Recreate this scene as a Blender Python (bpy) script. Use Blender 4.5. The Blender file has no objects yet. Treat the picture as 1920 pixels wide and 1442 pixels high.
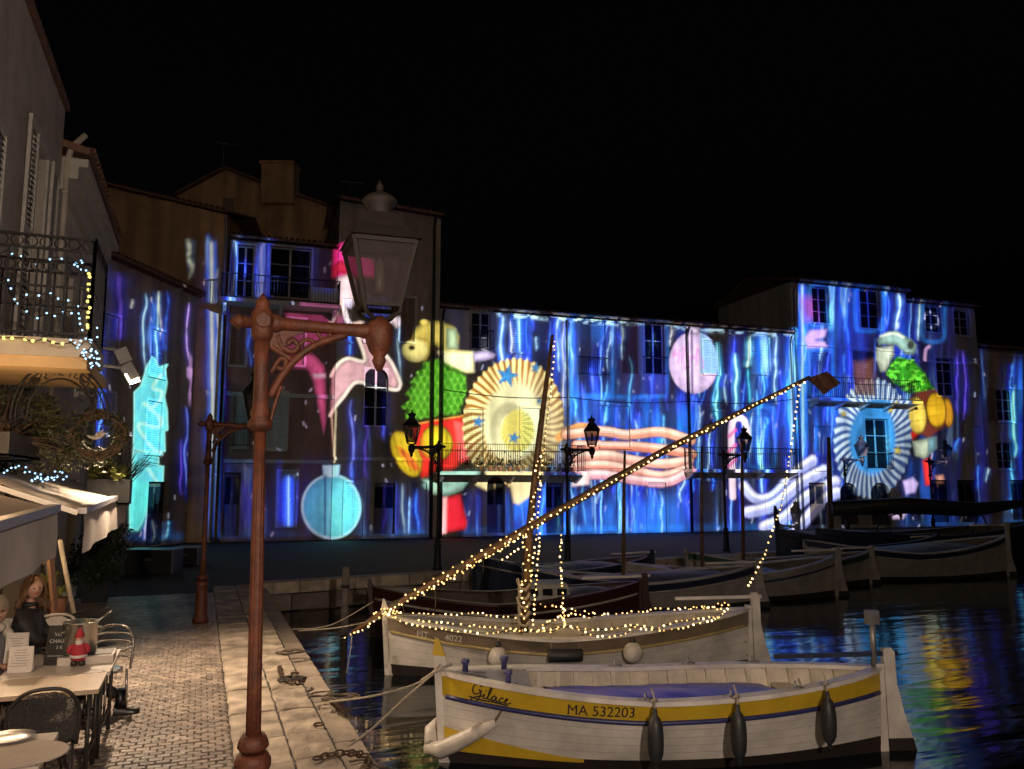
import bpy, bmesh, math, random
import numpy as np
from mathutils import Vector, Matrix, Euler

random.seed(7)
RNG = np.random.default_rng(11)
SC = bpy.context.scene
COL = SC.collection
R = math.radians
PI = math.pi

# ------------------------------------------------------------------ camera
CAM_H = 2.4                      # above the quay (z = 0)
FPX = 1500.0                     # focal length in photo pixels (1920 wide)
YAW, PITCH = R(21.1), math.atan(187.0 / 1500.0)
cam_data = bpy.data.cameras.new('camera')
cam_data.sensor_fit = 'HORIZONTAL'
cam_data.sensor_width = 36.0
cam_data.lens = 36.0 * FPX / 1920.0
cam_data.clip_start = 0.05
cam_data.clip_end = 3000.0
cam = bpy.data.objects.new('camera', cam_data)
cam.location = (0, 0, CAM_H)
cam.rotation_euler = Euler((PI / 2 + PITCH, 0, -YAW), 'XYZ')
COL.objects.link(cam)
SC.camera = cam

# ------------------------------------------------------------------ night sky
world = bpy.data.worlds.new('World')
SC.world = world
world.use_nodes = True
wn = world.node_tree.nodes
sky = wn.new('ShaderNodeTexSky')
sky.sky_type = 'NISHITA'
sky.sun_disc = False
sky.sun_elevation = R(-4)
sky.sun_rotation = R(250)
bg = wn['Background']
bg.inputs['Strength'].default_value = 0.05
world.node_tree.links.new(sky.outputs[0], bg.inputs['Color'])
town_glow_d = bpy.data.lights.new('town_glow', 'SUN')
town_glow_d.energy = 0.05
town_glow_d.angle = R(0.5)
town_glow_d.color = (1.0, 0.72, 0.48)  # added warm fill from behind the camera, standing in for town light
town_glow = bpy.data.objects.new('town_glow', town_glow_d)
town_glow.rotation_euler = (R(58), 0, R(8))
COL.objects.link(town_glow)

vs = SC.view_settings
vs.view_transform = 'Standard'
vs.look = 'None'
vs.exposure = 0.0
vs.gamma = 1.0
vs.use_curve_mapping = False
SC.render.engine = 'CYCLES'
cy = SC.cycles
cy.use_denoising = True
cy.max_bounces = 6
cy.diffuse_bounces = 3
cy.glossy_bounces = 4
cy.transmission_bounces = 4
cy.transparent_max_bounces = 10
cy.sample_clamp_indirect = 3.0
cy.caustics_reflective = False
cy.caustics_refractive = False
cy.blur_glossy = 0.5
try:
    cy.use_light_tree = True
except Exception:
    pass

# ------------------------------------------------------------------ frames
FWD = Vector((math.sin(YAW), math.cos(YAW), 0))
RGT = Vector((math.cos(YAW), -math.sin(YAW), 0))
CAMROT = cam.rotation_euler.to_matrix()
CAMPOS = Vector((0, 0, CAM_H))
WATER = -0.7

def C(xc, zc, h=0.0):
    """right / ahead of the photographer / height above the quay -> world"""
    v = RGT * xc + FWD * zc
    return Vector((v.x, v.y, h))

def ray(px, py):
    return (CAMROT @ Vector(((px - 960) / FPX, -(py - 721) / FPX, -1.0))).normalized()

def on_z(px, py, z):
    d = ray(px, py)
    return CAMPOS + d * ((z - CAM_H) / d.z)

def at_depth(px, py, depth):
    d = ray(px, py)
    return CAMPOS + d * (depth / d.dot(FWD))

def on_plane(px, py, P, n):
    d = ray(px, py)
    return CAMPOS + d * ((P - CAMPOS).dot(n) / d.dot(n))

# ------------------------------------------------------------------ mesh builder
class MB:
    def __init__(s):
        s.v, s.f, s.m = [], [], []
        s.smooth = []
    def add(s, vs_, fs, mi=0, smooth=False):
        b = len(s.v)
        s.v += [tuple(p) for p in vs_]
        for f in fs:
            s.f.append([i + b for i in f]); s.m.append(mi); s.smooth.append(smooth)
        return s
    def box(s, c, size, rot=None, mi=0, taper=1.0):
        hx, hy, hz = size[0] / 2, size[1] / 2, size[2] / 2
        pts = []
        for z, k in ((-hz, 1.0), (hz, taper)):
            for x, y in ((-hx, -hy), (hx, -hy), (hx, hy), (-hx, hy)):
                pts.append(Vector((x * k, y * k, z)))
        if rot is not None:
            pts = [rot @ p for p in pts]
        c = Vector(c)
        return s.add([p + c for p in pts], [(3, 2, 1, 0), (4, 5, 6, 7), (0, 1, 5, 4), (1, 2, 6, 5), (2, 3, 7, 6), (3, 0, 4, 7)], mi)
    def bar(s, a, b, w, h=None, mi=0, up=Vector((0, 0, 1))):
        """rectangular bar from a to b"""
        a, b = Vector(a), Vector(b)
        h = h or w
        d = (b - a)
        L = d.length
        if L < 1e-6: return s
        d.normalize()
        sx = d.cross(up)
        if sx.length < 1e-3: sx = d.cross(Vector((1, 0, 0)))
        sx.normalize(); sy = sx.cross(d).normalized()
        pts = []
        for p in (a, b):
            for u, v in ((-1, -1), (1, -1), (1, 1), (-1, 1)):
                pts.append(p + sx * (u * w / 2) + sy * (v * h / 2))
        return s.add(pts, [(0, 1, 2, 3), (7, 6, 5, 4), (1, 0, 4, 5), (2, 1, 5, 6), (3, 2, 6, 7), (0, 3, 7, 4)], mi)
    def tube(s, path, r, seg=8, mi=0, cap=True, smooth=True):
        path = [Vector(p) for p in path]
        n = len(path)
        rs = r if isinstance(r, (list, tuple)) else [r] * n
        ref = None
        pts, fs = [], []
        for i, p in enumerate(path):
            t = (path[min(i + 1, n - 1)] - path[max(i - 1, 0)])
            if t.length < 1e-9: t = Vector((0, 0, 1))
            t.normalize()
            if ref is None:
                ref = t.orthogonal().normalized()
            else:
                ref = (ref - t * ref.dot(t))
                if ref.length < 1e-6: ref = t.orthogonal()
                ref.normalize()
            bn = t.cross(ref)
            for k in range(seg):
                a = 2 * PI * k / seg
                pts.append(p + (ref * math.cos(a) + bn * math.sin(a)) * rs[i])
        for i in range(n - 1):
            for k in range(seg):
                k2 = (k + 1) % seg
                fs.append((i * seg + k, i * seg + k2, (i + 1) * seg + k2, (i + 1) * seg + k))
        s.add(pts, fs, mi, smooth)
        if cap:
            b = len(s.v) - n * seg
            s.f.append([b + k for k in reversed(range(seg))]); s.m.append(mi); s.smooth.append(False)
            s.f.append([b + (n - 1) * seg + k for k in range(seg)]); s.m.append(mi); s.smooth.append(False)
        return s
    def lathe(s, prof, seg=16, c=(0, 0, 0), axis=None, mi=0, smooth=True, wob=None):
        """prof: list of (radius, height)"""
        c = Vector(c)
        M = Matrix.Identity(3)
        if axis is not None:
            M = Vector((0, 0, 1)).rotation_difference(Vector(axis).normalized()).to_matrix()
        pts, fs = [], []
        for r_, z in prof:
            for k in range(seg):
                a = 2 * PI * k / seg
                rr = r_ * (wob(a) if wob else 1.0)
                pts.append(M @ Vector((rr * math.cos(a), rr * math.sin(a), z)) + c)
        n = len(prof)
        for i in range(n - 1):
            for k in range(seg):
                k2 = (k + 1) % seg
                fs.append((i * seg + k, i * seg + k2, (i + 1) * seg + k2, (i + 1) * seg + k))
        s.add(pts, fs, mi, smooth)
        b = len(s.v) - n * seg
        s.f.append([b + k for k in reversed(range(seg))]); s.m.append(mi); s.smooth.append(False)
        s.f.append([b + (n - 1) * seg + k for k in range(seg)]); s.m.append(mi); s.smooth.append(False)
        return s
    def prism(s, poly, off, mi=0):
        """closed planar polygon (3D points) extruded by vector off"""
        poly = [Vector(p) for p in poly]; off = Vector(off)
        n = len(poly)
        pts = poly + [p + off for p in poly]
        fs = [tuple(reversed(range(n))), tuple(range(n, 2 * n))]
        fs += [(i, (i + 1) % n, n + (i + 1) % n, n + i) for i in range(n)]
        return s.add(pts, fs, mi)
    def grid(s, rows, mi=0, smooth=True, closed=False):
        """rows: list of equal-length lists of points"""
        n, m_ = len(rows), len(rows[0])
        pts = [p for r_ in rows for p in r_]
        fs = []
        for i in range(n - 1):
            for k in range(m_ - (0 if closed else 1)):
                k2 = (k + 1) % m_
                fs.append((i * m_ + k, i * m_ + k2, (i + 1) * m_ + k2, (i + 1) * m_ + k))
        return s.add(pts, fs, mi, smooth)
    def mesh(s, name, mats, origin=None):
        me = bpy.data.meshes.new(name)
        if origin is not None:
            o = Vector(origin)
            vv = [(p[0] - o.x, p[1] - o.y, p[2] - o.z) for p in s.v]
        else:
            vv = s.v
        me.from_pydata(vv, [], s.f)
        if not isinstance(mats, (list, tuple)): mats = [mats]
        for m_ in mats: me.materials.append(m_)
        me.polygons.foreach_set('material_index', s.m)
        me.polygons.foreach_set('use_smooth', s.smooth)
        me.update()
        return me
    def build(s, name, mats, parent=None, origin=None, loc=None):
        """parent given: verts are in the parent's local space, or in world space when origin is given"""
        me = s.mesh(name, mats, origin)
        o = bpy.data.objects.new(name, me)
        COL.objects.link(o)
        if parent is not None: o.parent = parent
        if loc is not None: o.location = loc
        elif origin is not None and parent is None: o.location = origin
        return o

def empty(name, loc, rz=0.0):
    o = bpy.data.objects.new(name, None)
    o.empty_display_size = 0.2
    COL.objects.link(o)
    o.location = loc
    o.rotation_euler = (0, 0, rz)
    return o

def tag(o, label=None, cat=None, group=None, kind=None):
    if label: o['label'] = label
    if cat: o['category'] = cat
    if group: o['group'] = group
    if kind: o['kind'] = kind
    return o

def inst(name, mesh, parent=None, loc=(0, 0, 0), rot=None, scale=None):
    o = bpy.data.objects.new(name, mesh)
    COL.objects.link(o)
    if parent is not None: o.parent = parent
    o.location = loc
    if rot is not None: o.rotation_euler = rot
    if scale is not None: o.scale = scale
    return o

def copy_tree(o, parent=None):
    c = o.copy()
    COL.objects.link(c)
    c.parent = parent
    for ch in list(o.children):
        copy_tree(ch, c)
    return c

# ------------------------------------------------------------------ materials
def srgb(r, g, b):
    def f(c):
        c = c / 255.0
        return c / 12.92 if c <= 0.04045 else ((c + 0.055) / 1.055) ** 2.4
    return (f(r), f(g), f(b), 1.0)

MATS = {}
def mat(name, col, rough=0.7, metal=0.0, var=0.25, scale=6.0, bump=0.0, bscale=40.0, spec=0.5, coat=0.0, col2=None, detail=5.0):
    if name in MATS: return MATS[name]
    m = bpy.data.materials.new(name)
    m.use_nodes = True
    nt = m.node_tree
    b = nt.nodes['Principled BSDF']
    b.inputs['Roughness'].default_value = rough
    b.inputs['Metallic'].default_value = metal
    b.inputs['Specular IOR Level'].default_value = spec
    b.inputs['Coat Weight'].default_value = coat
    col = tuple(col[:3]) + (1.0,)
    if var > 0 or col2:
        tc = nt.nodes.new('ShaderNodeTexCoord')
        nz = nt.nodes.new('ShaderNodeTexNoise')
        nz.inputs['Scale'].default_value = scale
        nz.inputs['Detail'].default_value = detail
        nz.inputs['Roughness'].default_value = 0.62
        nt.links.new(tc.outputs['Object'], nz.inputs['Vector'])
        rp = nt.nodes.new('ShaderNodeValToRGB')
        e = rp.color_ramp.elements
        e[0].position, e[1].position = 0.32, 0.68
        c2 = tuple(col2[:3]) + (1.0,) if col2 else tuple(min(1.0, c * (1 + var * 0.5)) for c in col[:3]) + (1.0,)
        c1 = tuple(c * (1 - var) for c in col[:3]) + (1.0,) if not col2 else col
        e[0].color, e[1].color = c1, c2
        nt.links.new(nz.outputs['Fac'], rp.inputs['Fac'])
        nt.links.new(rp.outputs['Color'], b.inputs['Base Color'])
        mr = nt.nodes.new('ShaderNodeMapRange')
        mr.inputs['To Min'].default_value = max(0.02, rough - 0.1)
        mr.inputs['To Max'].default_value = min(1.0, rough + 0.1)
        nt.links.new(nz.outputs['Fac'], mr.inputs['Value'])
        nt.links.new(mr.outputs['Result'], b.inputs['Roughness'])
    else:
        b.inputs['Base Color'].default_value = col
    if bump > 0:
        tc = nt.nodes.new('ShaderNodeTexCoord')
        n2 = nt.nodes.new('ShaderNodeTexNoise')
        n2.inputs['Scale'].default_value = bscale
        n2.inputs['Detail'].default_value = 4
        nt.links.new(tc.outputs['Object'], n2.inputs['Vector'])
        bp = nt.nodes.new('ShaderNodeBump')
        bp.inputs['Strength'].default_value = bump
        bp.inputs['Distance'].default_value = 0.02
        nt.links.new(n2.outputs['Fac'], bp.inputs['Height'])
        nt.links.new(bp.outputs['Normal'], b.inputs['Normal'])
    MATS[name] = m
    return m

def emit(name, col, strength):
    if name in MATS: return MATS[name]
    m = bpy.data.materials.new(name)
    m.use_nodes = True
    nt = m.node_tree
    nt.nodes.remove(nt.nodes['Principled BSDF'])
    e = nt.nodes.new('ShaderNodeEmission')
    e.inputs['Color'].default_value = tuple(col[:3]) + (1.0,)
    e.inputs['Strength'].default_value = strength
    nt.links.new(e.outputs[0], nt.nodes['Material Output'].inputs['Surface'])
    MATS[name] = m
    return m

def glass(name, tint=(1, 1, 1), rough=0.03, trans=0.9):
    """thin pane: mostly see-through, with a mirror-like sheen"""
    if name in MATS: return MATS[name]
    m = bpy.data.materials.new(name)
    m.use_nodes = True
    nt = m.node_tree
    nt.nodes.remove(nt.nodes['Principled BSDF'])
    t = nt.nodes.new('ShaderNodeBsdfTransparent')
    t.inputs['Color'].default_value = tuple(c * trans for c in tint) + (1,)
    g = nt.nodes.new('ShaderNodeBsdfGlossy')
    g.inputs['Roughness'].default_value = rough
    fr = nt.nodes.new('ShaderNodeFresnel'); fr.inputs['IOR'].default_value = 1.5
    mx = nt.nodes.new('ShaderNodeMixShader')
    nt.links.new(fr.outputs[0], mx.inputs[0])
    nt.links.new(t.outputs[0], mx.inputs[1]); nt.links.new(g.outputs[0], mx.inputs[2])
    nt.links.new(mx.outputs[0], nt.nodes['Material Output'].inputs['Surface'])
    MATS[name] = m
    return m

def point_light(name, loc, energy, col, radius, parent=None, spot=None, target=None, blend=0.5):
    d = bpy.data.lights.new(name, 'SPOT' if spot else 'POINT')
    d.energy = energy; d.color = col; d.shadow_soft_size = radius
    if spot:
        d.spot_size = spot; d.spot_blend = blend
    o = bpy.data.objects.new(name, d)
    COL.objects.link(o)
    o.location = loc
    if target is not None:
        o.rotation_euler = (Vector(target) - Vector(loc)).to_track_quat('-Z', 'Y').to_euler()
    if parent is not None:
        o.parent = parent
        o.location = Vector(loc) - Vector(parent.location)
    return o
# ================================================================== materials used all over
M_plaster = [mat('plaster_ochre', (0.50, 0.43, 0.34), 0.9, var=0.18, scale=1.6, bump=0.5, bscale=14),
             mat('plaster_rose', (0.40, 0.23, 0.21), 0.9, var=0.2, scale=1.4, bump=0.5, bscale=14),
             mat('plaster_sand', (0.54, 0.49, 0.40), 0.9, var=0.2, scale=1.2, bump=0.5, bscale=14),
             mat('plaster_pale', (0.60, 0.57, 0.52), 0.9, var=0.15, scale=1.5, bump=0.5, bscale=14),
             mat('plaster_brown', (0.66, 0.42, 0.23), 0.95, var=0.25, scale=0.8, bump=0.2, bscale=15)]
M_stone_trim = mat('stone_trim', (0.55, 0.52, 0.47), 0.85, var=0.2, scale=5)
M_shutter = mat('shutter_paint', (0.50, 0.53, 0.53), 0.6, var=0.15, scale=8)
M_shutter2 = mat('shutter_paint_brown', (0.28, 0.2, 0.15), 0.6, var=0.2, scale=8)
M_frame = mat('window_frame_paint', (0.5, 0.48, 0.44), 0.5, var=0.1)
M_pane = mat('window_pane_dark', (0.012, 0.014, 0.018), 0.06, var=0.0, spec=0.6)
M_iron = mat('black_iron', (0.015, 0.015, 0.016), 0.5, metal=0.3, var=0.3, scale=20)
M_rooftile = mat('roof_tile', (0.20, 0.11, 0.075), 0.9, var=0.4, scale=4)
M_zinc = mat('zinc_pipe', (0.28, 0.28, 0.29), 0.45, metal=0.6, var=0.2)
M_door = mat('door_wood', (0.10, 0.07, 0.055), 0.6, var=0.3, scale=10)
M_asphalt = mat('asphalt', (0.05, 0.048, 0.047), 0.85, var=0.35, scale=1.2, bump=0.3, bscale=60)
M_sett = mat('sett_stone', (0.31, 0.245, 0.195), 0.42, var=0.35, scale=3.0, bump=0.35, bscale=55)
M_joint = mat('joint_sand', (0.09, 0.075, 0.06), 0.95, var=0.3, scale=20)
M_slab = mat('limestone_slab', (0.52, 0.43, 0.34), 0.75, var=0.35, scale=2.6, bump=0.5, bscale=18)
M_ledge = mat('ledge_concrete', (0.34, 0.28, 0.225), 0.8, var=0.35, scale=2.2, bump=0.4, bscale=25)
M_wallstone = mat('quay_wall_stone', (0.24, 0.2, 0.16), 0.8, var=0.45, scale=3.0, bump=0.6, bscale=8)

def add_aging(m, amount=0.5, scale=0.6):
    """vertical run-off stains on plaster"""
    nt = m.node_tree
    b = nt.nodes['Principled BSDF']
    src = b.inputs['Base Color'].links[0].from_socket
    tc = nt.nodes.new('ShaderNodeTexCoord')
    mp = nt.nodes.new('ShaderNodeMapping')
    mp.inputs['Scale'].default_value = (2.2, 2.2, 0.18)
    nz = nt.nodes.new('ShaderNodeTexNoise')
    nz.inputs['Scale'].default_value = scale
    nz.inputs['Detail'].default_value = 6
    rp = nt.nodes.new('ShaderNodeValToRGB')
    rp.color_ramp.elements[0].position = 0.35
    rp.color_ramp.elements[1].position = 0.62
    lo = 1 - amount
    rp.color_ramp.elements[0].color = (lo, lo, lo, 1)
    mx = nt.nodes.new('ShaderNodeMix'); mx.data_type = 'RGBA'; mx.blend_type = 'MULTIPLY'
    mx.inputs[0].default_value = 1.0
    nt.links.new(tc.outputs['Object'], mp.inputs['Vector'])
    nt.links.new(mp.outputs['Vector'], nz.inputs['Vector'])
    nt.links.new(nz.outputs['Fac'], rp.inputs['Fac'])
    nt.links.new(src, mx.inputs[6]); nt.links.new(rp.outputs['Color'], mx.inputs[7])
    nt.links.new(mx.outputs[2], b.inputs['Base Color'])
for m_ in M_plaster: add_aging(m_, 0.45)

# ================================================================== quay, plaza, water
QX0, QX1, QX2, QX3 = 0.38, 0.876, 1.28, 1.61      # pavers | slab row | slab row | ledge | water
E0, E1 = C(-6.3, 19.8), C(18, 34)                  # edge of the far quay
ED = (E1 - E0).normalized()
tk = (QX3 - E0.x) / ED.x
KP = E0 + ED * tk                                   # corner of the two quays
FAR = KP + ED * 120
g = MB()
poly = [(-80, -25, -0.03), (QX2, -25, -0.03), (QX2, KP.y, -0.03), (KP.x, KP.y, -0.03), (FAR.x, FAR.y, -0.03), (150, 260, -0.03), (-80, 260, -0.03)]
g.f.append(list(range(len(poly)))); g.v += poly; g.m.append(0); g.smooth.append(False)
plaza = g.build('quay_ground', [M_asphalt]); tag(plaza, kind='structure')
w = MB()
w.add([(QX3 - 0.02, -25, -3), (QX3 - 0.02, KP.y, -3), (QX3 - 0.02, KP.y, -0.135), (QX3 - 0.02, -25, -0.135)], [(0, 1, 2, 3)])
qwall = w.build('quay_wall', [M_wallstone]); tag(qwall, kind='structure')
# far quay: a wall of individual stones with a coping
fw = empty('far_quay_wall', KP); tag(fw, kind='structure')
b = MB()
q = Vector((-ED.y, ED.x, 0))
b.add([KP + Vector((0, 0, -3)) + q * 0.05, FAR + Vector((0, 0, -3)) + q * 0.05, FAR + Vector((0, 0, -0.03)) + q * 0.05, KP + Vector((0, 0, -0.03)) + q * 0.05], [(0, 1, 2, 3)])
b.build('wall_core', [M_joint], fw, KP)
rs = random.Random(5)
for row in range(2):
    s = -0.3
    while s < 34:
        L = rs.uniform(0.55, 1.1)
        h0, h1 = -0.28 - 0.42 * row - 0.40, -0.28 - 0.42 * row
        p = KP + ED * (s + L / 2)
        m_ = MB().box((0, 0, 0), (L - 0.025, 0.16 + rs.uniform(-0.02, 0.02), h1 - h0 - 0.02), Matrix.Rotation(math.atan2(ED.y, ED.x), 3, 'Z'))
        o = m_.build('stone', [M_wallstone], fw, loc=Vector((p.x - KP.x, p.y - KP.y, (h0 + h1) / 2)))
        s += L
s = -0.3
while s < 45:
    L = rs.uniform(0.9, 1.5)
    p = KP + ED * (s + L / 2) + q * 0.2
    m_ = MB().box((0, 0, 0), (L - 0.02, 0.52, 0.27), Matrix.Rotation(math.atan2(ED.y, ED.x), 3, 'Z'))
    m_.build('coping_stone', [M_slab], fw, loc=Vector((p.x - KP.x, p.y - KP.y, -0.135 + rs.uniform(0, 0.012))))
    s += L

# slabs, ledge
def chamfer_block(sx, sy, sz, ch, jit=0.0, r_=None):
    """block with origin at the centre of its top face"""
    m_ = MB()
    def ring(x, y, z, j):
        return [Vector((sgx * x + (r_.uniform(-j, j) if r_ else 0), sgy * y + (r_.uniform(-j, j) if r_ else 0), z)) for sgx, sgy in ((-1, -1), (1, -1), (1, 1), (-1, 1))]
    hx, hy = sx / 2, sy / 2
    a = ring(hx, hy, -sz, 0); b_ = ring(hx, hy, -ch, jit * 0.5); c = ring(hx - ch, hy - ch, 0, jit)
    m_.add(a + b_ + c, [(0, 1, 5, 4), (1, 2, 6, 5), (2, 3, 7, 6), (3, 0, 4, 7), (4, 5, 9, 8), (5, 6, 10, 9), (6, 7, 11, 10), (7, 4, 8, 11), (8, 9, 10, 11)])
    return m_

def rough_slab(sx, sy, sz, r_, amp):
    """slab with a worn, uneven top"""
    m_ = MB()
    gx = [-0.5, -0.5 + 0.016 / sx, -0.3, -0.1, 0.1, 0.3, 0.5 - 0.016 / sx, 0.5]
    gy = [-0.5, -0.5 + 0.016 / sy, -0.36, -0.2, -0.05, 0.1, 0.24, 0.38, 0.5 - 0.016 / sy, 0.5]
    nx, ny = len(gx) - 1, len(gy) - 1
    rows = []
    ph = r_.uniform(0, 99)
    for i in range(nx + 1):
        row = []
        for j in range(ny + 1):
            fx, fy = gx[i], gy[j]
            e = max(abs(fx), abs(fy))
            z = amp * (math.sin(fx * 9 + ph) * math.cos(fy * 7 + ph * 2) * 0.5 + r_.uniform(-0.35, 0.35))
            jx = jy = 0
            if e > 0.499:
                z -= 0.014 + r_.uniform(0, 0.012)
                jx, jy = r_.uniform(-0.012, 0.008), r_.uniform(-0.010, 0.010)
            row.append(Vector((fx * sx + jx, fy * sy + jy, z)))
        rows.append(row)
    m_.grid(rows, smooth=False)
    rim = [rows[i][0] for i in range(nx + 1)] + [rows[nx][j] for j in range(1, ny + 1)] + [rows[i][ny] for i in range(nx - 1, -1, -1)] + [rows[0][j] for j in range(ny - 1, 0, -1)]
    low = [Vector((p.x, p.y, -sz)) for p in rim]
    n = len(rim)
    m_.add(rim + low, [(i, n + i, n + (i + 1) % n, (i + 1) % n) for i in range(n)])
    return m_

edge = empty('quay_edge', (0, 0, 0)); tag(edge, kind='structure')
rs = random.Random(3)
for (x0, x1, top, lmin, lmax, m_, nm, amp, gap) in ((QX0, QX1, 0.0, 0.55, 1.15, M_slab, 'slab', 0.008, 0.014), (QX1, QX2, -0.005, 0.5, 1.0, M_slab, 'slab', 0.016, 0.024), (QX2, QX3, -0.11, 1.3, 2.2, M_ledge, 'ledge_stone', 0.006, 0.012)):
    y = 2.5
    while y < KP.y - 0.05 + (0 if nm == 'slab' else -0.1):
        L = rs.uniform(lmin, lmax)
        if y + L > KP.y: L = KP.y - y
        if L < 0.1: break
        rough_slab(x1 - x0 - gap, L - gap, 0.25, rs, amp).build(nm, [m_], edge, loc=((x0 + x1) / 2, y + L / 2, top + rs.uniform(-0.006, 0.006)))
        y += L
gp = MB()
gp.add([(QX0 + 0.005, 2.5, -0.045), (QX3 - 0.01, 2.5, -0.22), (QX3 - 0.01, KP.y, -0.22), (QX0 + 0.005, KP.y, -0.045)], [(0, 1, 2, 3)])
gp.add([(QX0, -25, -0.004), (QX3, -25, -0.004), (QX3, 2.5, -0.004), (QX0, 2.5, -0.004)], [(0, 1, 2, 3)])
gp.add([(QX3, -25, -0.004), (QX3, 2.5, -0.004), (QX3, 2.5, -0.6), (QX3, -25, -0.6)], [(0, 1, 2, 3)])
gp.build('joint_bed', [M_joint], edge)

# setts: running-bond cobbles between the terrace and the slabs
pav = empty('paving', (0, 0, 0)); tag(pav, kind='structure')
SW, SL = 0.088, 0.125
rs = random.Random(21)
cells = []
ny = int((KP.y - 1.2 - 3.0) / SW)
for j in range(ny):
    y = 3.0 + j * SW
    x = QX0 - 0.02 - (SL * 0.5 if j % 2 else 0)
    if j % 2: cells.append((QX0 - 0.012 - SL * 0.25 + 0.006, y, SL * 0.5))
    while x - SL > -3.4:
        cells.append((x - SL / 2, y, SL)); x -= SL
protos = [chamfer_block(SL - 0.008, SW - 0.008, 0.05, 0.008, 0.005, rs).mesh('sett', [M_sett]) for _ in range(8)]
halfp = chamfer_block(SL * 0.5 - 0.008, SW - 0.008, 0.05, 0.008, 0.003, rs).mesh('sett', [M_sett])
def seen(px):  # rough size in the picture
    v = Vector((px[0], px[1], -CAM_H))
    d = v.dot(FWD)
    if d < 3: return 0
    xi = 960 + FPX * v.dot(RGT) / d
    yi = 908 + FPX * CAM_H / d
    return 1.0 / d if (235 < xi < 470 and yi < 1455) else 0
order = sorted(range(len(cells)), key=lambda i: -seen(cells[i]))
single = set(order[:300])
bulk = MB()
for i, (x, y, L) in enumerate(cells):
    z = rs.uniform(-0.006, 0.004)
    tilt = (rs.uniform(-0.03, 0.03), rs.uniform(-0.03, 0.03), rs.uniform(-0.03, 0.03))
    me = halfp if L < SL * 0.7 else protos[rs.randrange(8)]
    if i in single:
        inst('sett', me, pav, (x, y, z), tilt)
    else:
        M3 = Euler(tilt).to_matrix()
        bb = [M3 @ v.co + Vector((x, y, z)) for v in me.vertices]
        bulk.add(bb, [tuple(p.vertices) for p in me.polygons])
tag(bulk.build('setts', [M_sett], pav), kind='stuff')
jb = MB(); jb.add([(-3.5, 2.9, -0.018), (QX0, 2.9, -0.018), (QX0, KP.y - 1.2, -0.018), (-3.5, KP.y - 1.2, -0.018)], [(0, 1, 2, 3)])
jb.build('joint_bed', [M_joint], pav)

# ---- water
wm = bpy.data.materials.new('harbour_water'); wm.use_nodes = True
nt = wm.node_tree; b = nt.nodes['Principled BSDF']
b.inputs['Base Color'].default_value = (0.003, 0.006, 0.009, 1)
b.inputs['Roughness'].default_value = 0.085
b.inputs['IOR'].default_value = 1.33
b.inputs['Specular IOR Level'].default_value = 0.7
tc = nt.nodes.new('ShaderNodeTexCoord')
mp = nt.nodes.new('ShaderNodeMapping'); mp.inputs['Rotation'].default_value = (0, 0, YAW)
mp.inputs['Scale'].default_value = (0.36, 1.5, 1)
n1 = nt.nodes.new('ShaderNodeTexNoise'); n1.inputs['Scale'].default_value = 1.25; n1.inputs['Detail'].default_value = 3; n1.inputs['Roughness'].default_value = 0.45; n1.inputs['Distortion'].default_value = 0.6
n2 = nt.nodes.new('ShaderNodeTexNoise'); n2.inputs['Scale'].default_value = 9.0; n2.inputs['Detail'].default_value = 2
ma = nt.nodes.new('ShaderNodeMath'); ma.operation = 'MULTIPLY_ADD'; ma.inputs[1].default_value = 0.05
bp = nt.nodes.new('ShaderNodeBump'); bp.inputs['Strength'].default_value = 0.40; bp.inputs['Distance'].default_value = 0.05
nt.links.new(tc.outputs['Object'], mp.inputs['Vector'])
nt.links.new(mp.outputs['Vector'], n1.inputs['Vector']); nt.links.new(mp.outputs['Vector'], n2.inputs['Vector'])
nt.links.new(n2.outputs['Fac'], ma.inputs[0]); nt.links.new(n1.outputs['Fac'], ma.inputs[2])
nt.links.new(ma.outputs[0], bp.inputs['Height']); nt.links.new(bp.outputs['Normal'], b.inputs['Normal'])
wt = MB(); wt.add([(-5, -60, WATER), (260, -60, WATER), (260, 260, WATER), (-5, 260, WATER)], [(0, 1, 2, 3)])
tag(wt.build('water', [wm]), kind='structure')

def piece_variation(m, lo, hi):
    """each stone its own shade"""
    nt = m.node_tree; b = nt.nodes['Principled BSDF']; src = b.inputs['Base Color'].links[0].from_socket
    g_ = nt.nodes.new('ShaderNodeNewGeometry'); oi = nt.nodes.new('ShaderNodeObjectInfo')
    ad = nt.nodes.new('ShaderNodeMath'); ad.operation = 'ADD'; fr = nt.nodes.new('ShaderNodeMath'); fr.operation = 'FRACT'
    mr = nt.nodes.new('ShaderNodeMapRange'); mr.inputs['To Min'].default_value = lo; mr.inputs['To Max'].default_value = hi
    vm = nt.nodes.new('ShaderNodeVectorMath'); vm.operation = 'SCALE'
    nt.links.new(g_.outputs['Random Per Island'], ad.inputs[0]); nt.links.new(oi.outputs['Random'], ad.inputs[1])
    nt.links.new(ad.outputs[0], fr.inputs[0]); nt.links.new(fr.outputs[0], mr.inputs['Value'])
    nt.links.new(src, vm.inputs[0]); nt.links.new(mr.outputs['Result'], vm.inputs['Scale']); nt.links.new(vm.outputs[0], b.inputs['Base Color'])
piece_variation(M_sett, 0.62, 1.22); piece_variation(M_slab, 0.78, 1.15); piece_variation(M_wallstone, 0.7, 1.2)
add_aging(M_slab, 0.3, 1.5)
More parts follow.
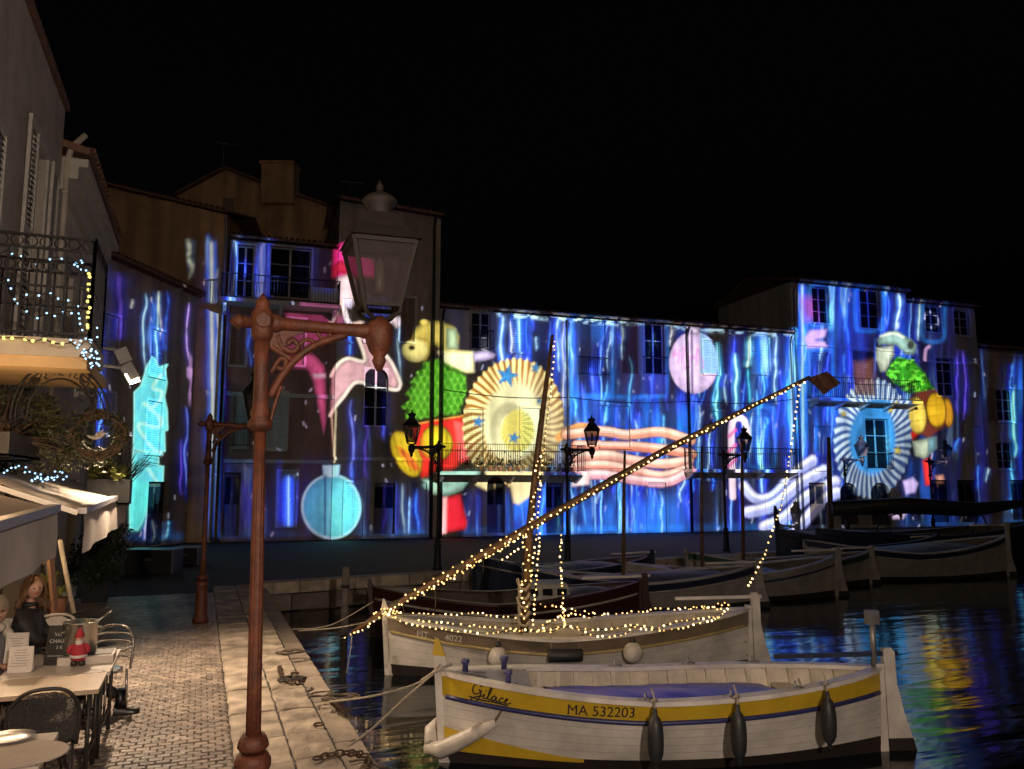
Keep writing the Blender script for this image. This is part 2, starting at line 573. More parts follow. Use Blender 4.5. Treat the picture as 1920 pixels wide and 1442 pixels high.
def stains(m, scale, lo):
    nt = m.node_tree; b = nt.nodes['Principled BSDF']; src = b.inputs['Base Color'].links[0].from_socket
    g_ = nt.nodes.new('ShaderNodeNewGeometry'); nz = nt.nodes.new('ShaderNodeTexNoise'); nz.inputs['Scale'].default_value = scale; nz.inputs['Detail'].default_value = 5
    rp = nt.nodes.new('ShaderNodeValToRGB'); rp.color_ramp.elements[0].position = 0.36; rp.color_ramp.elements[1].position = 0.56; rp.color_ramp.elements[0].color = (lo, lo, lo, 1)
    mx = nt.nodes.new('ShaderNodeMix'); mx.data_type = 'RGBA'; mx.blend_type = 'MULTIPLY'; mx.inputs[0].default_value = 1
    nt.links.new(g_.outputs['Position'], nz.inputs['Vector']); nt.links.new(nz.outputs['Fac'], rp.inputs['Fac']); nt.links.new(src, mx.inputs[6]); nt.links.new(rp.outputs['Color'], mx.inputs[7]); nt.links.new(mx.outputs[2], b.inputs['Base Color'])
stains(M_sett, 1.1, 0.6); stains(M_slab, 2.4, 0.62)
# ================================================================== houses round the harbour
class Facade:
    def __init__(s, a, b):
        s.P = Vector((a.x, a.y, 0)); d = Vector((b.x - a.x, b.y - a.y, 0))
        s.L = d.length; s.D = d.normalized()
        s.N = Vector((s.D.y, -s.D.x, 0))
        if s.N.dot(CAMPOS - s.P) < 0: s.N = -s.N
    def pt(s, u, h, out=0.0):
        return s.P + s.D * u + s.N * out + Vector((0, 0, h))
    def px(s, x, y):
        p = on_plane(x, y, s.P, s.N)
        return (p - s.P).dot(s.D), p.z
    def u(s, x):
        d = ray(x, 908); t = (s.P - CAMPOS).dot(s.N) / d.dot(s.N)
        return (CAMPOS + d * t - s.P).dot(s.D)
    def box(s, mb, u0, u1, h0, h1, o0, o1, mi=0):
        P = [s.pt(u, h, o) for o in (o0, o1) for (u, h) in ((u0, h0), (u1, h0), (u1, h1), (u0, h1))]
        mb.add(P, [(0, 1, 2, 3), (7, 6, 5, 4), (0, 4, 5, 1), (1, 5, 6, 2), (2, 6, 7, 3), (3, 7, 4, 0)], mi)

def house(name, label, fac, u0, u1, top, openings, wall_m, back=7.0, overhang=0.35, group='houses along the harbour front', roof_pitch=0.28, top1=None, cornice=(), eave_tiles=True):
    """openings: (x0,y0,x1,y1,kind) in photo pixels, or u/h tuples with kind ending in '*'"""
    top1 = top if top1 is None else top1
    base = fac.pt((u0 + u1) / 2, 0)
    root = empty(name, base)
    tag(root, label, 'house', group)
    ops = []
    for o in openings:
        if o[4].endswith('*'):
            ops.append((o[0], o[2], o[1], o[3], o[4][:-1]))
        else:
            ua, ha = fac.px(o[0], o[3]); ub, hb = fac.px(o[2], o[1])
            ops.append((ua, ub, max(ha, 0.04), hb, o[4]))
    us = sorted({u0, u1} | {round(k, 4) for o in ops for k in (o[0], o[1]) if u0 < k < u1})
    hs = sorted({0.0} | {round(k, 4) for o in ops for k in (o[2], o[3])})
    hs = [h for h in hs if h < min(top, top1) - 0.05] + ['top']
    th = lambda u: top + (top1 - top) * (u - u0) / (u1 - u0)
    w = MB()
    for i in range(len(us) - 1):
        for j in range(len(hs) - 1):
            ua, ub = us[i], us[i + 1]
            uc = (ua + ub) / 2
            ha = hs[j]; hb0 = hs[j + 1] if hs[j + 1] != 'top' else th(ua); hb1 = hs[j + 1] if hs[j + 1] != 'top' else th(ub)
            hc = (ha + hb0) / 2
            if any(o[0] - 1e-3 < uc < o[1] + 1e-3 and o[2] - 1e-3 < hc < o[3] + 1e-3 for o in ops): continue
            w.add([fac.pt(ua, ha), fac.pt(ub, ha), fac.pt(ub, hb1), fac.pt(ua, hb0)], [(0, 1, 2, 3)])
    RV = 0.22
    for (a, c, h0, h1, k) in ops:
        P = [fac.pt(a, h0), fac.pt(c, h0), fac.pt(c, h1), fac.pt(a, h1)]
        Q = [p - fac.N * RV for p in P]
        w.add(P + Q, [(0, 1, 5, 4), (1, 2, 6, 5), (2, 3, 7, 6), (3, 0, 4, 7)])
    # sides and back
    A0, B0 = fac.pt(u0, 0), fac.pt(u1, 0); A1, B1 = fac.pt(u0, top), fac.pt(u1, top1)
    bk = -fac.N * back
    w.add([A0, A1, A1 + bk, A0 + bk, B0, B1, B1 + bk, B0 + bk], [(0, 1, 2, 3), (7, 6, 5, 4), (3, 2, 6, 7)])
    w.build('wall', [wall_m], root, base)
    # roof
    rf = MB()
    ov = overhang
    for (za, off) in ((0.02, 0), ):
        e0 = fac.pt(u0 - 0.06, top + za, ov); e1 = fac.pt(u1 + 0.06, top1 + za, ov)
        r0 = e0 - fac.N * (back * 0.55 + ov) + Vector((0, 0, roof_pitch * back * 0.55)); r1 = e1 - fac.N * (back * 0.55 + ov) + Vector((0, 0, roof_pitch * back * 0.55))
        g0 = r0 - fac.N * back * 0.5 - Vector((0, 0, roof_pitch * back * 0.5)); g1 = r1 - fac.N * back * 0.5 - Vector((0, 0, roof_pitch * back * 0.5))
        up = Vector((0, 0, 0.12))
        rf.add([e0, e1, r1, r0, g1, g0, e0 + up, e1 + up, r1 + up, r0 + up, g1 + up, g0 + up],
               [(0, 3, 2, 1), (3, 5, 4, 2), (6, 7, 8, 9), (9, 8, 10, 11), (0, 1, 7, 6), (0, 6, 9, 3), (3, 9, 11, 5), (1, 2, 8, 7), (2, 4, 10, 8), (5, 11, 10, 4)])
    roof = rf.build('roof', [M_rooftile], root, base)
    if eave_tiles:
        et = MB()
        n = int((u1 - u0) / 0.24)
        for i in range(n):
            u = u0 + (i + 0.5) * (u1 - u0) / n
            z = top + (top1 - top) * (i + 0.5) / n
            for (o0, o1, dz, rr) in ((0.0, ov + 0.06, 0.16, 0.075), (0.0, ov * 0.55, -0.03, 0.07)):
                pts = []
                for o_ in (o0, o1):
                    for k in range(5):
                        a = PI * k / 4
                        pts.append(fac.pt(u + rr * math.cos(a), z + dz + rr * math.sin(a) * 0.8, o_))
                et.add(pts, [(k, k + 1, 6 + k, 5 + k) for k in range(4)], smooth=True)
        tag(et.build('eave_tile_row', [M_rooftile], roof, base), kind='stuff')
    for (h0, h1, out) in cornice:
        c = MB(); fac.box(c, u0 + 0.004, u1 - 0.004, h0, h1, 0.002, out)
        c.build('cornice', [M_stone_trim], root, base)
    for (a, c, h0, h1, k) in ops:
        opening(root, base, fac, a, c, h0, h1, k)
    return root, base

def opening(root, base, fac, a, c, h0, h1, kind):
    W, H = c - a, h1 - h0
    d = -0.15
    if 'arch' in kind:
        sp = MB(); n = 10
        rise = min(W / 2, H * 0.35)
        cu = (a + c) / 2
        for sgn in (-1, 1):
            arc = [(cu + sgn * (W / 2) * math.cos(PI / 2 * t / n), h1 - rise + rise * math.sin(PI / 2 * t / n)) for t in range(n + 1)]
            ed = a if sgn < 0 else c
            for t in range(n):
                P = [fac.pt(ed, h1, -0.003), fac.pt(arc[t][0], arc[t][1], -0.003), fac.pt(arc[t + 1][0], arc[t + 1][1], -0.003)]
                sp.add(P, [(0, 1, 2)])
                Q0, Q1 = fac.pt(arc[t][0], arc[t][1], -0.003), fac.pt(arc[t + 1][0], arc[t + 1][1], -0.003)
                sp.add([Q0, Q1, Q1 - fac.N * 0.2, Q0 - fac.N * 0.2], [(0, 1, 2, 3)])
        sp.build('arch', [M_stone_trim], root, base)
    if 'dark' in kind:                                   # open doorway with a recessed door
        m_ = MB(); fac.box(m_, a, c, h0 - 0.03, h1, -0.215, -0.26)
        dr = m_.build('door', [M_door], root, base)
        n = 2 if W < 1.7 else 4
        for i in range(n):
            p = MB(); ua = a + W * i / n + 0.06; ub = a + W * (i + 1) / n - 0.06
            fac.box(p, ua, ub, h0 + 0.25, h0 + H * 0.45, -0.21, -0.195)
            p.build('panel', [M_door], dr, base)
            p = MB(); fac.box(p, ua, ub, h0 + H * 0.5, h1 - 0.2, -0.212, -0.20)
            p.build('pane', [M_pane], dr, base)
        return
    if 'arch' not in kind and W > 0.6:                   # stone surround standing proud of the plaster
        sr = MB(); e_ = 0.11
        for (ua, ub, ha, hb) in ((a - e_, a - 0.002, h0, h1 + e_), (c + 0.002, c + e_, h0, h1 + e_), (a - 0.001, c + 0.001, h1 + 0.003, h1 + e_ - 0.002)):
            fac.box(sr, ua, ub, ha, hb, 0.002, 0.045)
        sr.build('surround', [M_stone_trim], root, base)
    if 'closed' in kind:
        cu = (a + c) / 2
        for (ua, ub) in ((a + 0.01, cu - 0.006), (cu + 0.006, c - 0.01)):
            s_ = MB()
            fac.box(s_, ua, ua + 0.06, h0 + 0.01, h1 - 0.01, -0.10, -0.05); fac.box(s_, ub - 0.06, ub, h0 + 0.01, h1 - 0.01, -0.10, -0.05)
            for hh in (h0 + 0.01, (h0 + h1) / 2 - 0.03, h1 - 0.08): fac.box(s_, ua + 0.06, ub - 0.06, hh, hh + 0.07, -0.098, -0.052)
            n = int(H / 0.085)
            for i in range(n):
                hh = h0 + H * (i + 0.5) / n
                P_ = [fac.pt(ua + 0.06, hh - 0.04, -0.056), fac.pt(ub - 0.06, hh - 0.04, -0.056), fac.pt(ub - 0.06, hh + 0.04, -0.09), fac.pt(ua + 0.06, hh + 0.04, -0.09)]
                s_.add(P_, [(0, 1, 2, 3)])
            s_.build('shutter', [M_shutter2 if 'shb' in kind else M_shutter], root, base)
        bd = MB(); fac.box(bd, a, c, h0, h1, -0.215, -0.22); bd.build('window_board', [M_door], root, base)
        if 'nosill' not in kind:
            sl = MB(); fac.box(sl, a - 0.08, c + 0.08, h0 - 0.09, h0 - 0.003, 0.002, 0.09)
            sl.build('sill', [M_stone_trim], root, base)
        if 'box' in kind or 'rail' in kind:
            railing(root, base, fac, a - 0.1, c + 0.1, h0 + 0.02, 0.9 if H > 1.6 else 0.55, 0.16, sides=True)
        return
    f = MB()
    t = 0.06
    fac.box(f, a, a + t, h0, h1, d - 0.05, d); fac.box(f, c - t, c, h0, h1, d - 0.05, d)
    fac.box(f, a + t, c - t, h1 - t, h1, d - 0.05, d - 0.002); fac.box(f, a + t, c - t, h0, h0 + t * 1.3, d - 0.05, d - 0.002)
    cu = (a + c) / 2
    fac.box(f, cu - 0.045, cu + 0.045, h0 + t, h1 - t, d - 0.045, d + 0.004)
    rows = 3 if H > 1.1 else 2
    for i in range(1, rows):
        hh = h0 + H * i / rows
        fac.box(f, a + t, cu - 0.045, hh - 0.018, hh + 0.018, d - 0.04, d - 0.008); fac.box(f, cu + 0.045, c - t, hh - 0.018, hh + 0.018, d - 0.04, d - 0.008)
    win = f.build('window', [M_frame], root, base)
    for i in range(rows):
        for (ua, ub) in ((a + t, cu - 0.045), (cu + 0.045, c - t)):
            p = MB(); fac.box(p, ua, ub, h0 + H * i / rows + 0.02, h0 + H * (i + 1) / rows - 0.02, d - 0.035, d - 0.022)
            p.build('pane', [M_pane], win, base)
    if 'nosill' not in kind:
        sl = MB(); fac.box(sl, a - 0.08, c + 0.08, h0 - 0.09, h0 - 0.003, 0.002, 0.09)
        sl.build('sill', [M_stone_trim], win, base)
    if 'sh' in kind:
        sm = M_shutter2 if 'shb' in kind else M_shutter
        sw = W / 2
        for (ua, ub) in ((a - sw - 0.02, a - 0.02), (c + 0.02, c + sw + 0.02)):
            s_ = MB()
            fac.box(s_, ua, ua + 0.05, h0, h1, 0.02, 0.06); fac.box(s_, ub - 0.05, ub, h0, h1, 0.02, 0.06)
            for hh in (h0, (h0 + h1) / 2 - 0.03, h1 - 0.06): fac.box(s_, ua + 0.05, ub - 0.05, hh, hh + 0.06, 0.022, 0.058)
            n = int(H / 0.085)
            for i in range(n):
                hh = h0 + H * (i + 0.5) / n
                P = [fac.pt(ua + 0.05, hh - 0.035, 0.052), fac.pt(ub - 0.05, hh - 0.035, 0.052), fac.pt(ub - 0.05, hh + 0.035, 0.026), fac.pt(ua + 0.05, hh + 0.035, 0.026)]
                s_.add(P, [(0, 1, 2, 3)])
            s_.build('shutter', [sm], root, base)
    if 'box' in kind or 'rail' in kind:                  # shallow window guard
        railing(root, base, fac, a - 0.1, c + 0.1, h0 + 0.02, 0.9 if H > 1.6 else 0.55, 0.16, sides=True)

def railing(root, base, fac, ua, ub, h, height, out, sides=True, step=0.12, belly=0.0):
    r_ = MB()
    seg = [(fac.pt(ua, h, out), fac.pt(ub, h, out))]
    if sides: seg += [(fac.pt(ua, h, 0.01), fac.pt(ua, h, out)), (fac.pt(ub, h, 0.01), fac.pt(ub, h, out))]
    up = Vector((0, 0, 1))
    for p, q_ in seg:
        r_.bar(p + up * height, q_ + up * height, 0.05, 0.035)
        r_.bar(p + up * 0.06, q_ + up * 0.06, 0.03, 0.03)
        n = max(1, int((q_ - p).length / step))
        for i in range(n + 1):
            x = p.lerp(q_, i / n)
            r_.bar(x + up * 0.05, x + up * (height - 0.01), 0.016, 0.016, up=fac.N)
    return r_.build('railing', [M_iron], root, base)

def balcony(root, base, fac, x0, x1, y_slab, depth=0.9, height=1.0, step=0.12, thick=0.16, brackets=True):
    ua, h = fac.px(x0, y_slab); ub, _ = fac.px(x1, y_slab)
    s_ = MB(); fac.box(s_, ua, ub, h - thick, h, 0.003, depth)
    bal = s_.build('balcony_slab', [M_stone_trim], root, base)
    railing(root, base, fac, ua + 0.05, ub - 0.05, h, height, depth - 0.06, step=step)
    if brackets:
        n = max(2, int((ub - ua) / 1.4))
        for i in range(n):
            u = ua + 0.2 + (ub - ua - 0.4) * i / (n - 1)
            k = MB()
            poly = [fac.pt(u - 0.07, h - thick - 0.002, 0.003), fac.pt(u - 0.07, h - thick - 0.002, depth * 0.75), fac.pt(u - 0.07, h - thick - 0.1, depth * 0.7), fac.pt(u - 0.07, h - thick - 0.4, 0.003)]
            k.prism(poly, fac.D * 0.14)
            k.build('bracket', [M_stone_trim], bal, base)
    return ua, ub, h

def wire(root, base, fac, x0, y0, x1, y1, out=0.06):
    (ua, ha), (ub, hb) = fac.px(x0, y0), fac.px(x1, y1)
    MB().tube([fac.pt(ua + (ub - ua) * i / 10, ha + (hb - ha) * i / 10 - 0.18 * math.sin(PI * i / 10), out) for i in range(11)], 0.014, 5).build('cable', [M_iron], root, base)

def downpipe(root, base, fac, x, h0, h1, r_=0.05, out=0.1, m=None):
    u = fac.u(x)
    p = MB()
    p.tube([fac.pt(u, h0, out), fac.pt(u, h1 - 0.5, out), fac.pt(u, h1 - 0.25, out + 0.05), fac.pt(u, h1, out + 0.25)], r_, 8)
    for i in range(3):
        hh = h0 + (h1 - h0) * (0.2 + 0.3 * i)
        p.tube([fac.pt(u, hh, out), fac.pt(u, hh + 0.05, out)], r_ * 1.25, 8)
    return p.build('downpipe', [m or M_zinc], root, base)

MAIN = Facade(C(-12.4, 33.8), C(-12.4 + 0.946 * 50, 33.8 + 0.326 * 50))
U = MAIN.u
SIDE = Facade(C(-14.9, 24.0), C(-13.5, 34.05))        # house row on the left quay
BACK = Facade(C(-20.5, 33.3), C(-12.45, 33.82))       # tall brown house closing the corner

# -- B: rose house with a roof-top balcony
r_, b_ = house('rose_house', 'rose plaster house with a railed balcony under its eave, left of the tallest house', MAIN, U(412), U(622), 13.0, [
    (503, 468, 584, 556, 'win nosill'), (441, 462, 478, 556, 'win nosill'),
    (430, 596, 462, 684, 'closed shb'), (536, 600, 572, 684, 'closed shb'),
    (436, 735, 468, 838, 'closed rail'), (497, 738, 538, 842, 'closed'),
    (415, 886, 452, 1006, 'dark'), (520, 885, 556, 990, 'closed nosill')],
    M_plaster[1], cornice=((6.15, 6.32, 0.10), (9.35, 9.45, 0.06), (3.3, 3.45, 0.08)))
ua, ub, hB = balcony(r_, b_, MAIN, 413, 634, 566, depth=1.1, height=1.05, step=0.13)
s_ = MB(); u0_, _ = MAIN.px(578, 566); u1_, _ = MAIN.px(629, 566)
MAIN.box(s_, u0_, u1_, hB + 0.12, hB + 0.72, 1.0, 1.02)
tag(s_.build('railing_screen', [mat('screen_cloth', (0.6, 0.62, 0.66), 0.9, var=0.1)], r_, b_), 'pale canvas screen tied to the balcony bars')
lb_ = MB(); lu = U(486)
downpipe(r_, b_, MAIN, 413.5, 0.0, 12.9, 0.06)

# -- C: tall narrow house
r_, b_ = house('tall_house', 'tallest narrow brown plaster house between the rose house and the long house', MAIN, U(623), U(821), 15.3, [
    (681, 690, 729, 800, 'win arch nosill'), (684, 560, 716, 640, 'closed'), (750, 560, 778, 640, 'closed shb'),
    (640, 560, 662, 640, 'closed'),
    (646, 905, 682, 1004, 'closed nosill'), (700, 905, 742, 1002, 'dark'), (768, 905, 800, 1002, 'closed nosill')],
    M_plaster[0], back=9, top1=15.0, cornice=((3.45, 3.6, 0.08),))
downpipe(r_, b_, MAIN, 808, 0, 14.9, 0.075, 0.12, M_iron)
# -- D: long house
r_, b_ = house('long_house', 'long low plaster house with two iron balconies and a straight eave', MAIN, U(822), U(1497), 10.62, [
    (884, 586, 920, 655, 'win nosill rail'), (956, 592, 990, 660, 'closed'), (1088, 603, 1134, 704, 'closed nosill box'),
    (1166, 606, 1194, 700, 'closed shb nosill'), (1210, 608, 1244, 702, 'win nosill rail'), (1320, 640, 1347, 700, 'closed'), (1410, 628, 1440, 700, 'closed'),
    (868, 768, 906, 876, 'closed nosill'), (978, 766, 1012, 876, 'closed nosill'), (1126, 762, 1180, 838, 'closed'), (1330, 772, 1356, 872, 'closed nosill'), (1412, 768, 1446, 872, 'closed arch nosill'),
    (913, 893, 947, 1000, 'dark arch'), (1024, 905, 1056, 1000, 'dark'), (1124, 905, 1156, 998, 'closed nosill'), (1216, 905, 1248, 998, 'closed nosill'), (1318, 905, 1350, 996, 'closed nosill'), (1440, 905, 1474, 994, 'closed nosill')],
    M_plaster[3], cornice=((3.18, 3.3, 0.05),))
D_root, D_base = r_, b_
wire(r_, b_, MAIN, 1066, 745, 1296, 752); wire(r_, b_, MAIN, 1296, 752, 1492, 748); wire(r_, b_, MAIN, 828, 730, 1064, 745)
uaD, ubD, hD = balcony(r_, b_, MAIN, 816, 1086, 884, depth=0.95, height=1.25, step=0.11)
balcony(r_, b_, MAIN, 1282, 1486, 880, depth=0.85, height=1.1, step=0.13)
downpipe(r_, b_, MAIN, 826, 0, 10.5, 0.07, 0.12, M_iron); downpipe(r_, b_, MAIN, 1066, 0, 10.5, 0.06); downpipe(r_, b_, MAIN, 1294, 0, 10.5, 0.07, 0.1, M_iron); downpipe(r_, b_, MAIN, 1493, 0, 10.5, 0.06)
# -- E
r_, b_ = house('corner_house', 'pale house with a stone balcony above twin arches, beside the long house', MAIN, U(1498), U(1720), 13.55, [
    (1524, 540, 1552, 605, 'win'), (1614, 545, 1648, 615, 'win'), (1526, 664, 1556, 738, 'closed nosill'), (1602, 660, 1638, 740, 'closed shb nosill'), (1670, 668, 1694, 740, 'closed nosill'),
    (1626, 786, 1664, 880, 'win nosill rail'), (1530, 800, 1556, 880, 'closed'),
    (1578, 905, 1606, 985, 'dark arch'), (1636, 905, 1668, 985, 'dark arch'), (1520, 905, 1548, 985, 'dark')],
    M_plaster[3], cornice=((10.0, 10.14, 0.08),))
balcony(r_, b_, MAIN, 1512, 1704, 748, depth=1.0, height=1.15, step=0.13)
downpipe(r_, b_, MAIN, 1502, 0, 13.4, 0.06)
r_, b_ = house('narrow_house', 'narrow plaster house between the arcaded house and the low end house', MAIN, U(1721), U(1851), 13.0, [
    (1736, 575, 1762, 622, 'win'), (1790, 582, 1816, 628, 'win'), (1758, 672, 1786, 742, 'win'), (1818, 676, 1838, 744, 'closed'), (1816, 800, 1838, 850, 'closed'), (1750, 900, 1780, 980, 'dark'), (1800, 900, 1832, 980, 'dark')],
    M_plaster[2], cornice=((9.5, 9.62, 0.08),))
r_, b_ = house('end_house', 'low dark plaster house at the end of the row', MAIN, U(1852), U(2010), 10.6, [
    (1870, 730, 1898, 790, 'win shb'), (1930, 735, 1956, 795, 'win'), (1870, 830, 1898, 880, 'win'), (1900, 900, 1930, 975, 'dark')], M_plaster[0])
# -- left row
r_, b_ = house('side_house', 'dark plaster house at right angles to the row, behind the restaurant terrace', SIDE, 0.0, SIDE.L, 10.4, [
    (0.9, 6.6, 1.9, 8.4, 'closed*'), (3.6, 6.6, 4.6, 8.4, 'closed*'), (6.6, 6.6, 7.6, 8.4, 'closed*'),
    (0.9, 3.6, 1.9, 5.6, 'closed*'), (3.6, 3.6, 4.6, 5.6, 'closed*'), (6.6, 3.6, 7.6, 5.6, 'closed*'),
    (1.0, 0.04, 2.2, 2.5, 'dark*'), (4.0, 0.04, 5.2, 2.5, 'dark*'), (7.0, 0.04, 8.4, 2.5, 'dark*')], M_plaster[0], back=9)
r_, b_ = house('brown_house', 'tall windowless brown wall house closing the corner of the harbour', BACK, 0.0, BACK.L, 15.9, [], M_plaster[4], back=8, top1=14.1, overhang=0.2)
downpipe(r_, b_, BACK, 404, 0, 13.9, 0.06)
# -- gabled house behind the rose house
gd = 42.0
gp_ = [at_depth(x, y, gd) for x, y in ((330, 368), (424, 318), (492, 345), (655, 402), (655, 620), (330, 620))]
gb = Vector((gp_[0].x, gp_[0].y, 0)).lerp(Vector((gp_[3].x, gp_[3].y, 0)), 0.5)
gh = empty('gabled_house', gb); tag(gh, 'brown gabled house with a broad chimney rising behind the rose house', 'house', 'houses along the harbour front')
ext = [Vector((p.x, p.y, p.z)) for p in gp_[:4]] + [Vector((gp_[3].x, gp_[3].y, 0)), Vector((gp_[0].x, gp_[0].y, 0))]
m_ = MB(); m_.prism(ext, FWD * 7); m_.build('wall', [M_plaster[4]], gh, gb)
m_ = MB()
for i in range(3):
    p, q_ = gp_[i], gp_[i + 1]
    up = Vector((0, 0, 0.14))
    k = -FWD * 0.25
    m_.add([p + k + up * 0.1, q_ + k + up * 0.1, q_ + FWD * 7.2 + up * 0.1, p + FWD * 7.2 + up * 0.1, p + k + up, q_ + k + up, q_ + FWD * 7.2 + up, p + FWD * 7.2 + up], [(0, 1, 2, 3), (7, 6, 5, 4), (0, 4, 5, 1), (1, 5, 6, 2), (3, 2, 6, 7), (0, 3, 7, 4)])
rf_ = m_.build('roof', [M_rooftile], gh, gb)
ch = [at_depth(x, y, gd - 0.4) for x, y in ((490, 306), (550, 306), (550, 380), (490, 380))]
m_ = MB(); m_.prism(ch, FWD * 1.2); m_.box((ch[0] + ch[1]) / 2 + FWD * 0.6 + Vector((0, 0, 0.06)), (1.9, 1.4, 0.12), Matrix.Rotation(-YAW, 3, 'Z'))
m_.build('chimney', [M_plaster[4]], rf_, gb)
wd = [at_depth(x, y, gd - 0.03) for x, y in ((418, 372), (440, 372), (440, 410), (418, 410))]
m_ = MB(); m_.prism(wd, -FWD * 0.05); m_.build('shutter', [M_shutter2], gh, gb)
# ================================================================== the light show: a slide projector on a tower across the basin
CW, CH, CS = 1440, 840, 0.75
YY, XX = np.mgrid[0:CH, 0:CW].astype(np.float32)
YY = YY / CS; XX = XX / CS                           # picture units of the artwork
ART = np.zeros((CH, CW, 3), np.float32)

def lin(c):
    return np.array(srgb(*c)[:3], np.float32)

def vnoise(x, y, seed):
    r_ = np.random.default_rng(seed); T = r_.random((256, 256)).astype(np.float32)
    xi, yi = np.floor(x).astype(int), np.floor(y).astype(int)
    fx, fy = x - xi, y - yi
    fx = fx * fx * (3 - 2 * fx); fy = fy * fy * (3 - 2 * fy)
    a, b_ = T[xi % 256, yi % 256], T[(xi + 1) % 256, yi % 256]
    c, d = T[xi % 256, (yi + 1) % 256], T[(xi + 1) % 256, (yi + 1) % 256]
    return (a * (1 - fx) + b_ * fx) * (1 - fy) + (c * (1 - fx) + d * fx) * fy

def fbm(x, y, seed, o=3):
    v = 0; a = 0.5; t = 0
    for i in range(o):
        v = v + a * vnoise(x * 2 ** i, y * 2 ** i, seed + i); t += a; a *= 0.5
    return v / t

def window(mask):
    r_ = np.flatnonzero(mask.any(1)); c = np.flatnonzero(mask.any(0))
    return (slice(r_[0], r_[-1] + 1), slice(c[0], c[-1] + 1)) if len(r_) and len(c) else None

def over(mask, col):
    w_ = window(mask)
    if w_ is None: return
    col = np.asarray(col, np.float32)
    m_ = np.clip(mask[w_], 0, 1)[..., None]
    ART[w_] = ART[w_] * (1 - m_) + (col[w_] if col.ndim == 3 else col[None, None]) * m_

def addl(mask, col):
    w_ = window(mask)
    if w_ is None: return
    ART[w_] += np.clip(mask[w_], 0, None)[..., None] * np.asarray(col, np.float32)[None, None]

def sstep(a, b_, x):
    t = np.clip((x - a) / (b_ - a), 0, 1)
    return t * t * (3 - 2 * t)

def polymask(pts, soft=1.5, want_sd=False):
    pts = np.array(pts, np.float32)
    x0, y0 = np.floor((pts.min(0) - 6) * CS).astype(int); x1, y1 = np.ceil((pts.max(0) + 6) * CS).astype(int)
    x0, y0 = max(x0, 0), max(y0, 0); x1, y1 = min(x1, CW - 1), min(y1, CH - 1)
    out = np.zeros((CH, CW), np.float32)
    if x1 <= x0 or y1 <= y0: return out
    X, Y = XX[y0:y1, x0:x1], YY[y0:y1, x0:x1]
    ins = np.zeros(X.shape, bool); dist = np.full(X.shape, 1e9, np.float32)
    n = len(pts)
    for i in range(n):
        (ax, ay), (bx, by) = pts[i], pts[(i + 1) % n]
        cond = ((ay > Y) != (by > Y))
        with np.errstate(divide='ignore', invalid='ignore'):
            xc = (bx - ax) * (Y - ay) / (by - ay if by != ay else 1e-6) + ax
        ins ^= cond & (X < xc)
        dx, dy = bx - ax, by - ay
        L = dx * dx + dy * dy + 1e-6
        t = np.clip(((X - ax) * dx + (Y - ay) * dy) / L, 0, 1)
        dist = np.minimum(dist, np.hypot(X - ax - t * dx, Y - ay - t * dy))
    sd = np.where(ins, dist, -dist)
    out[y0:y1, x0:x1] = np.clip(sd / soft * 0.5 + 0.5, 0, 1)
    if want_sd:
        full = np.zeros((CH, CW), np.float32); full[y0:y1, x0:x1] = sd
        return out, full
    return out

def smooth_pts(pts, k=6, closed=False):
    p = [np.array(q_, float) for q_ in pts]; n = len(p); out = []
    rng = range(n if closed else n - 1)
    for i in rng:
        g = lambda j: p[j % n] if closed else p[max(0, min(n - 1, j))]
        p0, p1, p2, p3 = g(i - 1), g(i), g(i + 1), g(i + 2)
        for t in np.linspace(0, 1, k, endpoint=False):
            out.append(0.5 * ((2 * p1) + (-p0 + p2) * t + (2 * p0 - 5 * p1 + 4 * p2 - p3) * t * t + (-p0 + 3 * p1 - 3 * p2 + p3) * t ** 3))
    if not closed: out.append(p[-1])
    return out

def linemask(pts, w, soft=1.5, taper=False):
    pts = np.array(pts, np.float32)
    out = np.zeros((CH, CW), np.float32)
    pad = w + 4
    x0, y0 = np.floor((pts.min(0) - pad) * CS).astype(int); x1, y1 = np.ceil((pts.max(0) + pad) * CS).astype(int)
    x0, y0 = max(x0, 0), max(y0, 0); x1, y1 = min(x1, CW - 1), min(y1, CH - 1)
    if x1 <= x0 or y1 <= y0: return out
    X, Y = XX[y0:y1, x0:x1], YY[y0:y1, x0:x1]
    d = np.full(X.shape, 1e9, np.float32)
    n = len(pts) - 1
    for i in range(n):
        (ax, ay), (bx, by) = pts[i], pts[i + 1]
        dx, dy = bx - ax, by - ay
        t = np.clip(((X - ax) * dx + (Y - ay) * dy) / (dx * dx + dy * dy + 1e-6), 0, 1)
        ww = w / 2 * (1 - (i + t) / n * 0.75) if taper else w / 2
        d = np.minimum(d, np.hypot(X - ax - t * dx, Y - ay - t * dy) - ww)
    out[y0:y1, x0:x1] = np.clip(0.5 - d / soft * 0.5, 0, 1)
    return out

def ell(cx, cy_, rx, ry, rot=0.0, soft=1.5):
    c, s = math.cos(rot), math.sin(rot)
    u = (XX - cx) * c + (YY - cy_) * s; v = -(XX - cx) * s + (YY - cy_) * c
    r_ = np.sqrt((u / rx) ** 2 + (v / ry) ** 2)
    return np.clip((1 - r_) * min(rx, ry) / soft * 0.5 + 0.5, 0, 1), u / rx, v / ry

def soft_rect(x0, y0, x1, y1, sx=15, sy=15):
    return sstep(x0 - sx, x0 + sx, XX) * (1 - sstep(x1 - sx, x1 + sx, XX)) * sstep(y0 - sy, y0 + sy, YY) * (1 - sstep(y1 - sy, y1 + sy, YY))

EAVE_D = 575 + (XX - 830) * 0.0746
BASE = 1010 - (XX - 420) * 0.017
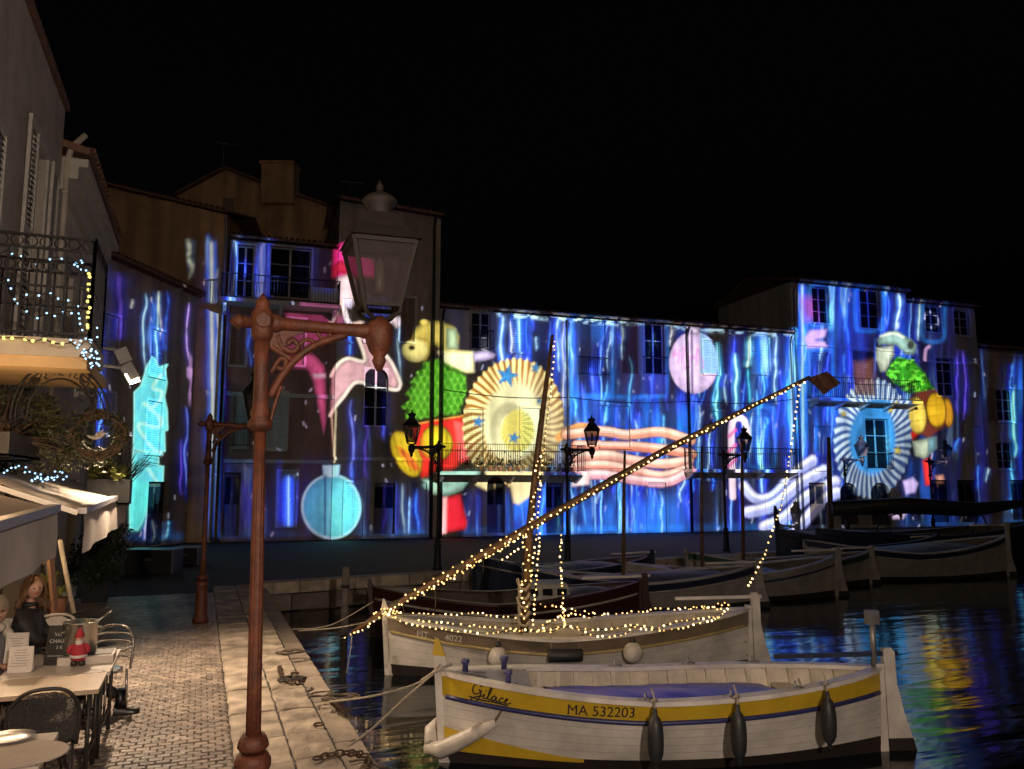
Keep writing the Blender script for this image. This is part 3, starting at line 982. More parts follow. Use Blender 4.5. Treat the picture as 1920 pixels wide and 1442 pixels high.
# ---- wall wash: dripping blue ice
warp = 14 * (fbm(XX / 60, YY / 140, 1) - 0.5) + 5 * (fbm(XX / 25, YY / 35, 5) - 0.5)
xw = XX + warp
broad = fbm(xw / 55, YY / 420, 20)
mid = fbm(xw / 17, YY / 260, 31)
ridge = 1 - np.abs(2 * fbm(xw / 22, YY / 330, 44, 2) - 1)
ridge2 = 1 - np.abs(2 * fbm(xw / 9 + 50, YY / 150, 52, 2) - 1)
vert = fbm(XX / 40, YY / 90, 61)

wash = np.zeros((CH, CW), np.float32)
for (x0, y0, x1, y1, k, sx, sy) in (
        (925, 570, 1010, 680, 0.75, 22, 12), (1040, 585, 1160, 1000, 0.95, 25, 14), (1150, 720, 1290, 1000, 0.85, 30, 30), (1150, 600, 1260, 720, 0.42, 25, 20),
        (1010, 900, 1300, 1000, 0.95, 40, 20), (1260, 610, 1420, 1000, 0.34, 30, 20), (1330, 850, 1500, 1000, 0.55, 40, 30), (1400, 625, 1500, 1000, 0.70, 25, 20),
        (1475, 520, 1530, 900, 1.0, 16, 14), (1500, 520, 1720, 700, 0.62, 18, 12), (1500, 600, 1600, 920, 0.75, 20, 20), (1590, 620, 1720, 760, 0.4, 20, 20),
        (1722, 545, 1850, 900, 0.15, 14, 14), (1800, 800, 1850, 975, 0.2, 14, 14), (1690, 860, 1850, 985, 0.24, 20, 18),
        (1880, 670, 1915, 975, 0.85, 9, 14), (395, 440, 412, 1010, 1.0, 5, 10), (432, 446, 505, 560, 0.62, 12, 8), (560, 440, 630, 560, 0.12, 12, 8),
        (412, 870, 560, 1005, 0.30, 14, 16), (670, 800, 725, 1004, 0.26, 12, 20), (715, 900, 800, 1004, 0.42, 14, 16), (870, 925, 980, 1000, 0.34, 18, 16), (960, 930, 1080, 1000, 0.6, 18, 16),
        (830, 570, 930, 690, 0.16, 20, 16), (205, 505, 240, 640, 0.14, 8, 16), (265, 545, 320, 690, 0.42, 9, 14), (235, 960, 345, 1016, 0.20, 14, 10), (183, 600, 197, 840, 0.5, 4, 14),
        (680, 560, 745, 600, 0.5, 10, 8), (560, 860, 690, 1000, 0.10, 20, 20)):
    wash = np.maximum(wash, k * soft_rect(x0, y0, x1, y1, sx, sy))
hue = fbm(XX / 90, YY / 120, 77)
blue = lin((20, 58, 210)); deep = lin((18, 20, 110)); azure = lin((36, 142, 248)); violet = lin((70, 40, 165)); ice = lin((190, 230, 255))
base_amt = wash * (0.25 + 0.95 * sstep(0.30, 0.72, broad)) * (0.65 + 0.5 * mid)
addl(base_amt * 0.95, blue); addl(wash * 0.10, deep)
addl(wash * sstep(0.5, 0.75, hue) * sstep(0.42, 0.75, broad) * 1.1, azure)
addl(wash * sstep(0.55, 0.8, 1 - hue) * 0.08, violet)
addl((sstep(0.72, 0.97, ridge) * (0.3 + sstep(0.35, 0.65, vert))) * wash ** 1.5 * 0.55, azure)
addl((sstep(0.90, 1.0, ridge) * sstep(0.40, 0.62, vert)) * wash ** 1.3 * 0.85, ice)
addl((sstep(0.92, 1.0, ridge2) * sstep(0.52, 0.68, vnoise(XX / 22, YY / 60, 90))) * wash ** 1.5 * 0.5, ice)
ART *= ((0.05 + 1.0 * sstep(0.40, 0.62, fbm(xw / 26, YY / 420, 101))) * (0.55 + 0.9 * sstep(0.3, 0.7, fbm(xw / 7, YY / 170, 111))))[..., None]
# light pools at the foot of the wall and along the eave
foot = np.exp(-((YY - (BASE - 4)) / 9) ** 2)
addl(foot * wash * (0.3 + 0.9 * fbm(XX / 14, YY / 9, 120)) * 0.7, azure)
ev = np.exp(-((YY - (EAVE_D + 6)) / 4.5) ** 2) * sstep(925, 945, XX) * (1 - sstep(1490, 1500, XX))
addl(ev * sstep(0.42, 0.62, fbm(XX / 11, YY / 5, 130)) * np.where(XX < 1180, 1.2, 0.55), ice)
# liquid outlines round the windows
def outline(x0, y0, x1, y1, col, k, w=5, r_=8):
    pts = smooth_pts([(x0 + r_, y0), (x1 - r_, y0), (x1, y0 + r_), (x1 + 1, (y0 + y1) / 2), (x1, y1 - r_), (x1 - r_, y1), (x0 + r_, y1), (x0, y1 - r_), (x0 - 1, (y0 + y1) / 2), (x0, y0 + r_), (x0 + r_, y0)], 4)
    m_ = linemask(pts, w, 4)
    addl(m_ * k * (0.3 + 0.9 * fbm(XX / 12, YY / 25, int(x0))), col)
for o in ((1074, 596, 1148, 740), (1204, 604, 1250, 742), (1098, 745, 1212, 845), (1404, 764, 1452, 876), (1518, 534, 1560, 610), (1604, 538, 1656, 620), (1730, 552, 1770, 640), (1518, 655, 1562, 740)):
    outline(*o, azure, 0.55)
dk = linemask(smooth_pts([(1104, 815), (1102, 775), (1110, 760), (1124, 758)], 5), 7, 3); over(dk * 0.85, lin((14, 16, 60)))
dk = linemask(smooth_pts([(1208, 812), (1203, 775), (1190, 762)], 5), 9, 3); over(dk * 0.85, lin((14, 16, 60)))
over(soft_rect(1162, 606, 1248, 738, 5, 5) * 0.7, lin((34, 26, 70)))
over(soft_rect(1205, 612, 1244, 735, 5, 5) * 0.55, lin((40, 70, 190)))
# single drips
r_ = random.Random(4)
def taperline(pts, w, y0, y1):
    m_ = linemask(pts, w, 2.2)
    t = np.clip((YY[:, :1] - y0) / max(1, y1 - y0), 0, 1)
    return m_, t
def drip(x, y0, y1, w, col, k=1.0, amp=5):
    """a thread of light: saturated halo, thin bright core, fading at both ends"""
    n = max(3, int((y1 - y0) / 20)); ph = r_.uniform(0, 9)
    pts = smooth_pts([(x + amp * (math.sin(i * 0.9 + ph) * 0.5 + r_.uniform(-0.5, 0.5)), y0 + (y1 - y0) * i / n) for i in range(n + 1)], 3)
    tt = np.array([r_.random() for _ in range(14)])
    t = np.clip((YY[:, 0] - y0) / max(1, y1 - y0), 0, 1)
    env = (np.minimum(1, 5 * t) * np.minimum(1, 4 * (1 - t))) ** 0.7 * (0.35 + 0.85 * np.interp(t * 13, np.arange(14), tt))
    env = np.clip(env, 0, 1)[:, None].astype(np.float32)
    halo = linemask(pts, w * 1.6, 5) * env
    c = np.asarray(col, np.float32); sat = c * (c / c.max()) ** 1.6
    addl(halo * 0.6 * k, sat)
    addl(linemask(pts, w * 4.5, 14) * env * 0.10 * k, lin((40, 80, 250)))
    over(linemask(pts, max(1.2, w * 0.5), 1.3) * np.clip(k * env * 1.5, 0, 1), np.minimum(1, c * 1.15 + 0.02))
ice_c, sky_c, viol_c, wht = lin((190, 225, 255)), lin((60, 140, 250)), lin((110, 80, 220)), lin((235, 240, 255))
for (x, y0, y1, w, c, k) in ((943, 590, 690, 7, ice_c, 1), (957, 600, 665, 4, wht, .9), (975, 585, 670, 5, ice_c, .9), (990, 590, 660, 3, sky_c, .9), (1006, 630, 660, 4, ice_c, .8), (1030, 600, 670, 4, sky_c, .7),
        (1047, 590, 700, 4, ice_c, .8), (1056, 600, 780, 3, wht, .8), (1064, 620, 770, 3, ice_c, .9), (1071, 600, 800, 4, sky_c, .9), (1142, 620, 700, 3, ice_c, .6),
        (1258, 610, 650, 3, wht, .7), (1345, 640, 800, 7, lin((150, 235, 255)), .9), (1362, 700, 760, 3, ice_c, .8), (1378, 660, 770, 6, lin((180, 240, 255)), .9), (1404, 630, 690, 9, lin((190, 245, 255)), 1), (1405, 690, 760, 4, lin((90, 220, 255)), .9),
        (1306, 740, 850, 5, sky_c, .6), (1455, 630, 760, 4, ice_c, .9), (1452, 760, 830, 3, sky_c, .9), (1480, 640, 850, 10, lin((70, 190, 255)), .9), (1492, 540, 660, 9, lin((90, 190, 255)), 1), (1506, 560, 900, 7, lin((130, 220, 255)), .9), (1427, 770, 980, 3, ice_c, .8),
        (1590, 545, 650, 3, sky_c, .8), (1660, 560, 640, 3, sky_c, .8), (1684, 550, 625, 7, ice_c, .9), (1664, 550, 620, 3, sky_c, .8), (1724, 560, 640, 5, ice_c, .8), (1795, 655, 780, 3, viol_c, .9), (1808, 655, 790, 3, viol_c, .9), (1795, 820, 850, 5, sky_c, .8), (1836, 870, 920, 3, sky_c, .7), (1850, 875, 905, 3, ice_c, .6),
        (1897, 680, 740, 7, lin((60, 130, 240)), .9), (1902, 720, 860, 9, lin((130, 215, 250)), 1), (1898, 860, 965, 7, lin((90, 190, 240)), .9),
        (398, 480, 1005, 9, lin((50, 90, 250)), .95), (408, 500, 800, 3, ice_c, .9), (418, 560, 790, 2, viol_c, .8), (470, 590, 690, 4, sky_c, .8), (484, 465, 560, 5, lin((70, 120, 255)), .9), (460, 480, 520, 16, lin((45, 80, 225)), .8),
        (620, 388, 460, 2.5, wht, .85), (656, 600, 670, 7, sky_c, .8), (660, 745, 900, 6, lin((110, 130, 230)), .8), (687, 745, 900, 2.5, viol_c, .8), (722, 730, 830, 4, lin((70, 90, 230)), .8), (748, 600, 730, 3, ice_c, .6), (658, 870, 960, 6, lin((50, 120, 240)), .7),
        (742, 905, 1004, 7, lin((40, 70, 220)), .8), (756, 905, 1004, 3, ice_c, .5), (766, 930, 1004, 5, lin((150, 200, 255)), .8), (784, 915, 1000, 4, sky_c, .7), (727, 900, 1004, 3, lin((90, 80, 220)), .8), (541, 895, 985, 20, lin((36, 66, 215)), .85), (462, 900, 990, 14, lin((40, 45, 160)), .7),
        (191, 492, 545, 7, lin((190, 200, 230)), .8), (190, 600, 840, 7, lin((90, 150, 240)), .85), (224, 508, 640, 14, lin((70, 45, 170)), .7), (271, 548, 700, 4, lin((170, 215, 255)), .9), (285, 560, 620, 3, sky_c, .8), (297, 545, 690, 4, lin((170, 225, 255)), .9), (300, 545, 640, 2.5, wht, .7), (312, 545, 660, 5, lin((40, 110, 220)), .8),
        (352, 565, 700, 3, lin((190, 170, 250)), .9), (349, 760, 940, 4, lin((110, 140, 250)), .9), (340, 820, 930, 2, viol_c, .7), (274, 945, 1014, 5, lin((180, 190, 250)), .8), (292, 970, 1014, 3, ice_c, .8), (313, 975, 1012, 5, lin((120, 200, 240)), .7), (246, 560, 580, 3, wht, .5), (366, 440, 520, 3, ice_c, .6)):
    drip(x, y0, y1, w, c, k)
for _ in range(210):   # fine threads of light inside the washed areas
    x = r_.uniform(920, 1850); y0 = r_.uniform(560, 930); L = r_.uniform(25, 130)
    if wash[int(min(CH - 1, y0 * CS)), int(x * CS)] < 0.3: continue
    c = (ice_c, sky_c, lin((120, 210, 255)), lin((80, 110, 250)), lin((60, 90, 240)))[r_.randrange(5)]
    drip(x, y0, y0 + L, r_.uniform(2.0, 4.5), c, r_.uniform(.5, .95), r_.uniform(3, 9))
for (x0, y0, x1, y1, k, sx) in ((394, 452, 409, 1006, 0.95, 3), (1477, 630, 1490, 900, 0.7, 4), (1497, 535, 1512, 890, 0.9, 5), (485, 460, 497, 556, 0.55, 4), (533, 893, 552, 985, 0.7, 4)):
    sh_ = soft_rect(x0, y0, x1, y1, sx, 6) * (0.5 + 0.7 * fbm(XX / 9, YY / 90, int(x0)))
    over(sh_ * k, lin((48, 104, 252))); over(sh_ * k * np.exp(-((XX - (x0 + x1) / 2 - warp * .3) / 2.2) ** 2), lin((190, 225, 255)))
for (cx, cy_, rx, ry, k) in ((1090, 760, 70, 60, .5), (1190, 800, 60, 40, .4), (1150, 965, 130, 35, .5), (1240, 960, 50, 40, .45), (1500, 720, 40, 160, .4), (1430, 815, 22, 50, .5), (1545, 620, 40, 40, .3), (970, 620, 40, 60, .4), (1060, 650, 24, 90, .45), (1560, 780, 40, 60, .35), (1130, 620, 40, 30, .35)):
    g2 = np.exp(-(((XX - cx) / rx) ** 2 + ((YY - cy_) / ry) ** 2) * 1.4)
    addl(g2 * k * (0.25 + 0.95 * sstep(0.35, 0.65, fbm(xw / 13, YY / 120, int(cx)))), lin((44, 128, 244)))
# falling flakes
for _ in range(230):
    x, y = r_.uniform(200, 1860), r_.uniform(480, 1000)
    s = r_.uniform(0.8, 1.9)
    m_ = linemask([(x, y), (x + r_.uniform(-3, 3), y + r_.uniform(2, 9))], s, 1.6)
    over(m_ * r_.uniform(0.3, 0.95), lin((200, 210, 250)))

# ---- figures
def P(org, sc, pts):
    return [(org[0] + x / sc, org[1] + y / sc) for x, y in pts]
GRAIN = (0.78 + 0.44 * fbm(XX / 9, YY / 9, 700, 3)).astype(np.float32)
def fill(pts, col, k=1.0, soft=1.5, sm=0, rnd=11):
    m_, sd = polymask(smooth_pts(pts, sm, True) if sm else pts, soft, True)
    if soft > 2.5: over(m_ * k, lin(col)); return
    sh = (0.42 + 0.62 * sstep(-1, rnd, sd)) * GRAIN          # rounded, painterly shading
    w_ = window(m_)
    if w_ is None: return
    c = np.zeros((CH, CW, 3), np.float32); c[w_] = np.clip(lin(col)[None, None] * sh[w_][..., None], 0, 1)
    over(m_ * k, c)
def strokes(pts, w, col, k=1.0, sm=5, soft=1.5, taper=False):
    over(linemask(smooth_pts(pts, sm), w, soft, taper) * k, lin(col))
def star(cx, cy_, r0, col, rot=0.2, col2=None):
    pts = [(cx + (r0 if i % 2 == 0 else r0 * 0.42) * math.sin(rot + i * PI / 5), cy_ - (r0 if i % 2 == 0 else r0 * 0.42) * math.cos(rot + i * PI / 5)) for i in range(10)]
    fill(pts, col)
    if col2:
        for i in range(0, 10, 2): fill([(cx, cy_), pts[i], pts[(i + 1) % 10]], col2, 0.7)
# cyan fir on the side house
tree = [(286, 668), (292, 672), (300, 688), (314, 684), (308, 692), (313, 718), (308, 744), (313, 770), (314, 806), (308, 808), (309, 846), (297, 847), (297, 874), (306, 875), (304, 930), (300, 940), (299, 920), (292, 918), (290, 946), (278, 940), (266, 980), (258, 994), (244, 990), (244, 930), (248, 900), (250, 850), (252, 793), (252, 736), (264, 724), (272, 700), (274, 690)]
fill(tree, (95, 205, 238), 1, 1.2, 0, 4); over(linemask(tree + [tree[0]], 3, 1.2) * 0.9, lin((150, 238, 250)))
fill([(246, 901), (298, 905), (290, 945), (262, 992), (246, 994)], (90, 225, 235), 0.7, 8)
strokes([(303, 702), (286, 727), (304, 735), (291, 762), (270, 757), (298, 778), (299, 800), (260, 795), (272, 822), (303, 852)], 6, (170, 228, 250), 0.85, 4)
strokes([(250, 845), (300, 848)], 5, (160, 228, 245), 0.7); strokes([(278, 880), (302, 915)], 6, (170, 228, 245), 0.7)
fill([(355, 660), (361, 672), (361, 686), (367, 691), (366, 708), (361, 720), (364, 745), (365, 762), (360, 752), (357, 752), (354, 763), (353, 740), (356, 715), (350, 706), (350, 690), (355, 685)], (195, 160, 240), 1, 2)
# pink star-dancer
fill([(533, 577), (660, 592), (604, 650), (566, 655), (540, 690), (536, 620)], (150, 72, 124), 0.75, 2)
fill([(536, 689), (566, 655), (591, 667), (609, 686), (611, 700), (612, 790), (607, 816), (600, 780), (586, 714), (578, 694)], (178, 88, 146), 1, 2)
fill([(586, 700), (611, 700), (611, 709), (588, 709)], (235, 225, 255), 0.9, 1.5)
fill([(624, 460), (650, 452), (700, 488), (712, 525), (690, 520), (655, 524), (622, 520)], (236, 60, 170), 1, 2)
fill([(622, 500), (640, 486), (655, 500), (655, 520), (640, 512), (623, 522)], (205, 30, 90), 1, 2)
fill([(632, 520), (650, 514), (668, 522), (672, 560), (660, 578), (640, 575), (630, 560)], (225, 205, 230), 1, 2)
body = [(621, 598), (630, 575), (643, 569), (655, 607), (684, 600), (690, 640), (671, 631), (684, 676), (653, 672), (634, 683), (621, 705), (619, 779), (631, 760), (645, 743), (665, 720), (690, 719), (739, 731), (750, 724), (748, 710), (732, 677), (712, 660), (700, 640)]
fill([(671, 631), (684, 676), (653, 672), (634, 683), (621, 705), (619, 779), (631, 760), (645, 743), (665, 720), (690, 719), (739, 731), (750, 724), (748, 710), (732, 677), (712, 655), (690, 628)], (205, 170, 190), 1, 2)
strokes([(671, 631), (684, 676), (653, 672), (634, 683), (621, 705)], 6, (240, 235, 235), 0.95)
strokes([(619, 779), (631, 760), (645, 743), (665, 718), (690, 719), (739, 731), (750, 724), (748, 710), (732, 677), (712, 655)], 6, (240, 236, 238), 0.95)
strokes([(621, 604), (634, 575), (643, 571), (656, 606), (676, 606)], 9, (225, 205, 205), 0.95)
fill([(724, 598), (738, 588), (752, 597), (752, 610), (744, 617), (736, 608), (725, 611)], (225, 215, 240), 1, 1.5)
strokes([(621, 775), (624, 810), (627, 866)], 2.2, (235, 225, 205), 0.9); strokes([(630, 770), (628, 820), (627, 866)], 2.2, (235, 225, 205), 0.9)
# blue bauble
m_, u_, v_ = ell(622, 950, 57, 61)
grad = np.clip(0.5 + 0.5 * (u_ * 0.8 + 0.2 * v_), 0, 1)[..., None]; sph = ((1.05 - 0.4 * (u_ ** 2 + v_ ** 2)) * GRAIN)[..., None]
over(m_, np.clip((lin((54, 165, 246)) * (1 - grad) + lin((120, 232, 226)) * grad) * sph, 0, 1))
ring, _, _ = ell(622, 950, 53, 57); over((m_ - ring) * 0.6, lin((185, 225, 255)))
fill([(606, 896), (604, 872), (638, 871), (636, 896)], (150, 205, 250), 1, 1.5, 0, 4)
over(soft_rect(608, 874, 611, 1004, 1, 3) * m_, lin((20, 60, 140)))
# ---- drummer, left
o_, s_ = (680, 550), 3.004
fill(P(o_, s_, [(275, 260), (300, 190), (350, 158), (430, 155), (520, 190), (545, 240), (540, 320), (620, 330), (622, 440), (580, 452), (470, 405), (440, 380), (440, 320), (410, 290), (380, 310), (350, 380)]), (196, 186, 100), 1, 2)
fill(P(o_, s_, [(430, 330), (540, 330), (620, 335), (622, 440), (560, 440), (470, 400)]), (242, 240, 195), 1, 5)
fill(P(o_, s_, [(468, 195), (530, 200), (540, 315), (470, 318)]), (165, 195, 165), 0.9, 2)
m_, u_, v_ = ell(778, 658, 25, 22); over(m_, np.clip(lin((236, 234, 160)) * (1.05 - 0.6 * ((u_ - .2) ** 2 + (v_ + .2) ** 2))[..., None], 0, 1)); over(ell(772, 652, 6, 5)[0], lin((40, 40, 20)))
strokes(P(o_, s_, [(350, 375), (375, 330), (372, 270), (300, 250)]), 5, (160, 150, 70), 0.7)
over(ell(795, 604, 7, 5)[0], lin((225, 215, 120)))
fill(P(o_, s_, [(620, 335), (700, 318), (750, 345), (735, 368), (680, 380), (625, 385)]), (200, 190, 232), 1, 2)
fill(P(o_, s_, [(678, 320), (680, 250), (690, 232), (708, 270), (705, 322)]), (222, 218, 244), 1, 2)
gr = P(o_, s_, [(340, 390), (420, 370), (500, 410), (580, 450), (585, 560), (540, 690), (430, 690), (350, 705), (265, 720), (235, 700), (250, 662), (215, 640), (270, 592), (240, 570), (285, 512), (265, 500), (312, 462), (295, 445), (335, 430)])
fill(gr, (62, 148, 26), 1, 2); gm = polymask(gr)
for i in range(10):
    for j in range(11):
        cx_, cy2 = 752 + j * 12.5 + (i % 2) * 6, 672 + i * 12.5 + 6 * math.sin(j * .5)
        arc_ = [(cx_ - 7, cy2 - 5), (cx_ - 4, cy2 + 3), (cx_, cy2 + 6), (cx_ + 4, cy2 + 3), (cx_ + 7, cy2 - 5)]
        over(linemask(arc_, 1.8, 1.4) * gm * 0.85, lin((140, 228, 78))); over(linemask([(x, y + 3) for x, y in arc_], 2.2, 2) * gm * 0.5, lin((18, 66, 10)))
fill(P(o_, s_, [(270, 740), (400, 712), (560, 690), (585, 800), (592, 940), (500, 1000), (330, 1045), (300, 900)]), (232, 48, 42), 1, 2)
fill(P(o_, s_, [(515, 720), (590, 740), (600, 940), (540, 940)]), (240, 110, 110), 0.9, 3)
for (cx, cy_, rx, ry, rot) in ((415, 845, 88, 100, 0.0), (245, 905, 70, 135, -0.45)):
    X_, Y_ = o_[0] + cx / s_, o_[1] + cy_ / s_
    m_, u_, v_ = ell(X_, Y_, rx / s_, ry / s_, rot)
    over(ell(X_, Y_, rx / s_ + 2.2, ry / s_ + 2.2, rot)[0], lin((70, 30, 20)))
    over(m_, np.clip(lin((236, 216, 50)) * ((1.08 - 0.55 * (u_ ** 2 + v_ ** 2)) * GRAIN)[..., None], 0, 1))
    over(m_ * (np.abs((u_ * 2.2) % 1 - 0.5) < 0.06) * 0.5, lin((120, 90, 20)))
fill(P(o_, s_, [(190, 860), (240, 880), (330, 990), (290, 1000), (230, 940)]), (205, 60, 40), 0.8, 3)
for k in range(4):
    strokes(P(o_, s_, [(175 + k * 38, 815 + k * 12), (200 + k * 36, 900 + k * 14), (245 + k * 26, 985 + k * 16)]), 2.2, (80, 40, 16), 0.75)
strokes(P(o_, s_, [(335, 780), (345, 880), (380, 935)]), 2.5, (230, 60, 40), 0.8); strokes(P(o_, s_, [(265, 742), (420, 712), (560, 690)]), 3, (250, 210, 90), 0.8)
strokes(P(o_, s_, [(265, 735), (420, 705), (560, 682)]), 3.5, (30, 16, 10), 0.85); strokes(P(o_, s_, [(330, 1046), (470, 1026), (615, 1000)]), 3.5, (40, 16, 14), 0.85); strokes(P(o_, s_, [(440, 400), (520, 440), (600, 462)]), 3, (40, 26, 10), 0.85)
fill(P(o_, s_, [(330, 1045), (620, 1005), (600, 1060), (560, 1112), (480, 1142), (390, 1132), (350, 1095)]), (150, 192, 180), 1, 2)
fill(P(o_, s_, [(452, 1150), (550, 1130), (575, 1230), (592, 1290), (580, 1330), (442, 1356), (450, 1260)]), (232, 36, 62), 1, 2)
fill(P(o_, s_, [(452, 1150), (475, 1146), (470, 1350), (442, 1356)]), (246, 200, 205), 0.9, 3)
# ammonite shell
def shell(cx, cy_, rx, ry, rot, c_out, c_rib, c_in, c_core, nrib, tip=0.0):
    m_, u_, v_ = ell(cx, cy_, rx, ry, rot, 2.5)
    rr = np.sqrt(u_ ** 2 + v_ ** 2); th = np.arctan2(v_, u_)
    wav = 0.5 + 0.5 * np.sin(th * nrib + rr * 11 + 1.6 * np.sin(th * 3) + 2.5 * (vnoise(XX / 26, YY / 26, 500) - 0.5))
    scal = 1 - 0.035 * (0.5 + 0.5 * np.cos(th * nrib + rr * 11 + 1.6 * np.sin(th * 3)))
    m_ = np.clip((scal - rr) * min(rx, ry) / 2.5 + 0.5, 0, 1)
    rib = (sstep(0.1, 0.9, wav) * (0.75 + 0.5 * vnoise(XX / 12, YY / 12, 510)))[..., None]
    col = lin(c_rib) * (1 - rib) + lin(c_out) * rib
    shade = (0.75 + 0.35 * np.cos(th + 2.1))[..., None]
    col = col * shade
    k = sstep(0.52, 0.66, rr)[..., None]
    inner = lin(c_in)[None, None] * (0.82 + 0.25 * np.cos(th - 1.0))[..., None]
    k2 = (1 - sstep(0.30, 0.36, np.sqrt((u_ - 0.12) ** 2 + (v_ - 0.12) ** 2)))[..., None]
    rib2 = (0.8 + 0.2 * np.sin(th * 26))[..., None]
    sp_ = 0.5 + 0.5 * np.sin(th + 14 * np.sqrt(rr + 1e-4)); inner = inner * (0.72 + 0.38 * sstep(0.15, 0.6, sp_))[..., None]
    inner = inner * (1 - k2) + lin(c_core)[None, None] * rib2 * k2
    over(m_, inner * (1 - k) + col * k)
shell(962, 792, 96, 122, 0.12, (246, 226, 160), (150, 104, 40), (240, 238, 190), (214, 206, 112), 46)
fill([(935, 715), (1000, 700), (1050, 770), (1056, 850), (1040, 880), (1020, 800)], (240, 236, 205), 0.28, 20)
strokes([(1048, 820), (1066, 808), (1090, 800), (1112, 803)], 15, (214, 158, 96), 1, 4)
fill(P(o_, s_, [(620, 1010), (960, 1000), (960, 1130), (880, 1190), (850, 1180), (830, 1060), (700, 1110), (640, 1080)]), (226, 210, 165), 0.9, 3)
for (x, y, r0) in ((951, 705, 23), (1004, 690, 11), (898, 790, 12), (964, 821, 12), (1011, 752, 6), (955, 876, 8), (915, 886, 9), (990, 884, 8), (958, 895, 7), (1032, 878, 7)):
    star(x, y, r0, (40, 150, 236), 0.2, (110, 205, 250))
# tentacles
for i, (pts, w, c) in enumerate((([(1062, 815), (1130, 808), (1180, 815), (1240, 810), (1296, 826)], 12, (226, 170, 140)), ([(1080, 835), (1150, 836), (1200, 838), (1260, 845), (1298, 852)], 12, (214, 142, 110)), ([(1080, 856), (1140, 854), (1180, 862), (1240, 870), (1292, 864)], 12, (232, 180, 160)),
        ([(1072, 876), (1130, 872), (1180, 880), (1240, 893), (1292, 878)], 12, (226, 160, 140)), ([(1068, 893), (1130, 890), (1190, 900), (1250, 904), (1286, 888)], 11, (214, 170, 190)))):
    strokes(pts, w + 9, (50, 24, 60), 0.8); strokes(pts, w + 5, c, 1.0); strokes([(x, y + 5) for x, y in pts], w * 0.5, (170, 100, 110), 0.5, soft=4); strokes([(x, y - 4) for x, y in pts], w * 0.45, (250, 228, 220), 0.75, soft=4)
fill([(1075, 895), (1104, 890), (1105, 908), (1072, 912)], (240, 222, 226), 0.9, 3)
# lilac bauble
m_, u_, v_ = ell(1301, 680, 46, 58); over(m_, lin((222, 200, 246)) * ((1.05 - 0.35 * (u_ ** 2 + v_ ** 2)) * GRAIN)[..., None])
over(m_ * sstep(0.2, 0.3, u_) * (v_ < 0.35), lin((150, 190, 244)))
fill([(1288, 626), (1286, 612), (1312, 614), (1310, 628)], (220, 205, 240), 1)
for k in range(7):
    pts = [(1262 + k * 9 + r_.uniform(-5, 5), 668 + r_.uniform(-18, 26)) for _ in range(4)]
    over(linemask(smooth_pts(pts, 4), 2.2, 2) * m_ * 0.7, lin((216, 110, 206)))
over(linemask([(1297, 620), (1298, 738)], 4, 2) * 0.9, lin((20, 16, 60)))
# sugar cane
strokes([(1374, 932), (1372, 860), (1372, 800), (1381, 784), (1396, 790), (1402, 826)], 12, (236, 214, 246), 1)
for y in (812, 840, 868): strokes([(1367, y + 6), (1379, y - 6)], 6, (226, 90, 170), 0.8)
# white arms
for pts, w in (([(1394, 911), (1418, 935), (1452, 928), (1489, 887), (1524, 862)], 17), ([(1401, 960), (1450, 946), (1500, 905), (1546, 880)], 18), ([(1432, 987), (1472, 968), (1512, 930), (1566, 902)], 18), ([(1492, 990), (1516, 966), (1548, 932), (1570, 922)], 17)):
    strokes(pts, w + 7, (50, 54, 140), 0.8, soft=3); strokes(pts, w, (196, 202, 240), 1, soft=3); strokes([(x + 2, y + 5) for x, y in pts], w * 0.4, (120, 134, 206), 0.7, soft=4); strokes([(x - 1, y - 4) for x, y in pts], w * 0.25, (240, 244, 255), 0.8, soft=3); strokes([(x + 5, y + 9) for x, y in pts], w * 0.3, (170, 184, 236), 0.6, soft=3)
# ---- drummer, right
o_, s_ = (1440, 480), 2.721
fill(P(o_, s_, [(556, 425), (600, 388), (660, 380), (705, 410), (735, 428), (760, 455), (745, 500), (705, 505), (680, 485), (655, 455), (600, 452), (566, 455)]), (150, 188, 186), 1, 2)
over(ell(o_[0] + 728 / s_, o_[1] + 455 / s_, 6, 8)[0], lin((60, 70, 70)))
fill(P(o_, s_, [(550, 468), (642, 456), (640, 512), (600, 590), (575, 592), (550, 525)]), (196, 210, 196), 1, 2)
strokes(P(o_, s_, [(575, 410), (640, 395), (690, 415)]), 5, (226, 240, 232), 0.8)
gr = P(o_, s_, [(655, 512), (740, 530), (800, 600), (850, 680), (780, 690), (715, 705), (650, 650), (600, 600)]); gm = polymask(gr)
fill(gr, (48, 150, 30), 1, 2); over(gm * sstep(0.5, 0.6, vnoise(XX / 7, YY / 5, 300)) * 0.8, lin((120, 224, 70))); over(gm * sstep(0.58, 0.66, vnoise(XX / 5, YY / 4, 310)) * 0.7, lin((14, 50, 14)))
fill(P(o_, s_, [(680, 750), (730, 745), (780, 900), (735, 942)]), (220, 40, 36), 1, 2)
fill(P(o_, s_, [(740, 700), (850, 680), (930, 760), (900, 870), (820, 930), (770, 900)]), (110, 50, 30), 0.9, 3)
for (cx, cy_, rx, ry, rot, c) in ((918, 800, 24, 70, -0.1, (200, 150, 40)), (858, 787, 48, 86, -0.1, (232, 190, 44)), (758, 812, 49, 92, -0.12, (228, 206, 100))):
    X_, Y_ = o_[0] + cx / s_, o_[1] + cy_ / s_
    over(ell(X_, Y_, rx / s_ + 2, ry / s_ + 2, rot)[0], lin((60, 34, 14)))
    m_, u_, v_ = ell(X_, Y_, rx / s_, ry / s_, rot); over(m_, np.clip(lin(c) * ((1.08 - 0.5 * (u_ ** 2 + v_ ** 2)) * GRAIN)[..., None], 0, 1))
    over(m_ * (np.abs((v_ * 1.6) % 1 - 0.5) < 0.05) * 0.4, lin((120, 90, 20)))
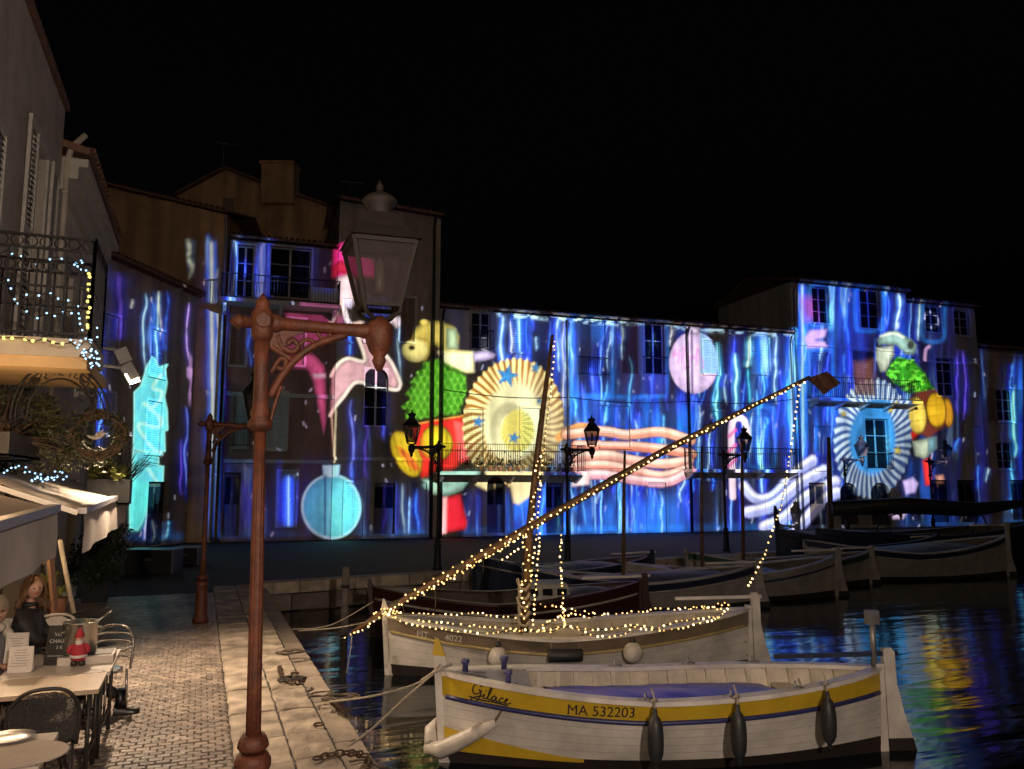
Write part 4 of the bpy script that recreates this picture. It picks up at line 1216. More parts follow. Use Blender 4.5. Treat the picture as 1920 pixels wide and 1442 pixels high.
fill(P(o_, s_, [(735, 945), (860, 920), (862, 980), (800, 1036), (750, 1020)]), (176, 194, 184), 1, 2)
fill(P(o_, s_, [(815, 930), (860, 922), (860, 985), (815, 1010)]), (90, 150, 186), 0.8, 2)
fill(P(o_, s_, [(785, 1042), (830, 1026), (838, 1170), (802, 1172)]), (236, 60, 66), 1, 2)
fill(P(o_, s_, [(850, 1120), (895, 1115), (905, 1160), (870, 1172)]), (236, 180, 170), 0.9, 2)
shell(1636, 822, 74, 114, 0.05, (190, 214, 240), (60, 96, 160), (58, 150, 226), (90, 176, 232), 40)
for (x, y, r0) in ((1582, 776, 8), (1670, 768, 8), (1683, 845, 9)): star(x, y, r0, (226, 214, 90), 0.1)
fill(P(o_, s_, [(690, 1150), (740, 1130), (765, 1160), (750, 1205), (705, 1215)]), (196, 180, 240), 1, 3)
fill(P(o_, s_, [(300, 375), (215, 380), (185, 420), (200, 470), (300, 465), (290, 440), (240, 430), (290, 410)]), (200, 170, 236), 0.9, 3)
fill(P(o_, s_, [(160, 210), (240, 215), (265, 320), (190, 330)]), (190, 80, 190), 0.55, 10)
strokes(P(o_, s_, [(800, 530), (805, 480), (822, 462)]), 6, (190, 160, 220), 0.8)
strokes(P(o_, s_, [(800, 320), (812, 285), (850, 290), (868, 330), (855, 360), (820, 358)]), 5, (170, 180, 235), 0.8)
fill(P(o_, s_, [(440, 540), (535, 530), (540, 700), (450, 700)]), (196, 150, 150), 0.5, 6)
fill(P(o_, s_, [(620, 1300), (710, 1305), (690, 1340), (640, 1340)]), (210, 190, 230), 0.7, 3)

# nothing is thrown on the sky above the eaves or on the ground
top = np.where(XX < 412, 470 + (XX - 190) * 0.47, np.where(XX < 622, 436 + (XX - 412) * .17, np.where(XX < 822, 376, np.where(XX < 1497, EAVE_D - 8, np.where(XX < 1722, 514 + (XX - 1497) * .13, np.where(XX < 1852, 544 + (XX - 1722) * .16, 660))))))
top = np.where((XX > 365) & (XX < 412), 380, top)
ART *= (sstep(-4, 2, YY - top) * (1 - sstep(-2, 3, YY - (BASE + 6 + np.where(XX < 360, 14, 0)))) * (XX > 180))[..., None]
# a trace of the beam's own grey-brown black level
ART += (lin((20, 17, 22)) * 0.25)[None, None] * (sstep(-4, 2, YY - top) * (1 - sstep(-2, 3, YY - (BASE + 4))) * (XX > 180))[..., None]
ART = np.clip(ART, 0, 1.0); ART = np.clip(1.25 * ART ** 1.12, 0, 1.0)

def art_at(px, py):
    x = np.clip(px * CS, 0, CW - 1.001); y = np.clip(py * CS, 0, CH - 1.001)
    xi, yi = x.astype(int), y.astype(int); fx, fy = (x - xi)[..., None], (y - yi)[..., None]
    A = ART
    v = (A[yi, xi] * (1 - fx) + A[yi, np.minimum(xi + 1, CW - 1)] * fx) * (1 - fy) + (A[np.minimum(yi + 1, CH - 1), xi] * (1 - fx) + A[np.minimum(yi + 1, CH - 1), np.minimum(xi + 1, CW - 1)] * fx) * fy
    ok = (px > 2) & (px < 1918) & (py > 2) & (py < 1100)
    return v * ok[..., None]

# ---- the projector
PJ = C(15.5, 10.0, 13.5)
aim = C(1.0, 33.0, 6.0)
ax = (aim - PJ).normalized()
ex = ax.cross(Vector((0, 0, 1))).normalized(); ey = ex.cross(ax).normalized()
_t = []
for fac, ua, ub in ((SIDE, 0.0, SIDE.L), (MAIN, -1.05, MAIN.u(1935))):
    for u_ in np.linspace(ua, ub, 20):
        for h_ in (0.0, 15.4 if fac is MAIN and u_ < MAIN.u(825) else (13.6 if u_ > MAIN.u(1480) and fac is MAIN else 10.9)):
            d_ = fac.pt(u_, h_) - PJ; k_ = d_.dot(ax); _t.append((d_.dot(ex) / k_, d_.dot(ey) / k_))
TX0, TX1 = min(t[0] for t in _t) - 0.01, max(t[0] for t in _t) + 0.01
TY0, TY1 = min(t[1] for t in _t) - 0.01, max(t[1] for t in _t) + 0.01
FD_ = 0.30
NX = 1750; NY = int(NX * (TY1 - TY0) / (TX1 - TX0) * 1.1)
tx = np.linspace(TX0, TX1, NX)[None, :]; ty = np.linspace(TY0, TY1, NY)[:, None]
n3 = lambda v: np.array(v, np.float64)
D3 = n3(ax)[None, None] + tx[..., None] * n3(ex)[None, None] + ty[..., None] * n3(ey)[None, None]
D3 /= np.linalg.norm(D3, axis=2, keepdims=True)
best = np.full((NY, NX), 1e9); hitn = np.zeros((NY, NX))
for fac, u0, u1 in ((SIDE, -1.0, SIDE.L + 0.3), (MAIN, -1.05, 60.0)):
    den = D3 @ n3(fac.N); t = (n3(fac.P - PJ) @ n3(fac.N)) / np.where(np.abs(den) < 1e-6, 1e-6, den)
    H = n3(PJ)[None, None] + D3 * t[..., None]
    uu = (H - n3(fac.P)) @ n3(fac.D)
    ok = (t > 1) & (den < -1e-3) & (uu > u0) & (uu < u1) & (t < best)
    best = np.where(ok, t, best); hitn = np.where(ok, -den, hitn)
ok = best < 1e8
H = n3(PJ)[None, None] + D3 * np.where(ok, best, 10)[..., None]
rel = H - n3(CAMPOS)
M3 = np.array(CAMROT).T
cc = rel @ M3.T
px = 960 + FPX * cc[..., 0] / -cc[..., 2]; py = 721 - FPX * cc[..., 1] / -cc[..., 2]
rgb = art_at(np.where(ok, px, -10), np.where(ok, py, -10))
REFD = 40.0
comp = np.where(ok, (best / REFD) ** 2 / np.maximum(hitn, 0.25) / 2.4, 0)   # evens out distance and angle on the wall
rgb = np.clip(rgb * comp[..., None], 0, 1)
ptower = empty('projector_tower', C(15.5, 10.0, 0.0)); tag(ptower, 'steel scaffold tower with a slide projector for the wall show', 'projector')
V3 = n3(PJ)[None, None] + (n3(ax)[None, None] + tx[..., None] * n3(ex)[None, None] + ty[..., None] * n3(ey)[None, None]) * FD_ - n3(ptower.location)
me = bpy.data.meshes.new('slide')
nv = NX * NY
me.vertices.add(nv); me.vertices.foreach_set('co', V3.reshape(-1).astype(np.float32))
ii = np.arange(nv).reshape(NY, NX)
quads = np.stack([ii[:-1, :-1], ii[:-1, 1:], ii[1:, 1:], ii[1:, :-1]], -1).reshape(-1)
nf = (NX - 1) * (NY - 1)
me.loops.add(nf * 4); me.loops.foreach_set('vertex_index', quads.astype(np.int32))
me.polygons.add(nf); me.polygons.foreach_set('loop_start', np.arange(0, nf * 4, 4, dtype=np.int32))
me.update(calc_edges=True)
at = me.color_attributes.new('film', 'FLOAT_COLOR', 'POINT')
at.data.foreach_set('color', np.concatenate([rgb, np.ones((NY, NX, 1))], 2).reshape(-1).astype(np.float32))
sm = bpy.data.materials.new('slide_film'); sm.use_nodes = True
nt = sm.node_tree; nt.nodes.remove(nt.nodes['Principled BSDF'])
an = nt.nodes.new('ShaderNodeAttribute'); an.attribute_name = 'film'
tr = nt.nodes.new('ShaderNodeBsdfTransparent')
nt.links.new(an.outputs['Color'], tr.inputs['Color']); nt.links.new(tr.outputs[0], nt.nodes['Material Output'].inputs['Surface'])
me.materials.append(sm)
so = bpy.data.objects.new('slide', me); COL.objects.link(so); so.parent = ptower
# housing (closed behind the slide), legs, platform
hb = MB()
def hp(a, b_, d): return PJ + ax * d + ex * a * FD_ + ey * b_ * FD_
F4 = [hp(TX0, TY0, FD_), hp(TX1, TY0, FD_), hp(TX1, TY1, FD_), hp(TX0, TY1, FD_)]
B4 = [hp(TX0, TY0, -0.35), hp(TX1, TY0, -0.35), hp(TX1, TY1, -0.35), hp(TX0, TY1, -0.35)]
hb.add(F4 + B4, [(0, 1, 5, 4), (1, 2, 6, 5), (2, 3, 7, 6), (3, 0, 4, 7), (4, 5, 6, 7)])
M_case = mat('projector_case', (0.02, 0.02, 0.022), 0.6, var=0.1)
hb.build('housing', [M_case], ptower, ptower.location)
pl = point_light('projector_lamp', PJ, 1.0, (1, 1, 1), 0.0002, ptower, spot=R(140), target=aim, blend=0.0)
pl.data.energy = 390000.0
for sx in (-0.7, 0.7):
    for sy in (-0.7, 0.7):
        MB().tube([Vector((sx, sy, -1.2)), Vector((sx, sy, 13.2))], 0.03, 8).build('leg', [M_zinc], ptower)
MB().box((0, 0, 12.95), (1.6, 1.6, 0.06)).build('platform', [M_case], ptower)
m_ = MB()
for k in range(9):
    z = 0.2 + k * 1.4
    for a, c in (((-.7, -.7), (.7, -.7)), ((.7, -.7), (.7, .7)), ((.7, .7), (-.7, .7)), ((-.7, .7), (-.7, -.7))):
        m_.bar((a[0], a[1], z), (c[0], c[1], z), 0.03); m_.bar((a[0], a[1], z), (c[0], c[1], z + 1.4), 0.025)
m_.build('bracing', [M_zinc], ptower)
# the jetty it stands on
jt = MB(); jt.box(C(16.5, 9.5, -0.45), (6.5, 5.5, 0.5), Matrix.Rotation(-YAW, 3, 'Z')); tag(jt.build('jetty', [M_ledge]), kind='structure')
# ================================================================== boats
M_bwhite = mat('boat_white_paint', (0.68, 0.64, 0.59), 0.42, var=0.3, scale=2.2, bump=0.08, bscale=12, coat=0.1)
M_byellow = mat('boat_yellow_paint', (0.62, 0.42, 0.03), 0.4, var=0.15, scale=4)
M_bblue = mat('boat_blue_paint', (0.03, 0.035, 0.13), 0.4, var=0.2, scale=6)
M_btaupe = mat('boat_taupe_paint', (0.22, 0.17, 0.125), 0.5, var=0.3, scale=3)
M_bochre = mat('boat_ochre_rail', (0.38, 0.30, 0.13), 0.5, var=0.2, scale=5)
M_bred = mat('boat_oxblood_paint', (0.035, 0.009, 0.008), 0.5, var=0.3, scale=4)
M_bgreen = mat('boat_green_paint', (0.03, 0.08, 0.06), 0.5, var=0.3, scale=4)
M_bnavy = mat('boat_navy_paint', (0.02, 0.03, 0.07), 0.5, var=0.3, scale=4)
M_bkeel = mat('antifouling', (0.02, 0.014, 0.013), 0.7, var=0.3, scale=6)
M_seam = mat('plank_seam', (0.26, 0.24, 0.22), 0.7, var=0.2)
M_binner = mat('boat_cream_inside', (0.58, 0.51, 0.39), 0.5, var=0.25, scale=4)
M_bwood = mat('spar_wood', (0.17, 0.095, 0.045), 0.5, var=0.45, scale=9)
M_tarp = mat('blue_tarpaulin', (0.022, 0.028, 0.48), 0.33, var=0.12, scale=2)
M_tarpd = mat('grey_tarpaulin', (0.10, 0.10, 0.13), 0.5, var=0.3, scale=5, bump=0.4, bscale=7)
M_fend = mat('white_fender', (0.60, 0.56, 0.50), 0.45, var=0.2, scale=9)
M_fendd = mat('dark_fender', (0.025, 0.027, 0.03), 0.5, var=0.3, scale=9)
M_rope = mat('rope', (0.42, 0.36, 0.28), 0.9, var=0.3, scale=40)
M_roped = mat('old_rope', (0.12, 0.095, 0.07), 0.9, var=0.4, scale=40)
M_ink = mat('lettering_dark', (0.015, 0.015, 0.03), 0.5, var=0.0)
M_inkw = mat('lettering_pale', (0.7, 0.66, 0.58), 0.5, var=0.0)

class Hull:
    def __init__(s, L, B, gb, gm, gs, draft=0.35, rake=0.06):
        s.L, s.B, s.gb, s.gm, s.gs, s.dr, s.rake = L, B, gb, gm, gs, draft, rake
    def g(s, t):
        e = s.gb if t < 0.45 else s.gs
        k = abs(t - 0.45) / (0.45 if t < 0.45 else 0.55)
        return s.gm + (e - s.gm) * k ** 1.4
    def b(s, t):
        k = abs(2 * t - 1)
        return s.B / 2 * (1 - k ** 2.1) ** 0.88 + 0.035
    def p(s, t, v):
        z = -s.dr + (s.g(t) + s.dr) * v
        k = abs(2 * t - 1)
        pw = 0.60 + 0.55 * k ** 4
        y = (s.b(t) - 0.035) * max(v, 0.0) ** pw + 0.035
        x = -s.L / 2 + s.L * t
        if t < 0.5: x += (1 - v) * s.rake * (1 - 2 * t)
        return x, y, z
    def v_of(s, t, z):
        return (z + s.dr) / (s.g(t) + s.dr)
    def surf(s, x, z, side, out=0.0):
        t = (x + s.L / 2) / s.L
        v = s.v_of(t, z)
        _, y, _ = s.p(t, v); _, y2, _ = s.p(t, min(1, v + 0.02)); _, y3, _ = s.p(min(1, t + 0.01), v)
        return Vector((x, side * (y + out), z))

def hull_band(h, lo, hi, side, n=40, k=3, out=0.0, t0=0.0, t1=1.0, thick=0.0):
    """lo/hi: functions of t giving z"""
    rows = []
    for i in range(n + 1):
        t = t0 + (t1 - t0) * i / n
        row = []
        for j in range(k + 1):
            z = lo(t) + (hi(t) - lo(t)) * j / k
            x, y, zz = h.p(t, h.v_of(t, z))
            row.append(Vector((x, side * (y + out), zz)))
        if thick:
            row = [Vector((row[0].x, row[0].y - side * thick, row[0].z))] + row + [Vector((row[-1].x, row[-1].y - side * thick, row[-1].z))]
        rows.append(row)
    m_ = MB()
    if side < 0: rows = [list(reversed(r_)) for r_ in rows]
    m_.grid(rows, smooth=True)
    return m_

def text_mesh(txt, size, shear=0.0, bold=0.0):
    cu = bpy.data.curves.new('t', 'FONT'); cu.body = txt; cu.size = size; cu.shear = shear; cu.offset = bold
    ob = bpy.data.objects.new('t', cu); COL.objects.link(ob)
    bpy.context.view_layer.update()
    dg = bpy.context.evaluated_depsgraph_get()
    me = bpy.data.meshes.new_from_object(ob.evaluated_get(dg))
    vs_ = [v.co.copy() for v in me.vertices]; fs = [tuple(p.vertices) for p in me.polygons]
    bpy.data.objects.remove(ob); bpy.data.curves.remove(cu); bpy.data.meshes.remove(me)
    return vs_, fs

def hull_text(h, root, txt, x0, z0, size, m, side=-1, slope=0.0, xs=1.0, name='lettering', label=None, bold=0.0):
    vs_, fs = text_mesh(txt, size, bold=bold)
    mb = MB()
    pts = [h.surf(x0 + v.x * xs, z0 + v.y + slope * v.x, side, 0.008) for v in vs_]
    mb.add(pts, fs)
    o = mb.build(name, [m], root)
    if label: o['label'] = label
    return o

def to_local(root, w):
    v = Vector(w) - Vector(root.location)
    return Matrix.Rotation(-root.rotation_euler.z, 3, 'Z') @ v

def boat(name, label, bow, stern, hull, topside, strake, rail, z_rail, planks=0, tarp=None, inner=None, detail=True, stem_top=1.3, stem_tip=None, rud_top=None, group=None, cat='boat', keel=None):
    """bow, stern: world points on the water line; z_rail(t): height of the rub rail"""
    d = stern - bow; mid = (bow + stern) / 2
    root = empty(name, Vector((mid.x, mid.y, WATER)), math.atan2(d.y, d.x))
    near_side = -1 if to_local(root, CAMPOS).y < 0 else 1
    tag(root, label, cat, group)
    h = hull
    inner = inner or M_binner
    bt = lambda t: 0.12 + 0.06 * abs(2 * t - 1) ** 2
    kl = lambda t: -h.dr * 0.98
    # which local side is nearer the photographer
    for side in (-1, 1):
        hull_band(h, kl, bt, side, 36, 4).build('bottom', [keel or M_bkeel], root)
        if planks:
            for j in range(planks):
                lo = lambda t, j=j: bt(t) + (z_rail(t) - bt(t)) * j / planks + 0.0016
                hi = lambda t, j=j: bt(t) + (z_rail(t) - bt(t)) * (j + 1) / planks - 0.0016
                hull_band(h, lo, hi, side, 40, 2, out=0.003).build('plank', [topside], root)
            hull_band(h, bt, z_rail, side, 36, 3).build('hull_skin', [M_seam], root)
        else:
            hull_band(h, bt, z_rail, side, 36, 4).build('topside', [topside], root)
        hull_band(h, z_rail, h.g, side, 40, 3, out=0.003).build('sheer_strake', [strake], root)
        # rub rail
        rows = []
        m_ = MB()
        path = []
        for i in range(41):
            t = 0.012 + 0.976 * i / 40
            x, y, z = h.p(t, h.v_of(t, z_rail(t)))
            path.append(Vector((x, side * (y + 0.019), z)))
        m_.tube(path, 0.028, 6); m_.build('rub_rail', [rail], root)
        # gunwale cap
        m_ = MB(); rr = []
        for i in range(41):
            t = i / 40
            x, y, z = h.p(t, 1.0)
            yi = max(0.0, y - 0.13)
            rr.append([Vector((x, side * (y + 0.03), z - 0.025)), Vector((x, side * (y + 0.03), z + 0.022)), Vector((x, side * yi, z + 0.022)), Vector((x, side * yi, z - 0.025))])
        m_.grid(rr if side > 0 else [list(reversed(r_)) for r_ in rr], smooth=False, closed=True)
        m_.build('gunwale', [M_bwhite if topside in (M_bwhite,) else topside], root)
        # inside lining + ribs
        rr = []
        for i in range(37):
            t = 0.04 + 0.92 * i / 36
            row = []
            for j in range(4):
                z = h.g(t) - 0.03 - 0.50 * (1 - j / 3)
                x, y, zz = h.p(t, max(0.05, h.v_of(t, z)))
                row.append(Vector((x, side * max(0.0, y - 0.05), zz)))
            rr.append(row)
        m_ = MB(); m_.grid(rr if side < 0 else [list(reversed(r_)) for r_ in rr]); m_.build('inner_lining', [inner], root)
        if detail:
            for i in range(19):
                t = 0.09 + 0.83 * i / 18
                x, y, z = h.p(t, 1.0)
                m_ = MB(); x2, y2, _ = h.p(t, h.v_of(t, h.g(t) - 0.45))
                m_.bar((x, side * max(0.01, y - 0.075), z - 0.03), (x, side * max(0.01, y2 - 0.075), z - 0.48), 0.045, 0.055, up=Vector((1, 0, 0)))
                m_.build('rib', [inner], root)
    # floor
    m_ = MB(); rr = []
    for i in range(25):
        t = 0.06 + 0.88 * i / 24
        z = h.g(t) - 0.42
        x, y, _ = h.p(t, max(0.05, h.v_of(t, z)))
        rr.append([Vector((x, -max(0.02, y - 0.04), z)), Vector((x, max(0.02, y - 0.04), z))])
    m_.grid(rr); m_.build('floor', [inner], root)
    # foredeck
    m_ = MB(); rr = []
    for i in range(13):
        t = 0.005 + 0.19 * i / 12
        x, y, z = h.p(t, 1.0); y = max(0.01, y - 0.06)
        rr.append([Vector((x, y * k, z - 0.012 + 0.05 * (1 - k * k) * min(1, y * 3))) for k in (-1, -0.5, 0, 0.5, 1)])
    m_.grid(rr); m_.build('foredeck', [mat('deck_grey_blue', (0.26, 0.26, 0.30), 0.5, var=0.2)], root)
    # thwarts
    if detail:
        for t in (0.80, 0.32):
            x, y, z = h.p(t, 1.0)
            _, yt, _ = h.p(t, h.v_of(t, z - 0.23)); yt = min(yt, h.p(t + 0.03, h.v_of(t + 0.03, z - 0.23))[1], h.p(t - 0.03, h.v_of(t - 0.03, z - 0.23))[1])
            MB().box((x, 0, z - 0.2), (0.22, 2 * yt - 0.14, 0.04)).build('thwart', [inner], root)
    # stem post
    xb = -h.L / 2
    prof = [(xb + h.rake + 0.10, -h.dr), (xb + h.rake - 0.02, -h.dr), (xb + h.rake * 0.6 - 0.045, 0.05), (xb - 0.065, h.gb), (xb - 0.085, stem_top - 0.16), (xb - 0.06, stem_top), (xb - 0.02, stem_top - 0.03), (xb + 0.055, stem_top - 0.22), (xb + 0.07, h.gb), (xb + h.rake + 0.08, 0.05)]
    m_ = MB(); m_.prism([(x, -0.05, z) for x, z in prof], (0, 0.10, 0)); sp = m_.build('stem_post', [topside], root)
    if stem_tip:
        pr = [(xb - 0.092, stem_top - 0.19), (xb - 0.064, stem_top + 0.006), (xb - 0.018, stem_top - 0.024), (xb + 0.058, stem_top - 0.21)]
        m_ = MB(); m_.prism([(x, -0.054, z) for x, z in pr], (0, 0.108, 0)); m_.build('stem_tip', [stem_tip], sp)
    # stern post and rudder
    xs = h.L / 2
    rt = rud_top or (h.gs + 0.2)
    m_ = MB(); m_.prism([(xs - 0.05, -0.05, -h.dr), (xs + 0.05, -0.05, -h.dr), (xs + 0.04, -0.05, h.gs + 0.06), (xs - 0.05, -0.05, h.gs + 0.06)], (0, 0.10, 0)); m_.build('stern_post', [topside], root)
    prof = [(xs + 0.065, 0.14), (xs + 0.36, 0.14), (xs + 0.27, 0.42), (xs + 0.20, 0.75), (xs + 0.19, rt), (xs + 0.15, rt + 0.05), (xs + 0.05, rt + 0.04), (xs + 0.06, 0.6)]
    m_ = MB(); m_.prism([(x, -0.035, z) for x, z in prof], (0, 0.07, 0)); rd = m_.build('rudder', [topside], root)
    m_ = MB(); m_.prism([(x, -0.036, z) for x, z in [(xs + 0.065, -0.3), (xs + 0.42, -0.3), (xs + 0.40, 0.0), (xs + 0.361, 0.138), (xs + 0.065, 0.138)]], (0, 0.072, 0)); m_.build('rudder_foot', [M_bkeel], rd)
    m_ = MB(); m_.bar((xs + 0.24, 0, rt - 0.02), (xs - 1.25, 0.05, rt - 0.05), 0.05, 0.05)
    m_.build('tiller', [M_bnavy if stem_tip else M_bwhite], root)
    if tarp:
        m_ = MB(); rr = []
        r_ = random.Random(int(h.L * 100))
        for i in range(25):
            t = tarp[1] + (tarp[2] - tarp[1]) * i / 24
            x, y, z = h.p(t, 1.0); y -= 0.09
            row = []
            for j in range(13):
                k = -1 + 2 * j / 12
                hump = tarp[3] * (1 - abs(k) ** 2.2) * math.sin(PI * min(1, max(0, (i / 24) * 1.0)) * 0.9 + 0.15)
                row.append(Vector((x, y * k, z + (tarp[5] if len(tarp) > 4 else -0.09) + (tarp[4] * k * near_side if len(tarp) > 4 else 0) + hump + 0.007 * math.sin(i * 1.3 + j * 0.9) + r_.uniform(-0.003, 0.003))))
            rr.append(row)
        m_.grid(rr); m_.build('boat_cover', [tarp[0]], root)
    return root, h

def Wp(px, depth):  # water point at a depth
    return None

# ---- boat with yellow strake
bowA, sternA = C(-0.82, 9.48, WATER), C(4.36, 9.86, WATER)
LA = (sternA - bowA).length
HA = Hull(LA, 1.66, 0.98, 0.80, 0.93)
railA = lambda t: HA.g(t) - (0.22 + 0.03 * abs(2 * t - 1))
bA, hA = boat('wooden_boat', 'white wooden boat with yellow sheer strake, blue rail and blue cover', bowA, sternA, HA, M_bwhite, M_byellow, M_bblue, railA, planks=5, tarp=(M_tarp, 0.24, 0.74, 0.07, 0.09, -0.12), stem_top=1.36, stem_tip=M_byellow, rud_top=1.12, group='wooden boats moored in the harbour', keel=M_bkeel)
for sd in (-1, 1):   # yellow boot-top towards the bow
    hull_band(HA, lambda t: 0.08 + 0.06 * (1 - 2 * t) ** 2, lambda t: 0.13 + 0.27 * max(0, 1 - t / 0.30) ** 1.2, sd, 20, 2, out=0.012, t0=0.004, t1=0.30).build('boot_top', [M_byellow], bA)
sdA = -1 if to_local(bA, C(0, 0)).y < 0 else 1
hull_text(HA, bA, 'MA 532203', -LA / 2 + 1.36, 0.655, 0.165, M_ink, sdA, slope=-0.015, xs=0.92, label='dark registration MA 532203 on the yellow strake')
# name in cursive strokes
def cursive(h, root, x0, z0, sc, slope):
    G = [[(0.9, 1.75), (0.6, 2.05), (0.15, 1.9), (-0.05, 1.4), (0.1, 0.9), (0.45, 0.75), (0.8, 0.95), (0.95, 1.3), (0.65, 1.3), (1.0, 1.25), (1.0, 0.6), (0.8, 0.0), (0.35, -0.2), (0.1, 0.05), (0.5, 0.4), (1.3, 0.7)],
         [(1.3, 0.7), (1.45, 1.0), (1.45, 0.6), (1.55, 0.45), (1.8, 0.6), (2.05, 1.3), (2.1, 1.9), (1.95, 1.95), (1.9, 1.3), (1.95, 0.6), (2.1, 0.45), (2.35, 0.6)], [(1.5, 1.35), (1.53, 1.42)],
         [(2.9, 0.95), (2.65, 1.05), (2.4, 0.8), (2.45, 0.5), (2.7, 0.5), (2.9, 0.95), (2.92, 0.55), (3.05, 0.45), (3.3, 0.6)],
         [(3.75, 0.95), (3.5, 1.05), (3.3, 0.75), (3.4, 0.48), (3.7, 0.5), (3.95, 0.65), (4.15, 0.85), (4.2, 1.02), (4.05, 1.05), (3.95, 0.75), (4.05, 0.47), (4.4, 0.5), (4.7, 0.7)],
         [(-0.3, 0.3), (1.2, 0.2), (2.8, 0.3), (4.4, 0.25)]]
    m_ = MB()
    for st in G:
        pts = smooth_pts(st, 4)
        path = [h.surf(x0 + p[0] * sc + p[1] * sc * 0.25, z0 + p[1] * sc + slope * p[0] * sc, sdA, 0.008) for p in pts]
        m_.tube(path, 0.0075, 5)
    return m_.build('lettering', [M_ink], root)
o = cursive(HA, bA, -LA / 2 + 0.34, 0.735, 0.09, -0.14); o['label'] = 'boat name Gilace in dark cursive letters'
# fore bollards, oarlock pins, tiller crutch
for (tt, kk, hh) in ((0.055, -0.15, 0.14), (0.145, -0.72, 0.15), (0.145, 0.72, 0.15)):
    x, y, z = HA.p(tt, 1.0)
    m_ = MB(); m_.lathe([(0.035, 0), (0.03, hh * 0.6), (0.05, hh * 0.7), (0.05, hh)], 10, (x, -sdA * y * kk * -1, z + 0.01)); m_.build('bollard', [mat('bollard_blue', (0.06, 0.06, 0.18), 0.4, var=0.2)], bA)
for tt in (0.42, 0.60, 0.75):
    for sd in (-1, 1):
        x, y, z = HA.p(tt, 1.0)
        m_ = MB(); m_.tube([(x, sd * (y - 0.05), z), (x, sd * (y - 0.05), z + 0.10)], 0.012, 6); m_.tube([(x - 0.09, sd * (y - 0.05), z + 0.03), (x, sd * (y - 0.05), z + 0.045), (x + 0.09, sd * (y - 0.05), z + 0.03)], 0.01, 6); m_.build('thole_pin', [M_zinc], bA)
x = LA / 2
m_ = MB(); m_.tube([(x - 0.05, 0, 0.95), (x - 0.05, 0, 1.5)], 0.035, 8); m_.box((x - 0.05, 0, 1.52), (0.14, 0.1, 0.16)); m_.build('stern_lamp_post', [M_zinc], bA)

def fender_long(world_pt, label, group, r=0.085, L=0.5, m=M_fendd, rope_up=0.25):
    o = empty('boat_fender', world_pt); tag(o, label, 'fender', group)
    m_ = MB(); prof = [(0.02, -L / 2 - 0.06), (0.025, -L / 2 - 0.02)] + [(r * math.sqrt(max(0.02, 1 - (abs(k) ** 3))), k * L / 2) for k in (-0.97, -0.85, -0.6, -0.2, 0.2, 0.6, 0.85, 0.97)] + [(0.025, L / 2 + 0.02), (0.02, L / 2 + 0.06)]
    m_.lathe(prof, 14, (0, 0, 0)); m_.build('body', [m], o)
    m_ = MB(); m_.tube([(0, 0, L / 2 + 0.03), (0.01, 0.02, L / 2 + rope_up * 0.6), (0, 0.06, L / 2 + rope_up)], 0.010, 6); m_.tube([(-0.03, 0.02, L / 2 + rope_up * 0.5), (0, 0.01, L / 2 + rope_up * 0.62), (0.03, 0.02, L / 2 + rope_up * 0.5)], 0.016, 6); m_.build('rope', [M_rope], o)
    return o
for i, (px_, lab) in enumerate(((1228, 'dark sausage fender just aft of the painted registration number'), (1385, 'dark sausage fender amidships on the yellow strake, middle of three'), (1552, 'dark sausage fender nearest the rudder of the yellow-banded boat'))):
    # find the hull side under that pixel column
    best_ = None
    for k in range(200):
        t = k / 199
        x, y, z = HA.p(t, 1.0)
        w_ = Matrix.Rotation(bA.rotation_euler.z, 3, 'Z') @ Vector((x, sdA * (y + 0.11), z)) + Vector(bA.location)
        c_ = CAMROT.transposed() @ (w_ - CAMPOS)
        px2 = 960 + FPX * c_.x / -c_.z
        if best_ is None or abs(px2 - px_) < best_[0]: best_ = (abs(px2 - px_), w_)
    w_ = best_[1]
    fender_long(w_ - Vector((0, 0, 0.33)), lab, 'sausage fenders of the yellow-banded boat')
# white fender lashed round the bow
o = empty('bow_fender', Vector(bowA)); tag(o, 'white sausage fender slung under the bow of the yellow-banded boat', 'fender')
pth = smooth_pts([tuple(v) for v in ()] or [(0, 0), (1, 0)], 2)
pl_ = []
rotA = Matrix.Rotation(bA.rotation_euler.z, 3, 'Z')
for (x, y, z) in ((0.62, 0.42, 0.52), (0.45, 0.33, 0.42), (0.22, 0.24, 0.28), (0.02, 0.15, 0.17), (-0.14, 0.05, 0.16)):
    pl_.append(rotA @ Vector((x, sdA * y, z)))
MB().tube(pl_, [0.035, 0.075, 0.09, 0.095, 0.07], 12).build('body', [M_fend], o)
MB().tube([rotA @ Vector((-0.10, sdA * 0.08, 0.20)), rotA @ Vector((-0.10, -sdA * 0.12, 0.30)), rotA @ Vector((0.05, -sdA * 0.2, 0.45))], [0.07, 0.08, 0.04], 10).build('second_body', [M_fend], o)
MB().tube([rotA @ Vector((0.60, sdA * 0.42, 0.52)), rotA @ Vector((0.75, sdA * 0.36, 0.75)), rotA @ Vector((0.85, sdA * 0.34, 0.92))], 0.010, 6).build('rope', [M_roped], o)

